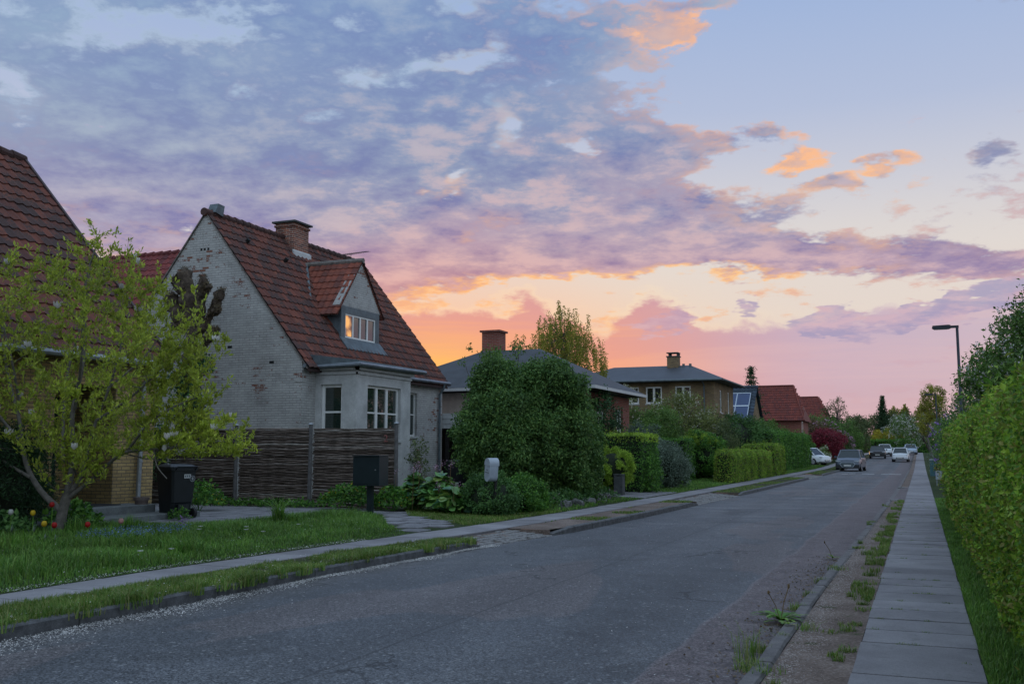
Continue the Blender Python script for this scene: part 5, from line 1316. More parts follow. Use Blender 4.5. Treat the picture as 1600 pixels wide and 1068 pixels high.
bush('grey_bush', 'feathery grey-green shrub right of the clipped hedge block', 'shrub', (-9.3, 38.0, 1.0), (1.0, 1.3, .9), 'l_grey', .075, 150, 120, .24, surf=.6, core=True, droop=.3)
bush('grey_bush', 'taller silvery shrub behind the feathery grey-green shrub', 'shrub', (-10.4, 39.4, 1.5), (.9, 1.0, 1.05), 'l_grey', .075, 110, 100, .26, surf=.6)
bush('garden_bush', 'mid-green bushes below the blossoming magnolia in front of the ochre house', 'shrub', (-12.3, 48.2, 2.2), (1.5, 1.6, 1.5), 'l_mid', .10, 200, 110, .38, surf=.55)
hedge('hedge', 'dark green hedge between the grey shrubs and the round lime-topped bush', -13.5, -9.9, 45.5, 47.2, .2, 2.15, .12, 'l_hedgeg', .09, 330, rough=.05)
bush('round_bush', 'round bush with lime top beside the grey mailbox', 'shrub', (-10.2, 50.3, 1.35), (1.2, 1.25, 1.15), 'l_hedgeg', .085, 260, 90, .2, surf=.8, core=True)
bush('lime_shrub', 'lime-yellow shoots crowning the round bush by the grey mailbox', 'shrub', (-10.4, 50.0, 2.05), (.95, .9, .42), 'l_lime', .08, 70, 60, .2, surf=.6)
tree('magnolia_tree', 'white-blossoming magnolia in front of the ochre two-storey house', 'tree', (-12.3, 54.8, .2), 4.6, (-12.3, 54.8, 3.1), (2.0, 2.0, 1.6), 'l_magfar', .12, 150, 75, .42, .11, 'bark_grey', flowers=('l_cream', .09, 330, 'blossom'), surf=.5)
bush('magnolia_shrub', 'slender shoots with cream blossom above the hedge, near the ochre house windows', 'shrub', (-13.5, 47.5, 3.7), (.8, .8, 1.3), 'l_magfar', .10, 24, 40, .28, flowers=('l_cream', .08, 70, 'blossom'), surf=.3, base=(-13.5, 47.5, .22))
hedge('rounded_hedge', 'nearest of three rounded light-green hedges by the left pavement', -8.7, -7.75, 45.2, 52.6, .15, 1.62, .42, 'l_hedge', .07, 620, group='rounded hedges by the pavement', rough=.03)
hedge('rounded_hedge', 'middle one of three rounded light-green hedges by the left pavement', -8.8, -7.75, 53.2, 58.4, .15, 1.60, .42, 'l_hedge', .075, 520, group='rounded hedges by the pavement', rough=.03)
hedge('rounded_hedge', 'farthest and tallest of three rounded hedges by the left pavement', -9.8, -7.75, 59.6, 64.0, .15, 1.95, .38, 'l_hedge', .085, 420, group='rounded hedges by the pavement', rough=.04)
hedge('tall_hedge', 'long tall dark green hedge running towards the parked cars', -10.2, -8.75, 66.0, 90.0, .15, 2.85, .25, 'l_hedgeg', .12, 200, rough=.09)
bush('purple_shrub', 'big dark brownish-green shrub below the ochre house side', 'shrub', (-11.6, 58.5, 2.0), (1.7, 3.2, 1.55), 'l_olive', .11, 220, 100, .40, surf=.65, core=True)
bush('dark_shrub', 'large dark shrub in front of the blue solar roof', 'shrub', (-12.0, 66.5, 2.3), (2.6, 3.6, 1.6), 'l_dark', .13, 240, 90, .5, surf=.65, core=True)
bush('copper_shrub', 'copper-leaved shrub tops against the solar panels', 'shrub', (-12.1, 70.5, 3.3), (.9, 1.0, .9), 'l_copper', .11, 40, 60, .3, base=(-12.1, 70.5, .2))
bush('green_shrub', 'green shrub mass under the large red roof', 'shrub', (-10.6, 76, 2.4), (1.4, 3.5, 1.35), 'l_mid', .14, 140, 80, .45, surf=.6)
def conifer(label, base, h, r, mat, n=26, per=420, size=.2, tr=.12):
    t = empty('conifer_tree', base, label, 'tree')
    mb = MB(); b = Vector(base); mb.tube([b - Vector((0, 0, .1)), b + Vector((0, 0, h * .5)), b + Vector((.02, 0, h))], [tr, tr * .6, .015], 7, .5); mb.v = sub(mb.v, t); mb.build('trunk', M['bark'], t)
    Ps = []; mb = MB()
    for i in range(n):
        f = i / (n - 1); z = h * (.08 + .90 * f); rr = r * (1 - f) ** .85 * random.uniform(.8, 1.15) + .05
        k_ = max(6, int(16 * (1 - f * .5)))
        for q in range(k_):
            an = 2 * math.pi * (q + random.random() * .6) / k_; L = rr * random.uniform(.7, 1.1)
            a = b + Vector((0, 0, z)); e = a + Vector((math.cos(an) * L, math.sin(an) * L, -L * .18 + h * .012))
            mb.tube([a, e], [.015, .005], 4, .5, caps=False)
            m_ = max(14, int(per / k_ * (L / r + .25) * 1.1)); u = rs.rand(m_) ** .7
            Pq = np.array(a)[None] + (np.array(e) - np.array(a))[None] * u[:, None] + rs.normal(size=(m_, 3)) * np.array([.09, .09, .06]) * r * .7
            Ps.append(Pq)
    mb.v = sub(mb.v, t); mb.build('boughs', M['bark'], t)
    P = np.concatenate(Ps); N = nrm(P - np.array([base[0], base[1], base[2] + h * .3])) 
    leaves('needles', P, N, size, M[mat], t, .35, .2, droop=.3)
    return t
conifer('small spruce standing behind the blue solar roof', (-14.0, 92, .2), 8.9, 2.3, 'l_yew', 22, 240, .26)
conifer('tall dark spruce at the far end of the street', (-6.3, 200, 1.1), 10.6, 2.5, 'l_yew', 26, 420, .34, .2)
# birch over the dark roof
def birch(label, base, h, c, r, mat, nstr, per, size, tr=.14):
    t = empty('birch_tree', base, label, 'tree'); b = Vector(base)
    mb = MB(); top = Vector((c[0], c[1], c[2] + r[2] * .9)); sp = [b.lerp(top, i / 6) + Vector((math.sin(i) * .12, math.cos(i * 2) * .1, 0)) for i in range(7)]
    mb.tube(sp, [tr * (1 - i / 6.6) for i in range(7)], 8, .5); mb.v = sub(mb.v, t); mb.build('trunk', M['bark_grey'], t, smooth=True)
    Ps = []; mb = MB(); cs = clump_centres(c, r, nstr, None, .25, .2)
    for p in cs:
        s0 = sp[3 + random.randrange(3)]; P_ = Vector(p)
        if random.random() < .4: limb(mb, s0, P_, .025, .006, .05, 4, 5)
        L = random.uniform(.5, 1.0) * r[2] * .75; k_ = per
        u = rs.rand(k_); sway = (P_ - Vector(c)) * .08
        Ps.append(np.array(P_)[None] + np.c_[u * sway.x, u * sway.y, -u * L] + rs.normal(size=(k_, 3)) * np.array([.065, .065, .05]) * (.5 + .8 * u[:, None]))
    mb.v = sub(mb.v, t); mb.build('limbs', M['bark_grey'], t)
    P = np.concatenate(Ps); leaves('crown', P, rdir(len(P)), size, M[mat], t, .7, .1, droop=1.0)
    return t
birch('weeping birch glowing in the sunset behind the dark hipped roof', (-17.9, 52, .2), 9.5, (-18.2, 52, 7.0), (2.15, 2.1, 2.5), 'l_birch', 420, 90, .08)
bush('leafy_sprig', 'thin leafy twigs poking up beside the brick chimney of the dark hipped roof', 'shrub', (-13.9, 31.4, 4.5), (.8, .7, .9), 'l_mid', .10, 14, 30, .2, stems=12, base=(-13.6, 31.4, .22), surf=.2)
# far end
bush('red_maple', 'dark red maple behind the parked white car', 'tree', (-8.75, 106, 2.3), (1.6, 2.8, 1.3), 'l_red', .16, 170, 90, .5, surf=.6, core=True)
hedge('hedge', 'low dark hedge in front of the red maple', -13, -9.2, 97, 99, .2, 2.25, .15, 'l_hedgeg', .14, 160)
bush('white_flower_shrub', 'small pale-flowered shrub beside the parked white car', 'shrub', (-8.4, 97, 1.1), (.6, 1.2, .75), 'l_mid', .12, 40, 50, .3, flowers=('l_cream', .12, 80, 'blossom'))
tree('bare_tree', 'sparse tree with open branches right of the red roofs', 'tree', (-9.2, 122, .3), 7.2, (-8.95, 122, 5.3), (1.5, 1.6, 2.2), 'l_olive', .17, 60, 34, .42, .18, surf=.4, nl=18)
bush('lilac_bush', 'dull lilac-grey bush under the farther red roof', 'shrub', (-11.4, 112, 3.0), (3.2, 3.0, 1.8), 'l_copper', .18, 130, 70, .6, flowers=('f_mauve', .16, 200, 'blossom'))
bush('green_tree', 'green leafy mass behind the red maple', 'tree', (-10.2, 116, 3.2), (2.2, 3, 2.2), 'l_mid', .22, 150, 80, .7)
bush('green_tree', 'light green trees right of the red maple', 'tree', (-8.2, 128, 2.9), (1.7, 5, 2.2), 'l_mid', .2, 150, 80, .55, base=(-8.2, 128, .6))
bush('green_tree', 'yellow-green tree in front of the tall dark spruce', 'tree', (-8.2, 145, 3.6), (2.1, 4, 2.5), 'l_olive', .24, 150, 70, .6, base=(-8.2, 145, .8))
bush('pink_shrub', 'pinkish flowering shrub left of the parked black car', 'shrub', (-8.0, 120, 1.9), (.9, 2.0, 1.6), 'l_olive', .15, 60, 60, .35, flowers=('f_mauve', .14, 160, 'blossom'), base=(-8.0, 120, .3))
bush('gold_shrub', 'golden-yellow shrub behind the dark car', 'shrub', (-5.7, 190, 3.7), (2.6, 3, 1.5), 'l_gold', .24, 100, 70, .6, base=(-5.7, 190, 1.12))
bush('green_tree', 'rounded green tree between the golden shrub and the white blossom tree', 'tree', (-1.9, 190, 3.9), (2.7, 3, 2.2), 'l_mid', .24, 130, 70, .7, base=(-1.9, 190, 1.12))
for k, (x_, lb) in enumerate(((-4.4, 'left one of the pair of tall backlit birches at the street end'), (-2.55, 'right one of the pair of tall backlit birches at the street end'))):
    birch(lb, (x_, 205, 1.1), 9, (x_, 205, 7.7 + .4 * k), (.95, 1.2, 2.3), 'l_birch', 170, 50, .2, .18)
hedge('hedge', 'dark hedge closing the end of the street', -14, 6, 182, 184, 1.1, 3.3, .2, 'l_hedgeg', .28, 90)
bush('leafy_tree', 'distant dark tree mass left of the tall spruce', 'tree', (-19, 186, 4.6), (7, 4, 3.4), 'l_olive', .4, 200, 60, 1.1, base=(-21, 176, 1.1))
bush('leafy_tree', 'distant green trees behind the street-end hedge', 'tree', (-3, 204, 5.0), (11, 4, 3.6), 'l_olive', .42, 240, 60, 1.1, base=(-3, 204, 1.1))
bush('leafy_tree', 'distant trees right of the street end', 'tree', (9.5, 150, 4.6), (5, 7, 4.2), 'l_mid', .34, 170, 60, .9, base=(9.5, 150, .9))

# added row of trees, mostly hidden by the houses, blocking the low sun
hedge('sun_screen_trees', 'hidden row of dark trees added far left to block the low sun', -170, -32, 150, 156, .2, 6.4, 1.5, 'l_olive', .7, 2.2, rough=.8, cat='trees')

# ================================================================ magnolia in the front garden
def magnolia():
    base = (-13.30, 12.70, .2)
    t = empty('magnolia_tree', base, 'young magnolia with yellow-green leaves and a few white flowers in the front lawn', 'tree')
    b = Vector(base); mb = MB(); nodes = []
    def stem(pts, r0, r1, n=8):
        P = [Vector(p) for p in pts]; q = []
        for i in range(len(P) - 1):
            for k in range(4):
                u = k / 4; p0 = P[max(0, i - 1)]; p1 = P[i]; p2 = P[i + 1]; p3 = P[min(len(P) - 1, i + 2)]
                q.append(.5 * ((2 * p1) + (p2 - p0) * u + (2 * p0 - 5 * p1 + 4 * p2 - p3) * u * u + (3 * p1 - p0 - 3 * p2 + p3) * u ** 3))
        q.append(P[-1]); m_ = len(q)
        mb.tube(q, [r0 + (r1 - r0) * (i / (m_ - 1)) ** .8 for i in range(m_)], n, .5, caps=False)
        nodes.extend([(np.array(p), r0 + (r1 - r0) * (i / (m_ - 1)) ** .8) for i, p in enumerate(q) if i > 2])
        return q
    V3 = lambda x, y, z: b + Vector((x, y, z))
    stem([V3(.0, 0, -.15), V3(0, 0, .15), V3(.04, .02, .45), V3(.10, .05, .75)], .10, .075, 10)
    main = [
        ([V3(.02, 0, .40), V3(-.35, -.1, .72), V3(-.62, -.2, 1.2), V3(-.70, -.3, 1.9), V3(-.95, -.4, 2.8), V3(-1.1, -.5, 3.9)], .062, .014),
        ([V3(.08, .05, .70), V3(.12, .1, 1.3), V3(.05, .1, 2.0), V3(.15, .2, 3.0), V3(.1, .2, 4.2), V3(.2, .3, 4.9)], .062, .012),
        ([V3(.10, .05, .65), V3(.35, .1, 1.05), V3(.45, .2, 1.8), V3(.75, .25, 2.6), V3(1.0, .3, 3.7)], .045, .012),
        ([V3(.12, .05, .62), V3(.55, .15, .95), V3(1.05, .25, 1.35), V3(1.75, .35, 1.42), V3(2.5, .45, 1.50), V3(3.0, .5, 1.55)], .042, .010),
        ([V3(-.05, .05, 1.2), V3(-.3, .25, 1.9), V3(-.4, .4, 2.8), V3(-.3, .6, 3.8), V3(-.25, .7, 4.6)], .034, .010),
        ([V3(.5, .2, 1.9), V3(1.1, .35, 2.3), V3(1.7, .5, 2.9), V3(2.0, .6, 3.4)], .03, .009),
        ([V3(1.1, .3, 1.4), V3(1.7, .2, 1.9), V3(2.3, .3, 2.2), V3(2.85, .4, 2.35)], .025, .008),
        ([V3(-.65, -.25, 1.5), V3(-1.2, -.3, 2.0), V3(-1.9, -.4, 2.7), V3(-2.3, -.5, 3.3)], .034, .010),
        ([V3(-.5, -.2, .95), V3(-1.1, -.4, 1.3), V3(-1.8, -.6, 1.7), V3(-2.5, -.7, 2.0)], .03, .009),
        ([V3(.1, .1, 2.1), V3(.5, -.2, 2.8), V3(.7, -.4, 3.5), V3(.8, -.4, 4.3)], .028, .008),
        ([V3(-.7, -.3, 2.1), V3(-.5, -.7, 2.9), V3(-.6, -.9, 3.7), V3(-.6, -1.0, 4.3)], .028, .008),
        ([V3(.6, .25, 2.4), V3(.9, .8, 3.0), V3(1.1, 1.1, 3.6)], .02, .007),
        ([V3(1.6, .35, 1.42), V3(1.9, .1, 1.15), V3(2.2, 0, .95)], .016, .007),
        ([V3(.2, .1, 1.0), V3(.5, -.3, 1.2), V3(.9, -.6, 1.15)], .018, .007),
    ]
    for pts, r0, r1 in main: stem(pts, r0, r1)
    # twig ends spread through the crown
    c = np.array(base) + np.array((.05, .1, 2.95)); R_ = np.array((2.45, 1.75, 2.05))
    cs = clump_centres(c, R_, 1500, None, .25, .12)
    cs = cs[(cs[:, 2] > base[2] + 1.15 + .30 * np.abs(cs[:, 0] - base[0] - .6))]
    ex = np.array([np.array(base) + np.array((x, y, z)) for x, y, z in [(2.2 + random.uniform(-.8, 1.15), .4 + random.uniform(-.4, .4), 1.55 + random.uniform(-.25, .45)) for _ in range(230)]])
    ex2 = np.array([np.array(base) + np.array((.6 + random.uniform(-.6, .7), random.uniform(-.6, .2), 1.15 + random.uniform(-.3, .4))) for _ in range(60)])
    ex3 = np.array([np.array(base) + np.array((2.1 + random.uniform(-.7, .7), .4 + random.uniform(-.3, .4), 2.4 + random.uniform(-.5, .9))) for _ in range(170)])
    ex4 = np.array([np.array(base) + np.array(p) for p in [(.1, .2, 5.35), (.18, .3, 5.2), (-.05, .2, 5.0), (.75, 0, 5.05), (.85, .1, 4.85), (.7, -.1, 4.7), (1.2, .3, 4.75), (1.3, .2, 4.5), (.3, .3, 4.9), (.0, .1, 5.1)]])
    cs = np.concatenate([cs, ex, ex2, ex3, ex4]); order = np.argsort(np.linalg.norm(cs - np.array(base), axis=1)); cs = cs[order]
    NP = np.array([p for p, r in nodes]); NR = [r for p, r in nodes]
    tips = []
    for p in cs:
        d = np.linalg.norm((NP - p) * np.array([1, 1, .9]) + np.array([0, 0, .0]), axis=1) + (NP[:, 2] > p[2]) * .5
        i = int(np.argmin(d)); q = Vector(NP[i]); pv = Vector(p); L = (pv - q).length
        if L > 1.1: continue
        mid = q.lerp(pv, .5) + Vector((random.uniform(-1, 1), random.uniform(-1, 1), random.uniform(-1.2, .2))) * L * .12
        r = min(NR[i] * .6, .011); mb.tube([q, mid, pv], [r, r * .75, .003], 4, .5, caps=False)
        NP = np.vstack([NP, [np.array(mid)], [p]]); NR += [r * .8, .005]
        tips.append((np.array(pv), np.array((pv - mid).normalized()))); tips.append((np.array(mid), np.array((pv - q).normalized())))
    mb.v = sub(mb.v, t); mb.build('trunk', M['bark_grey'], t, smooth=True)
    # rosettes of narrow upright leaves
    PP = []; TT = []
    for p, d in tips:
        for k in range(8):
            dd = d * .5 + np.array([0, 0, .55]) + rs.normal(size=3) * .55; dd /= np.linalg.norm(dd)
            PP.append(p + rs.normal(size=3) * .022 - d * rs.rand() * .09); TT.append(dd)
    P = np.array(PP); T = np.array(TT); n = len(P); B = nrm(np.cross(T, rdir(n))); N = np.cross(B, T)
    s_ = (.084 * rs.uniform(.55, 1.3, n))[:, None]
    V = np.stack([P, P + T * s_ * .55 + B * s_ * .20 + N * s_ * .07, P + T * s_ + N * s_ * -.05, P + T * s_ * .55 - B * s_ * .20 + N * s_ * .07], 1).reshape(-1, 3) - np.array(base)
    bq = np.arange(n)[:, None] * 4; F = np.concatenate([bq + [0, 1, 2], bq + [0, 2, 3]], 1).ravel()
    raw_mesh('foliage', V, F, 3, M['l_magnolia'], t, {'rnd': np.repeat(rs.rand(n), 2)})
    tp = [q for q in tips if q[0][2] > 1.4]
    for k in range(42):
        p, d = tp[(k * 397) % len(tp)] if k > 8 else [q for q in tips if q[0][0] > base[0] + 1.9][(k * 17) % 60]
        fb = MB()
        for i in range(7):
            an = i * 2 * math.pi / 7 + k; o_ = Vector((math.cos(an), math.sin(an), 0)); u = Vector(p) + Vector((0, 0, .02))
            w_ = o_.cross(Vector((0, 0, 1))) * .032; op = .5 + (k % 3) * .35
            fb.add([u, u + o_ * .045 * op + w_ + Vector((0, 0, .05)), u + o_ * .06 * op + Vector((0, 0, .12)), u + o_ * .045 * op - w_ + Vector((0, 0, .05))], [(0, 1, 2, 3)])
        fb.v = sub(fb.v, t); fb.build('flower', M['l_white'], t)
magnolia()

# ---- pollarded tree stump with ivy, in front of the whitewashed gable
def pollard():
    t = empty('pollarded_tree', (-18.95, 22.6, .2), 'knobbly pollarded tree with cut limbs before the whitewashed gable', 'tree'); b = Vector((-18.95, 22.6, .2))
    def knot(pts, rad, n=12):
        mb = MB(); P = [Vector(p) for p in pts]; q = []; rr = []
        for i in range(len(P) - 1):
            for k in range(6): u = k / 6; q.append(P[i].lerp(P[i + 1], u)); rr.append(rad[i] + (rad[i + 1] - rad[i]) * u)
        q.append(P[-1]); rr.append(rad[-1]); q.append(P[-1] + (P[-1] - P[-2]).normalized() * rad[-1] * .6); rr.append(rad[-1] * .45)
        mb.tube(q, [r * random.uniform(.72, 1.32) for r in rr], n, .5)
        mb.v = [tuple(Vector(v) + Vector((random.uniform(-1, 1), random.uniform(-1, 1), random.uniform(-1, 1))) * .045) for v in mb.v]
        mb.v = sub(mb.v, t); return mb.build('trunk' if len(pts) > 3 else 'limb', M['bark_dark'], t, smooth=True), q, rr
    sp = []
    for pts, rad in (([(-18.95, 22.6, 0), (-19.0, 22.6, 2.0), (-19.05, 22.6, 4.0), (-18.9, 22.6, 5.0)], [.27, .25, .24, .28]),
                     ([(-18.95, 22.6, 4.9), (-19.2, 22.6, 5.8), (-19.38, 22.6, 6.65)], [.20, .21, .19]),
                     ([(-18.9, 22.6, 4.9), (-18.72, 22.5, 5.7), (-18.64, 22.5, 6.4)], [.18, .13, .15]),
                     ([(-18.8, 22.6, 4.95), (-18.35, 22.6, 5.45), (-18.05, 22.55, 6.0)], [.14, .11, .14]),
                     ([(-18.9, 22.6, 4.5), (-18.5, 22.6, 4.72), (-18.2, 22.55, 4.95)], [.16, .12, .13]),
                     ([(-19.1, 22.6, 5.0), (-19.6, 22.6, 5.5), (-19.85, 22.6, 6.0)], [.2, .2, .19]), ([(-19.3, 22.55, 6.1), (-19.55, 22.5, 6.35), (-19.6, 22.5, 6.45)], [.14, .13, .12]), ([(-18.7, 22.5, 5.9), (-18.5, 22.45, 6.1), (-18.47, 22.45, 6.2)], [.11, .10, .11]), ([(-18.35, 22.55, 5.45), (-18.15, 22.5, 5.5), (-18.1, 22.5, 5.55)], [.10, .10, .09]), ([(-19.2, 22.5, 5.3), (-19.45, 22.45, 5.1), (-19.5, 22.45, 5.15)], [.14, .14, .12])):
        o, q, rr = knot(pts, rad); sp.append((q, rr))
    Ps = []; Ns = []
    for q, rr in sp[1:] + [(sp[0][0][10:], sp[0][1][10:])]:
        for p, r in zip(q, rr):
            d = rdir(70); Ps.append(np.array(p) + d * r * rs.uniform(.9, 1.25, (70, 1))); Ns.append(d)
    P = np.concatenate(Ps); N = np.concatenate(Ns)
    leaves('burr_twigs', P, N, .07, m_leaf('dry_twig', [(.07, .05, .03), (.045, .035, .022), (.10, .075, .04)], .1), t, .3, .5)
    c = np.array([(-18.95, 22.55, z) for z in np.linspace(.6, 4.1, 26)]) + rs.normal(size=(26, 3)) * np.array([.22, .15, .05])
    P, N = cloud(c, .42, 230, (-18.95, 22.9, 2.2)); o = leaves('ivy', P, N, .09, M['l_ivy'], t, .8, .5)
pollard()
bush('dark_bush', 'dark leafy bush between the bin corner and the pollarded tree', 'shrub', (-19.4, 20.2, 2.0), (1.3, .7, 1.6), 'l_ivy', .10, 90, 80, .32, base=(-19.4, 20.2, .2))

# ---- wattle fence
wf = empty('wattle_fence', (-15.2, 21, .2), 'dark woven willow fence with four panels in front of the whitewashed house', 'fence')
px_ = [-19.6, -18.35, -16.12, -13.90, -11.50]
for i, x in enumerate(px_):
    mb = MB(); zt = 2.22; mb.tube([(x, 20.93, .05), (x + random.uniform(-.01, .01), 20.93, zt)], [.05, .045], 10, .5); mb.v = sub(mb.v, wf); po = mb.build('post', M['post'], wf, smooth=True)
    smooth_by_angle(po)
    mb = MB(); mb.lathe([(.062, 0), (.066, .015), (.05, .035), (.02, .05)], (x, 20.93, zt), 12, .5); mb.v = sub(mb.v, wf); mb.build('post_cap', M['galv'], po)
for a, b_ in zip(px_[:-1], px_[1:]):
    mb = MB(); z = .22; k = 0
    while z < 2.14:
        L = b_ - a - .09; n_ = 14; off = (k % 2) * math.pi; r = random.uniform(.015, .027)
        pts = []; x0 = a + .045 + random.uniform(-.02, .03); x1 = b_ - .045 + random.uniform(-.03, .02); dz_ = random.uniform(-.014, .014); wv = random.uniform(0, 6)
        for j in range(n_ + 1):
            u = j / n_; pts.append((x0 + (x1 - x0) * u, 21.0 + .010 * math.sin(u * math.pi * 6 + off), z + dz_ * (u - .5) + .006 * math.sin(u * 9 + wv)))
        mb.tube(pts, [r * random.uniform(.8, 1.15) * (1.0 if j % 3 else .85) for j in range(n_ + 1)], 5)
        z += r * 1.75; k += 1
    for j in range(7):
        x = a + (b_ - a) * (j + .5) / 7; mb.tube([(x, 21.02, .15), (x, 21.02, 2.12)], .008, 5)
    mb.v = sub(mb.v, wf); mb.build('woven_panel', M['wicker'], wf)
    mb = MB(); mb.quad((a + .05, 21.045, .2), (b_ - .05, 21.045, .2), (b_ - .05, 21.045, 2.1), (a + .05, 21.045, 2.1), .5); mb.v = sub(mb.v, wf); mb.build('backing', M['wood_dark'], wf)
fc = bpy.data.curves.new('house_number', 'FONT'); fc.body = '2'; fc.size = .24; fc.extrude = .006; fc.align_x = 'CENTER'
fo = bpy.data.objects.new('house_number', fc); C.objects.link(fo)
dg = bpy.context.evaluated_depsgraph_get(); me = bpy.data.meshes.new_from_object(fo.evaluated_get(dg)); bpy.data.objects.remove(fo)
me.materials.clear(); me.materials.append(m_plain('number_red', (.26, .09, .08), .6, var=.2)); no = bpy.data.objects.new('house_number', me); C.objects.link(no); no.parent = wf
no.rotation_euler = (math.pi / 2, 0, 0); no.location = (-11.80 + 15.2, 20.955 - 21, 1.80 - .2)

# ---- wheelie bin
def wheelie(loc, rz, label, stickers=True, name='wheelie_bin', group=None):
    t = empty(name, loc, label, 'bin', group, rz)
    mb = MB()   # tapered body; +y is the wheel side
    def ring(z, hx, hy0, hy1, c=.04): return [(-hx + c, hy0, z), (hx - c, hy0, z), (hx, hy0 + c, z), (hx, hy1 - c, z), (hx - c, hy1, z), (-hx + c, hy1, z), (-hx, hy1 - c, z), (-hx, hy0 + c, z)]
    rings = [ring(.06, .225, -.25, .19), ring(.30, .235, -.27, .25), ring(.32, .235, -.27, .27), ring(.95, .275, -.34, .31), ring(.955, .30, -.365, .34), ring(1.0, .30, -.365, .34)]
    vs = [p for r in rings for p in r]; fs = [tuple(range(7, -1, -1)), tuple(range(len(vs) - 8, len(vs)))]
    for i in range(len(rings) - 1):
        for k in range(8): fs.append((i * 8 + k, i * 8 + (k + 1) % 8, i * 8 + 8 + (k + 1) % 8, i * 8 + 8 + k))
    mb.add(vs, fs, .5)
    mb.box(-.12, .12, .25, .30, .16, .28, .5)
    o = mb.build('body', M['bin'], t)
    mb = MB(); r2 = [ring(1.0, .305, -.37, .32, .05), ring(1.03, .305, -.37, .32, .05), ring(1.07, .24, -.28, .24, .06), ring(1.085, .12, -.14, .12, .05)]
    vs = [p for r in r2 for p in r]; fs = [tuple(range(7, -1, -1)), tuple(range(len(vs) - 8, len(vs)))]
    for i in range(3):
        for k in range(8): fs.append((i * 8 + k, i * 8 + (k + 1) % 8, i * 8 + 8 + (k + 1) % 8, i * 8 + 8 + k))
    mb.add(vs, fs, .5); lid = mb.build('lid', M['bin'], t)
    mb = MB(); mb.tube([(-.22, .33, .97), (-.22, .40, 1.03), (.22, .40, 1.03), (.22, .33, .97)], .016, 8, .5); mb.build('handle', M['bin'], t, smooth=True)
    for sx in (-.25, .25):
        mb = MB(); mb.tube([(sx - .03, .26, .10), (sx + .03, .26, .10)], .10, 18, .5); w_ = mb.build('wheel', M['rubber'], t); 
        mb = MB(); mb.tube([(sx - .034, .26, .10), (sx + .034, .26, .10)], .045, 12, .5); mb.build('hub', M['bin'], w_)
    if stickers:
        mb = MB(); mb.quad((.02, .318, .80), (-.13, .318, .80), (-.13, .324, .88), (.02, .324, .88), .5); s_ = mb.build('label', M['offw'], t)
        mb = MB()
        for k in range(3): mb.quad((.0 - k * .042, .3215, .82), (-.025 - k * .042, .3215, .82), (-.025 - k * .042, .3255, .862), (.0 - k * .042, .3255, .862), .5)
        mb.build('digits', M['lead'], s_)
        mb = MB(); n = 20
        for k in range(n):
            a0, a1 = 2 * math.pi * k / n, 2 * math.pi * (k + 1) / n
            P_ = lambda a, r: (-.17 - math.cos(a) * r, .3165 + .0005 + (.79 + math.sin(a) * r - .76) * .06, .79 + math.sin(a) * r)
            mb.quad(P_(a0, .062), P_(a1, .062), P_(a1, .05), P_(a0, .05), .5)
        mb.box(-.19, -.15, .320, .3215, .76, .82, .5); mb.build('emblem', M['galv'], t)
    return t
wheelie((-14.05, 16.35, .24), math.radians(-108), 'black wheelie bin with white label beside the yellow brick corner')
wheelie((-14.6, 31.0, .2), math.radians(-120), 'dark bin with curved lid in the shade of the carport, left one', False, group='bins by the carport')
wheelie((-13.9, 31.3, .2), math.radians(-120), 'dark bin nearer the round bush beside the carport', False, group='bins by the carport')

# ---- flower pots
def pot(loc, h, r, mat, label, plant=None):
    t = empty('flower_pot', loc, label, 'pot'); mb = MB()
    mb.lathe([(r * .62, 0), (r * .66, .02), (r * .9, h * .8), (r * 1.02, h * .8), (r * 1.04, h), (r * .92, h), (r * .88, h * .9)], (0, 0, 0), 22, .5)
    o = mb.build('pot', M[mat], t, smooth=True); smooth_by_angle(o)
    mb = MB(); mb.lathe([(r * .88, h * .88), (r * .3, h * .9)], (0, 0, 0), 16, .5); mb.build('soil', M['soil'], t)
    if plant:
        P = np.array(loc) + np.c_[rs.normal(size=(160, 2)) * r * .6, h + rs.rand(160) * .16]; leaves('plant', P, np.tile([0, 0, 1.], (160, 1)), .05, M[plant], t, .5, .2)
    return t
pot((-14.72, 16.12, .35), .30, .15, 'clay2', 'tall grey-brown clay pot at the foot of the downpipe')
pot((-14.72, 14.38, .35), .27, .17, 'clay2', 'wide grey clay pot on the step, half hidden by the magnolia trunk')
pot((-14.9, 13.95, .35), .24, .15, 'clay', 'orange terracotta pot with a small plant behind the magnolia trunk', 'l_copper')

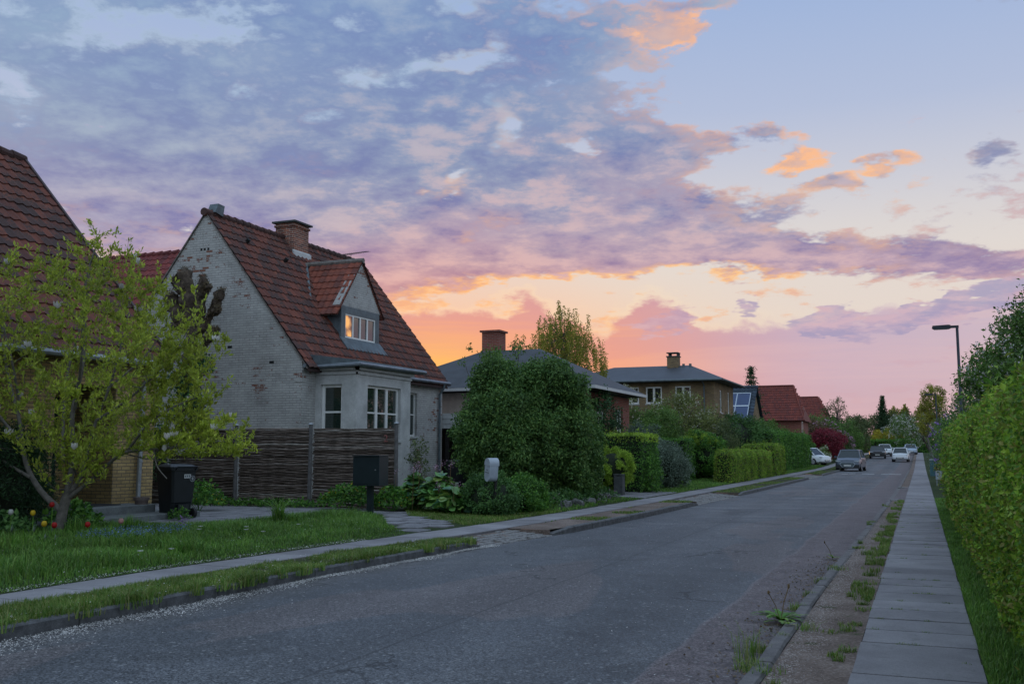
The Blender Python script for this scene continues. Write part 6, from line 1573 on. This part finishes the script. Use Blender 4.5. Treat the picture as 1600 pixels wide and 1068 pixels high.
# ---- mailboxes
t = empty('parcel_mailbox', (-11.12, 19.1, .2), 'square anthracite mailbox on a post in front of the wattle fence', 'mailbox')
mb = MB(); mb.bbox(-.33, .33, -.20, .20, .64, 1.27, .008); mb.build('box', M['box'], t)
mb = MB(); mb.box(-.335, .335, -.225, .205, 1.272, 1.29, .5); mb.build('lid', M['box'], t)
mb = MB(); mb.box(-.30, .30, -.208, -.201, .68, 1.06, .5); dd = mb.build('door', M['box'], t)
mb = MB(); mb.tube([(.24, -.208, .98), (.24, -.222, .98)], .014, 10, .5); mb.build('lock', M['galv'], dd)
mb = MB(); mb.box(-.06, .06, -.05, .05, -.1, .64, .5); mb.build('post', M['box'], t)
def round_mailbox(loc, rz, label, sc=1.0, mat='whitemetal', tilt=0.0):
    t = empty('mailbox', loc, label, 'mailbox', rz=rz); t.rotation_euler = (0, tilt, rz)
    zc = 1.06; hw, hh, dp = .125 * sc, .27 * sc, .22 * sc
    def prof(k, n=10):
        out = []
        for i in range(n + 1): a = math.pi * i / n; out.append((k * hw * math.cos(a), zc + hh - hw + k * hw * math.sin(a)))
        for i in range(n + 1): a = math.pi + math.pi * i / n; out.append((k * hw * math.cos(a), zc - hh + hw + k * hw * math.sin(a)))
        return out
    mb = MB(); mb.prism(prof(1), 'y', -dp / 2, dp / 2, .5); o = mb.build('box', M[mat], t); smooth_by_angle(o)
    mb = MB(); top = [p for p in prof(1.04) if p[1] > zc + hh - hw - .001]; top = top + [(-hw * 1.04, zc + hh - hw - .04), (hw * 1.04, zc + hh - hw - .04)]
    mb.prism(top, 'y', -dp / 2 - .012, dp / 2 + .02, .5); l_ = mb.build('hood', M[mat], t); smooth_by_angle(l_)
    mb = MB(); mb.box(-hw * .7, hw * .7, -dp / 2 - .006, -dp / 2 - .001, zc - .06, zc - .052, .5); mb.box(-.01, .01, -dp / 2 - .010, -dp / 2 - .001, zc - .01, zc + .01, .5); mb.build('slot', M['hole'], t)
    mb = MB(); mb.box(-.025, .025, dp / 2 + .001, dp / 2 + .05, -.1, zc + .1, .5); mb.build('post', M['wood_dark'], t)
    return t
round_mailbox((-8.86, 20.35, .12), math.radians(-38), 'pale grey-white mailbox with rounded top above the flower bed', .95, tilt=math.radians(7))
round_mailbox((-8.75, 49.5, .1), math.radians(75), 'small grey mailbox on a post before the round lime-topped bush', 1.1, 'galv')
t = empty('stone_post', (-9.0, 31.2, .18), 'short dark square stone post in front of the small lime bush', 'post')
mb = MB(); mb.bbox(-.15, .15, -.15, .15, -.1, .62, .02); mb.build('shaft', M['stonepost'], t); mb = MB(); mb.bbox(-.16, .16, -.16, .16, .625, .66, .01); mb.build('cap', M['stonepost'], t)

# ---- street lamps
def lamp(loc, h, label):
    t = empty('street_lamp', loc, label, 'street lamp', 'street lamps along the right pavement')
    mb = MB(); mb.tube([(0, 0, -.1), (0, 0, 1.2), (0, 0, 1.25), (-.01, 0, h - .05)], [.07, .068, .05, .042], 12, .5); o = mb.build('pole', M['lamp'], t, smooth=True)
    mb = MB(); mb.box(-.20, .04, -.035, .035, h - .07, h + .01, .5); mb.build('arm', M['lamp'], t)
    mb = MB(); mb.prism([(-.20, h - .075), (-.26, h - .095), (-.72, h - .085), (-.76, h - .05), (-.74, h + .02), (-.26, h + .035), (-.20, h + .02)], 'y', -.11, .11, .5); mb.build('lamp_head', M['lamp'], t)
    mb = MB(); mb.box(-.70, -.30, -.08, .08, h - .105, h - .094, .5); mb.build('glass', M['glass'], t)
lamp((1.27, 35, .05), 5.55, 'slim dark street lamp rising from behind the clipped right hedge')
lamp((1.2, 78.2, .05), 5.6, 'distant street lamp almost lost in the trees on the right')

# ---- small things by the far right pavement
t = empty('garden_cabinet', (.86, 48, .05), 'low pale grey cabinet on legs with dark sloping lid by the right pavement', 'cabinet')
mb = MB(); mb.bbox(-.28, .28, -.25, .25, .28, .66, .01); mb.build('body', M['whitemetal'], t)
mb = MB(); mb.prism([(-.28, .70), (.28, .70), (.28, .74), (-.28, .84)], 'x', -.32, .32, .5); mb.build('lid', M['wood_dark'], t)
for sx in (-.24, .24):
    for sy in (-.2, .2): mb = MB(); mb.box(sx - .02, sx + .02, sy - .02, sy + .02, -.02, .28, .5); mb.build('leg', M['galv'], t)
t = empty('garden_cabinet', (.72, 66, .05), 'small teal box behind the pale cabinet by the right pavement', 'cabinet')
mb = MB(); mb.bbox(-.22, .22, -.25, .25, .0, .95, .02); mb.build('body', m_plain('teal_paint', (.05, .14, .16), .5), t); mb = MB(); mb.bbox(-.24, .24, -.27, .27, .951, 1.0, .02); mb.build('lid', M['whitemetal'], t)

# ---- rocks edging the bed
for k, (x, y) in enumerate(((-8.45, 24.3), (-8.45, 25.4), (-8.6, 26.6), (-8.6, 27.9), (-8.7, 28.8), (-8.8, 29.6))):
    bm = bmesh.new(); bmesh.ops.create_icosphere(bm, subdivisions=3, radius=1.0); sc = (random.uniform(.16, .26), random.uniform(.22, .34), random.uniform(.16, .24)); sd_ = random.random() * 10
    for v in bm.verts:
        n_ = 1 + .16 * math.sin(v.co.x * 3 + sd_) + .12 * math.sin(v.co.y * 4.3 + sd_ * 2) + .1 * math.cos(v.co.z * 5 + sd_)
        n_ += .10 * math.sin(v.co.x * 9 + v.co.y * 7 + sd_) + .06 * math.sin(v.co.z * 17 + v.co.x * 13); v.co = Vector((v.co.x * sc[0] * .8, v.co.y * sc[1] * .8, v.co.z * sc[2] * .8)) * n_
    me = bpy.data.meshes.new('rock'); bm.to_mesh(me); bm.free(); me.materials.append(M['rock']); o = bpy.data.objects.new('rock', me); C.objects.link(o); o.location = (x, y, .13 + sc[2] * .1); o.rotation_euler = (0, 0, random.random() * 6)
    tag(o, ['first and nearest', 'second', 'third', 'fourth', 'fifth', 'last and farthest'][k] + ' grey field stone of the row edging the bed under the round bush', 'rock', 'field stones edging the bed')

# ---- flowers, weeds and low plants
def lowplant(name, label, cat, c, r, h, mat, size, n, flowers=None, aspect=.6, group=None, align=.3, droop=0.0):
    z = float(gz(c[0], c[1])) if c[0] < -7 else .04
    t = empty(name, (c[0], c[1], z), label, cat, group); a = rs.rand(n) * 2 * math.pi; q = rs.rand(n) ** .55
    hh = h * (1 - .65 * q ** 2) * (.35 + .65 * rs.rand(n) ** .6); P = np.c_[c[0] + np.cos(a) * q * r[0], c[1] + np.sin(a) * q * r[1], z + hh]
    N = nrm(np.c_[np.cos(a) * q, np.sin(a) * q, np.ones(n) * .9]); leaves('foliage', P, N, size, M[mat], t, aspect, align, droop=droop)
    mb = MB()
    for k in range(8): i = k * 7 % n; mb.tube([(c[0], c[1], z - .03), tuple((np.array([c[0], c[1], z]) + P[i]) / 2 + np.array([0, 0, .04])), tuple(P[i])], [.008, .006, .003], 4, .5, caps=False)
    mb.v = sub(mb.v, t); mb.build('stems', M['l_hedgeg'], t)
    if flowers:
        fm, fs_, fn = flowers; i = rs.randint(0, n, fn); Q = np.repeat(P[i] + np.array([0, 0, fs_]), 4, 0) + rs.normal(size=(fn * 4, 3)) * fs_ * .4
        leaves('blossom', Q, np.tile([0, 0, 1.], (fn * 4, 1)), fs_, M[fm], t, .9, .3)
    return t
bush('yew_bush', 'dark yew-like evergreen in front of the yellow wall at the left edge', 'shrub', (-14.75, 12.3, 1.0), (.75, 1.3, 1.05), 'l_yew', .07, 190, 170, .25, surf=.6, aspect=.3, core=True)
lowplant('leafy_plant', 'leafy green plant at the foot of the magnolia trunk', 'plant', (-13.55, 13.2), (.45, .5), .55, 'l_hedgeg', .11, 420)
lowplant('leafy_plant', 'dark low plant left of the magnolia trunk near the tulips', 'plant', (-13.9, 12.0), (.5, .6), .4, 'l_dark', .10, 420)
YF = 'yellow-flowered plants along the wattle fence'
lowplant('yellow_flowered_plant', 'yellow-flowered leafy plant between the wheelie bin and the fence', 'plant', (-15.3, 18.6), (.62, .5), .72, 'l_hedgeg', .09, 900, ('f_yellow', .022, 50), group=YF)
lowplant('yellow_flowered_plant', 'wide yellow-flowered plant at the fence foot left of the square mailbox', 'plant', (-12.3, 20.2), (.85, .4), .62, 'l_hedgeg', .085, 1300, ('f_yellow', .02, 70), group=YF)
lowplant('yellow_flowered_plant', 'small yellow-flowered plant right of the square mailbox post', 'plant', (-11.25, 20.3), (.45, .4), .6, 'l_hedgeg', .085, 800, ('f_yellow', .02, 40), group=YF)
for k in range(5): lowplant('ground_ivy', ['leftmost', 'second from left', 'middle', 'fourth from left', 'rightmost'][k] + ' creeping green plant at the foot of the wattle fence', 'plant', (-16.9 + k * .75, 20.55), (.5, .28), .22, 'l_hedgeg', .07, 330, group='creeping plants along the fence foot')
lowplant('leafy_sprig', 'small weed beside the wheelie bin wheel', 'plant', (-13.55, 15.9), (.22, .22), .28, 'l_hedgeg', .06, 160)
# big-leaved bergenia bed
def bergenia(c, r, h, n, label):
    z = float(gz(*c)); t = empty('bergenia_plant', (c[0], c[1], z), label, 'plant', 'big-leaved plants beside the fence end'); V = []; F = []; rn = []; mb = MB()
    for k in range(n):
        a = rs.rand() * 2 * math.pi; q = rs.rand() ** .6; p = np.array([c[0] + math.cos(a) * q * r, c[1] + math.sin(a) * q * r, z + h * (1 - .6 * q * q) * (.45 + .55 * rs.rand())])
        out = nrm(np.array([math.cos(a), math.sin(a), .3 + rs.normal() * .4])); side = nrm(np.cross(out, np.array([0, 0, 1.]) + rs.normal(size=3) * .3)); up = np.cross(side, out); s_ = rs.uniform(.13, .25)
        b0 = len(V); m_ = 8; V.append(p); 
        for j in range(m_): an = 2 * math.pi * j / m_; V.append(p + out * math.cos(an) * s_ * .62 + side * math.sin(an) * s_ * .5 + up * (.05 * s_ * 2 * abs(math.sin(an)) + .015 * math.cos(3 * an)) - np.array([0, 0, 1]) * max(0, math.cos(an)) * s_ * .25)
        rv = rs.rand()
        for j in range(m_): F.append((b0, b0 + 1 + j, b0 + 1 + (j + 1) % m_)); rn.append(rv)
        if k % 4 == 0: mb.tube([(c[0] + rs.normal() * .1, c[1] + rs.normal() * .1, z - .03), tuple(p)], [.01, .006], 4, .5, caps=False)
    raw_mesh('leaves', np.array(V) - np.array(t.location), [i for f in F for i in f], 3, M['l_big'], t, {'rnd': rn}, smooth=True)
    mb.v = sub(mb.v, t); mb.build('stems', M['l_hedgeg'], t)
    fb = MB()
    Q = []
    for k in range(5):
        x, y = c[0] + rs.normal() * r * .5, c[1] + rs.normal() * r * .5; zt = z + h * rs.uniform(1.0, 1.3); fb = MB(); fb.tube([(x, y, z), (x + .03, y, zt)], .006, 4, .5); fb.v = sub(fb.v, t); st = fb.build('flower_stalk', M['l_copper'], t)
        Q.append(np.array([x + .03, y, zt]) + rs.normal(size=(22, 3)) * np.array([.045, .045, .05]))
    leaves('blossom', np.concatenate(Q), rdir(110), .03, M['f_mauve'], t, .8, .2)
bergenia((-10.95, 20.9), .5, .85, 190, 'big-leaved plant against the right end of the wattle fence')
bergenia((-10.25, 20.75), .55, .92, 230, 'middle clump of big-leaved plants with pinkish flower stalks')
bergenia((-9.75, 20.4), .4, .6, 120, 'lower clump of big-leaved plants left of the rounded mailbox')
bush('rose_shrub', 'thin upright shrub at the right fence post', 'shrub', (-11.35, 21.9, 1.3), (.3, .3, .75), 'l_olive', .06, 26, 30, .15, surf=.2, base=(-11.35, 21.9, .22))
bush('bed_shrub', 'dark low shrub below the rounded mailbox', 'shrub', (-9.05, 20.9, .5), (.6, .7, .52), 'l_dark', .06, 150, 90, .15, core=True, surf=.7)
bush('bed_shrub', 'green low shrub right of the rounded mailbox', 'shrub', (-8.75, 22.1, .48), (.5, .8, .48), 'l_hedgeg', .06, 140, 90, .15, core=True, surf=.7)
bush('bed_shrub', 'leafy low shrub between the big-leaved plants and the rounded mailbox', 'shrub', (-9.45, 21.1, .42), (.4, .4, .40), 'l_hedgeg', .06, 80, 90, .14, surf=.7)
for k in range(9):
    x, y = -8.95 - .5 * (k % 2), 22.6 + k * .8
    lowplant('bed_plant', 'low green plant covering the bed under the round bush, %s from the near end' % ['first', 'second', 'third', 'fourth', 'fifth', 'sixth', 'seventh', 'eighth', 'ninth'][k], 'plant', (x, y), (.6, .6), .5 - .02 * k, 'l_hedgeg' if k % 2 else 'l_dark', .07, 560, ('f_mauve', .03, 5), group='plants under the round bush')
for k in range(4): lowplant('reddish_plant', ['leftmost', 'second', 'third', 'rightmost'][k] + ' brownish low plant behind the rounded mailbox', 'plant', (-10.4 + k * .3, 23.2 + k * .2), (.45, .45), .75, 'l_copper', .06, 340, ('l_white', .03, 6), group='brownish plants behind the mailbox')
# tulips
def tulip(x, y, h, mat, label):
    z = float(gz(x, y)); t = empty('tulip', (x, y, z), label, 'tulip'); mb = MB(); mb.tube([(0, 0, -.02), (.01, 0, h * .6), (.0, .01, h)], .006, 5, .5); mb.build('stem', M['grass'], t)
    mb = MB()
    for k in range(3): a = k * 2.1; mb.add([(0, 0, 0), (math.cos(a) * .05 - math.sin(a) * .02, math.sin(a) * .05 + math.cos(a) * .02, h * .35), (math.cos(a) * .10, math.sin(a) * .10, h * .6), (math.cos(a) * .05 + math.sin(a) * .02, math.sin(a) * .05 - math.cos(a) * .02, h * .35)], [(0, 1, 2, 3)])
    mb.build('leaf_blades', M['l_grey'], t)
    mb = MB(); mb.lathe([(.008, 0), (.034, .018), (.042, .045), (.036, .072), (.024, .088)], (0, 0, h), 9, .5); mb.build('bloom', M[mat], t, smooth=True)
for x, y, h, m_, l_ in ((-13.05, 12.28, .46, 'f_red', 'tall dark red tulip right in front of the magnolia trunk'), (-13.15, 12.0, .34, 'f_yellow', 'yellow tulip just left of the magnolia trunk'), (-12.2, 11.35, .24, 'f_yellow', 'low yellow tulip in the grass in front of the magnolia'),
                        (-13.4, 11.8, .36, 'f_white', 'white tulip left of the yellow tulips'), (-12.05, 11.4, .22, 'f_red', 'low red tulip beside the low yellow tulip'), (-11.9, 11.9, .2, 'f_red', 'dark red tulip right of the magnolia trunk'),
                        (-14.0, 11.4, .42, 'f_white', 'pale tulip at the left edge of the garden'), (-12.0, 12.7, .2, 'f_pink', 'pink tulip in the grass below the steps'), (-14.1, 11.1, .3, 'f_yellow', 'yellow tulip by the left edge of the garden')):
    tulip(x, y, h, m_, l_)
n = 900; a = rs.rand(n) * 6.28; q = rs.rand(n) ** .6; x = -11.3 + np.cos(a) * q * .55 + .0 * q; y = 12.3 + np.sin(a) * q * 1.1
P = np.c_[x, y, gz(x, y) + .13 + rs.rand(n) * .08]
flakes('forget_me_nots', P, .022, M['f_blue'], 'patch of small blue forget-me-nots in the front lawn', .5, 'flowers')
n = 60; P = np.c_[-11.45 + rs.normal(size=n) * .05, 13.5 + rs.normal(size=n) * .05, .36 + rs.rand(n) * .16]; flakes('grape_hyacinths', P, .03, M['f_lilac'], 'lilac flower spikes in the lawn right of the blue flowers', 1.0, 'flowers')
for i_, (x, y) in enumerate(((-10.9, 13.3), (-9.3, 10.2), (-9.15, 10.6), (-10.3, 13.7), (-10.0, 13.3), (-9.6, 13.2), (-9.9, 14.6), (-10.6, 12.9))):
    z = float(gz(x, y)); t = empty('daisy', (x, y, z), 'small white flower standing in the front lawn' + [', just right of the blue flowers', ' close to the pavement edge, nearer one', ' close to the pavement edge, farther one', ', farther back left of the grassy clump', ' in the middle, left of a similar one', ' in the middle, right of a similar one', ', farthest right near the mailbox', ', nearest the wheelie bin'][i_], 'flower', 'white flowers in the lawn'); mb = MB(); mb.tube([(0, 0, 0), (0, 0, .17)], .004, 4, .5); mb.build('stem', M['grass'], t)
    mb = MB()
    for k in range(6): a = k * math.pi / 3; mb.add([(0, 0, .17), (math.cos(a - .4) * .03, math.sin(a - .4) * .03, .185), (math.cos(a) * .045, math.sin(a) * .045, .18), (math.cos(a + .4) * .03, math.sin(a + .4) * .03, .185)], [(0, 1, 2, 3)])
    mb.build('bloom', M['f_white'], t)
t_ = tufts('ornamental_grass', [(-11.5, 16.3, .13, .50, 110), (-11.3, 16.4, .2, .22, 160)], M['grass'], 'tall grassy clump at the edge of the yard paving', None, .014); t_['kind'] = 'thing'; t_['category'] = 'grass clump'
# dandelion and dry weed at the right kerb
def rosette(loc, n, L, mat, label, stalks=3):
    t = empty('dandelion', loc, label, 'weed'); V = []; F = []; rn = []
    for k in range(n):
        a = k * 2.39996 + rs.normal() * .2; el_ = rs.uniform(.15, 1.0); L_ = L * rs.uniform(.6, 1.15); d = np.array([math.cos(a), math.sin(a), 0]); s_ = np.array([-d[1], d[0], 0]); b0 = len(V); m_ = 8; rv = rs.rand()
        for j in range(m_ + 1):
            u = j / m_; p = d * L_ * u * math.cos(el_ * .8) + np.array([0, 0, L_ * (math.sin(el_) * u - .75 * u * u * math.sin(el_)) + .015]); wv = .030 * (math.sin(math.pi * min(1, u * .9 + .08))) * (1.0 if j % 2 else .45) * L / .25
            V += [p - s_ * wv, p + s_ * wv]
        for j in range(m_): F.append((b0 + 2 * j, b0 + 2 * j + 1, b0 + 2 * j + 3, b0 + 2 * j + 2)); rn.append(rv)
    raw_mesh('leaves', V, [i for f in F for i in f], 4, M[mat], t, {'rnd': rn}, smooth=True)
    mb = MB(); hd_ = []
    for k in range(stalks): a = rs.rand() * 6.28; e = (math.cos(a) * .16, math.sin(a) * .10, rs.uniform(.2, .33)); mb.tube([(0, 0, 0), (e[0] * .4, e[1] * .4, e[2] * .55), e], .0035, 5, .5); hd_.append(e)
    if stalks:
        so = mb.build('stalks', M['l_copper'], t)
        for e in hd_: mb = MB(); mb.lathe([(.004, -.012), (.011, 0), (.009, .018), (.003, .024)], e, 8, .5); mb.build('bud', M['l_copper'], so)
rosette((-1.27, 9.75, .01), 26, .30, 'grass', 'large dandelion rosette with long toothed leaves on the right kerb')
rosette((-1.16, 9.4, .035), 9, .12, 'grassv', 'small weed rosette just behind the large dandelion', 0)
rosette((-1.26, 15.6, .01), 12, .17, 'grassv', 'small leafy weed farther along the right kerb', 1)
tufts('dry_weed', [(-1.28, 7.9, .09, .30, 60), (-1.22, 7.6, .12, .10, 130), (-1.25, 8.3, .08, .09, 90), (-1.15, 8.9, .06, .07, 60), (-1.22, 10.6, .1, .08, 120), (-1.2, 11.6, .07, .07, 80), (-1.18, 12.8, .08, .08, 100), (-1.15, 14.2, .08, .09, 90)], M['grassv'], 'dry grassy weeds growing from the right kerb', 0.0, .005)

# ================================================================ cars
def paint(name, c, metal=.3): return m_plain(name, c, .36, metal, .4, var=.03, coat=.35, bs=0.0)
PT = {'silver': paint('car_silver_blue', (.085, .105, .14), .05), 'black': paint('car_black', (.012, .013, .016), .2), 'white': paint('car_white', (.62, .65, .68), 0.0), 'blue': paint('car_pale_blue', (.36, .44, .54), .2)}
M['lens'] = m_plain('headlight_lens', (.55, .60, .66), .12, .2, .6, var=.1); M['tail'] = m_plain('tail_light', (.28, .012, .012), .25, 0, .6); M['plate'] = m_plain('number_plate', (.58, .58, .55), .5); M['carglass'] = m_plain('car_glass', (.02, .03, .036), .12, 0, .35); M['plastic'] = m_plain('black_plastic', (.014, .015, .017), .6)
def car(label, loc, rz, mat, L=4.5, Wd=1.84, H=1.6, suv=True, hood=1.0, grille=None, dark_bumper=True):
    """nose towards -y"""
    t = empty('parked_car', loc, label, 'car', 'cars in the street', rz); hw = Wd / 2
    # lower body lofted along y
    if suv: st_ = [(-L / 2, .38, .62, .72), (-L / 2 + .10, .30, .86, .86), (-L / 2 + .45, .22, hood * .98, .96), (-L / 2 + 1.15, .22, hood * 1.03, 1.0), (-.2, .22, hood * 1.05, 1.0), (L / 2 - 1.0, .22, hood * 1.08, 1.0), (L / 2 - .25, .26, hood * 1.08, .97), (L / 2 - .03, .34, hood * .98, .90), (L / 2, .42, .80, .84)]
    else: st_ = [(-L / 2, .32, .55, .74), (-L / 2 + .08, .24, .74, .86), (-L / 2 + .35, .20, hood * .84, .95), (-L / 2 + .95, .20, hood * .92, 1.0), (-.1, .20, hood * .95, 1.0), (L / 2 - .8, .20, hood * .98, 1.0), (L / 2 - .2, .24, hood * .98, .97), (L / 2 - .02, .32, hood * .92, .90), (L / 2, .40, .70, .86)]
    mb = MB(); vs = []
    for y, zb, zt, k in st_:
        w_ = hw * k
        vs += [(x, y, z) for x, z in ((-w_ * .86, zb), (-w_ * .99, zb + .10), (-w_, (zb + zt) * .5), (-w_ * .97, zt - .09), (-w_ * .88, zt - .01), (0, zt + .03), (w_ * .88, zt - .01), (w_ * .97, zt - .09), (w_, (zb + zt) * .5), (w_ * .99, zb + .10), (w_ * .86, zb))]
    n = 11; fs = [tuple(range(n)), tuple(range(len(vs) - 1, len(vs) - n - 1, -1))]
    for i in range(len(st_) - 1):
        for k in range(n): fs.append((i * n + k, (i + 1) * n + k, (i + 1) * n + (k + 1) % n, i * n + (k + 1) % n))
    mb.add(vs, fs, .5); o = mb.build('body', mat, t); smooth_by_angle(o, 40)
    # cabin
    zb = hood * (1.03 if suv else .93); ys_ = ((-L / 2 + 1.0, -L / 2 + 1.75, L / 2 - .75, L / 2 - .22) if suv else (-L / 2 + .75, -L / 2 + 1.45, L / 2 - .65, L / 2 - .15))
    wb, wt = hw * .90, hw * .70
    def pt(x, u, v):   # u along glasshouse 0..3, v 0 bottom..1 top
        return None
    B = [(-wb, ys_[0], zb - .05), (wb, ys_[0], zb - .05), (wb, ys_[3], zb), (-wb, ys_[3], zb)]; T_ = [(-wt, ys_[1], H - .05), (wt, ys_[1], H - .05), (wt, ys_[2], H - .06), (-wt, ys_[2], H - .06)]
    mb = MB(); mb.add(B + T_, [(0, 1, 5, 4), (1, 2, 6, 5), (2, 3, 7, 6), (3, 0, 4, 7)], .5); mb.build('glasshouse', M['carglass'], t)
    mb = MB(); R1 = [(-wt - .02, ys_[1] - .04, H - .06), (wt + .02, ys_[1] - .04, H - .06), (wt + .02, ys_[2] + .05, H - .07), (-wt - .02, ys_[2] + .05, H - .07)]; R2 = [(x * .8, y * .9, H + (.0 if i < 2 else -.01)) for i, (x, y, z) in enumerate(R1)]
    mb.add(R1 + R2, [(3, 2, 1, 0), (4, 5, 6, 7), (0, 1, 5, 4), (1, 2, 6, 5), (2, 3, 7, 6), (3, 0, 4, 7)], .5)
    for sx in (-1, 1):
        for (a, b_) in ((0, 0), (3, 3)):
            ia = {(-1, 0): 0, (1, 0): 1, (1, 3): 2, (-1, 3): 3}[(sx, a)]; mb.tube([B[ia], T_[ia]], .045, 6, .5)
        m0 = Vector(B[1 if sx > 0 else 0]).lerp(Vector(B[2 if sx > 0 else 3]), .52); m1 = Vector(T_[1 if sx > 0 else 0]).lerp(Vector(T_[2 if sx > 0 else 3]), .52); mb.tube([m0, m1], .04, 5, .5)
    mb.build('roof', mat, t)
    # wheels
    for sx in (-1, 1):
        for y in (-L / 2 + .85, L / 2 - .82):
            r = .36 if suv else .31; mb = MB(); x0 = sx * (hw - .22); x1 = sx * (hw - .005); mb.tube([(x0, y, r), (x1, y, r)], r, 22, .5); wo = mb.build('wheel', M['rubber'], t)
            mb = MB(); mb.tube([(x1 - sx * .01, y, r), (x1 + sx * .008, y, r)], r * .62, 16, .5); mb.build('rim', M['galv'], wo)
        mb = MB(); mb.box(min(sx * hw, sx * (hw + .17)), max(sx * hw, sx * (hw + .17)), ys_[0] + .28, ys_[0] + .42, zb + .0, zb + .14, .5); mb.build('mirror', mat, t)
        yf = -L / 2; zl = .70 if suv else .62
        mb = MB(); mb.prism([(sx * hw * .52, zl + .02), (sx * hw * .90, zl + .05), (sx * hw * .90, zl + .15), (sx * hw * .50, zl + .09)], 'y', yf + .06, yf + .30, .5); mb.build('headlight', M['lens'], t)
        mb = MB(); mb.box(min(sx * hw * .55, sx * hw * .92), max(sx * hw * .55, sx * hw * .92), L / 2 - .14, L / 2 - .0, hood * .78, hood * .86, .5); mb.build('tail_light', M['tail'], t)
    if grille == 'oct': 
        g = [(-.42, .66), (.42, .66), (.52, .56), (.36, .34), (-.36, .34), (-.52, .56)]
        mb = MB(); mb.prism([(x * 1.12, .49 + (z - .49) * 1.15) for x, z in g], 'y', -L / 2 - .012, -L / 2 + .1, .5); go = mb.build('grille_frame', M['whitemetal'], t)
        mb = MB(); mb.prism(g, 'y', -L / 2 - .022, -L / 2 + .1, .5); mb.build('grille', M['lead'], t)
    else: mb = MB(); mb.box(-.38, .38, -L / 2 - .01, -L / 2 + .08, .36, .46, .5); mb.build('grille', M['plastic'], t)
    mb = MB(); mb.box(-hw * .90, hw * .90, -L / 2 - .008, -L / 2 + .4, .24, .50 if suv else .30, .5); mb.build('front_bumper', M['plastic'] if dark_bumper else mat, t)
    mb = MB(); mb.box(-hw * .86, hw * .86, L / 2 - .3, L / 2 + .012, .26, .52 if dark_bumper else .34, .5); mb.build('rear_bumper', M['plastic'], t)
    mb = MB(); mb.box(-.26, .26, -L / 2 - .03, -L / 2 - .01, .40, .51, .5); mb.build('number_plate', M['plate'], t)
    mb = MB(); mb.box(-.26, .26, L / 2 - .0, L / 2 + .018, .62, .73, .5); mb.build('number_plate', M['plate'], t)
    return t
gzr = lambda y: float(gy(y))
car('dark blue-grey SUV facing the viewer, nearest car at the left kerb', (-5.05, 82.4, gzr(82)), math.radians(-3), PT['silver'], 4.6, 1.88, 1.66, True, 1.0, 'oct')
car('black car seen from behind, left of the road', (-4.85, 130, gzr(130)), math.radians(2), PT['black'], 4.6, 1.9, 1.52, True, .96)
car('white car parked just ahead of the black car', (-4.45, 144, gzr(144)), math.radians(4), PT['white'], 4.4, 1.85, 1.62, True, 1.0)
car('white small hatchback coming towards the viewer', (-1.95, 114, gzr(114)), math.radians(-2), PT['white'], 3.7, 1.66, 1.50, False, 1.0)
car('pale blue car farthest down the street behind the white hatchback', (-1.35, 157, gzr(157)), math.radians(3), PT['blue'], 4.3, 1.78, 1.50, False, 1.0)
car('white car standing in a driveway, half hidden by the tall hedge', (-9.6, 94.5, gzr(94) + .15), math.radians(62), PT['white'], 4.2, 1.8, 1.55, False, 1.0)
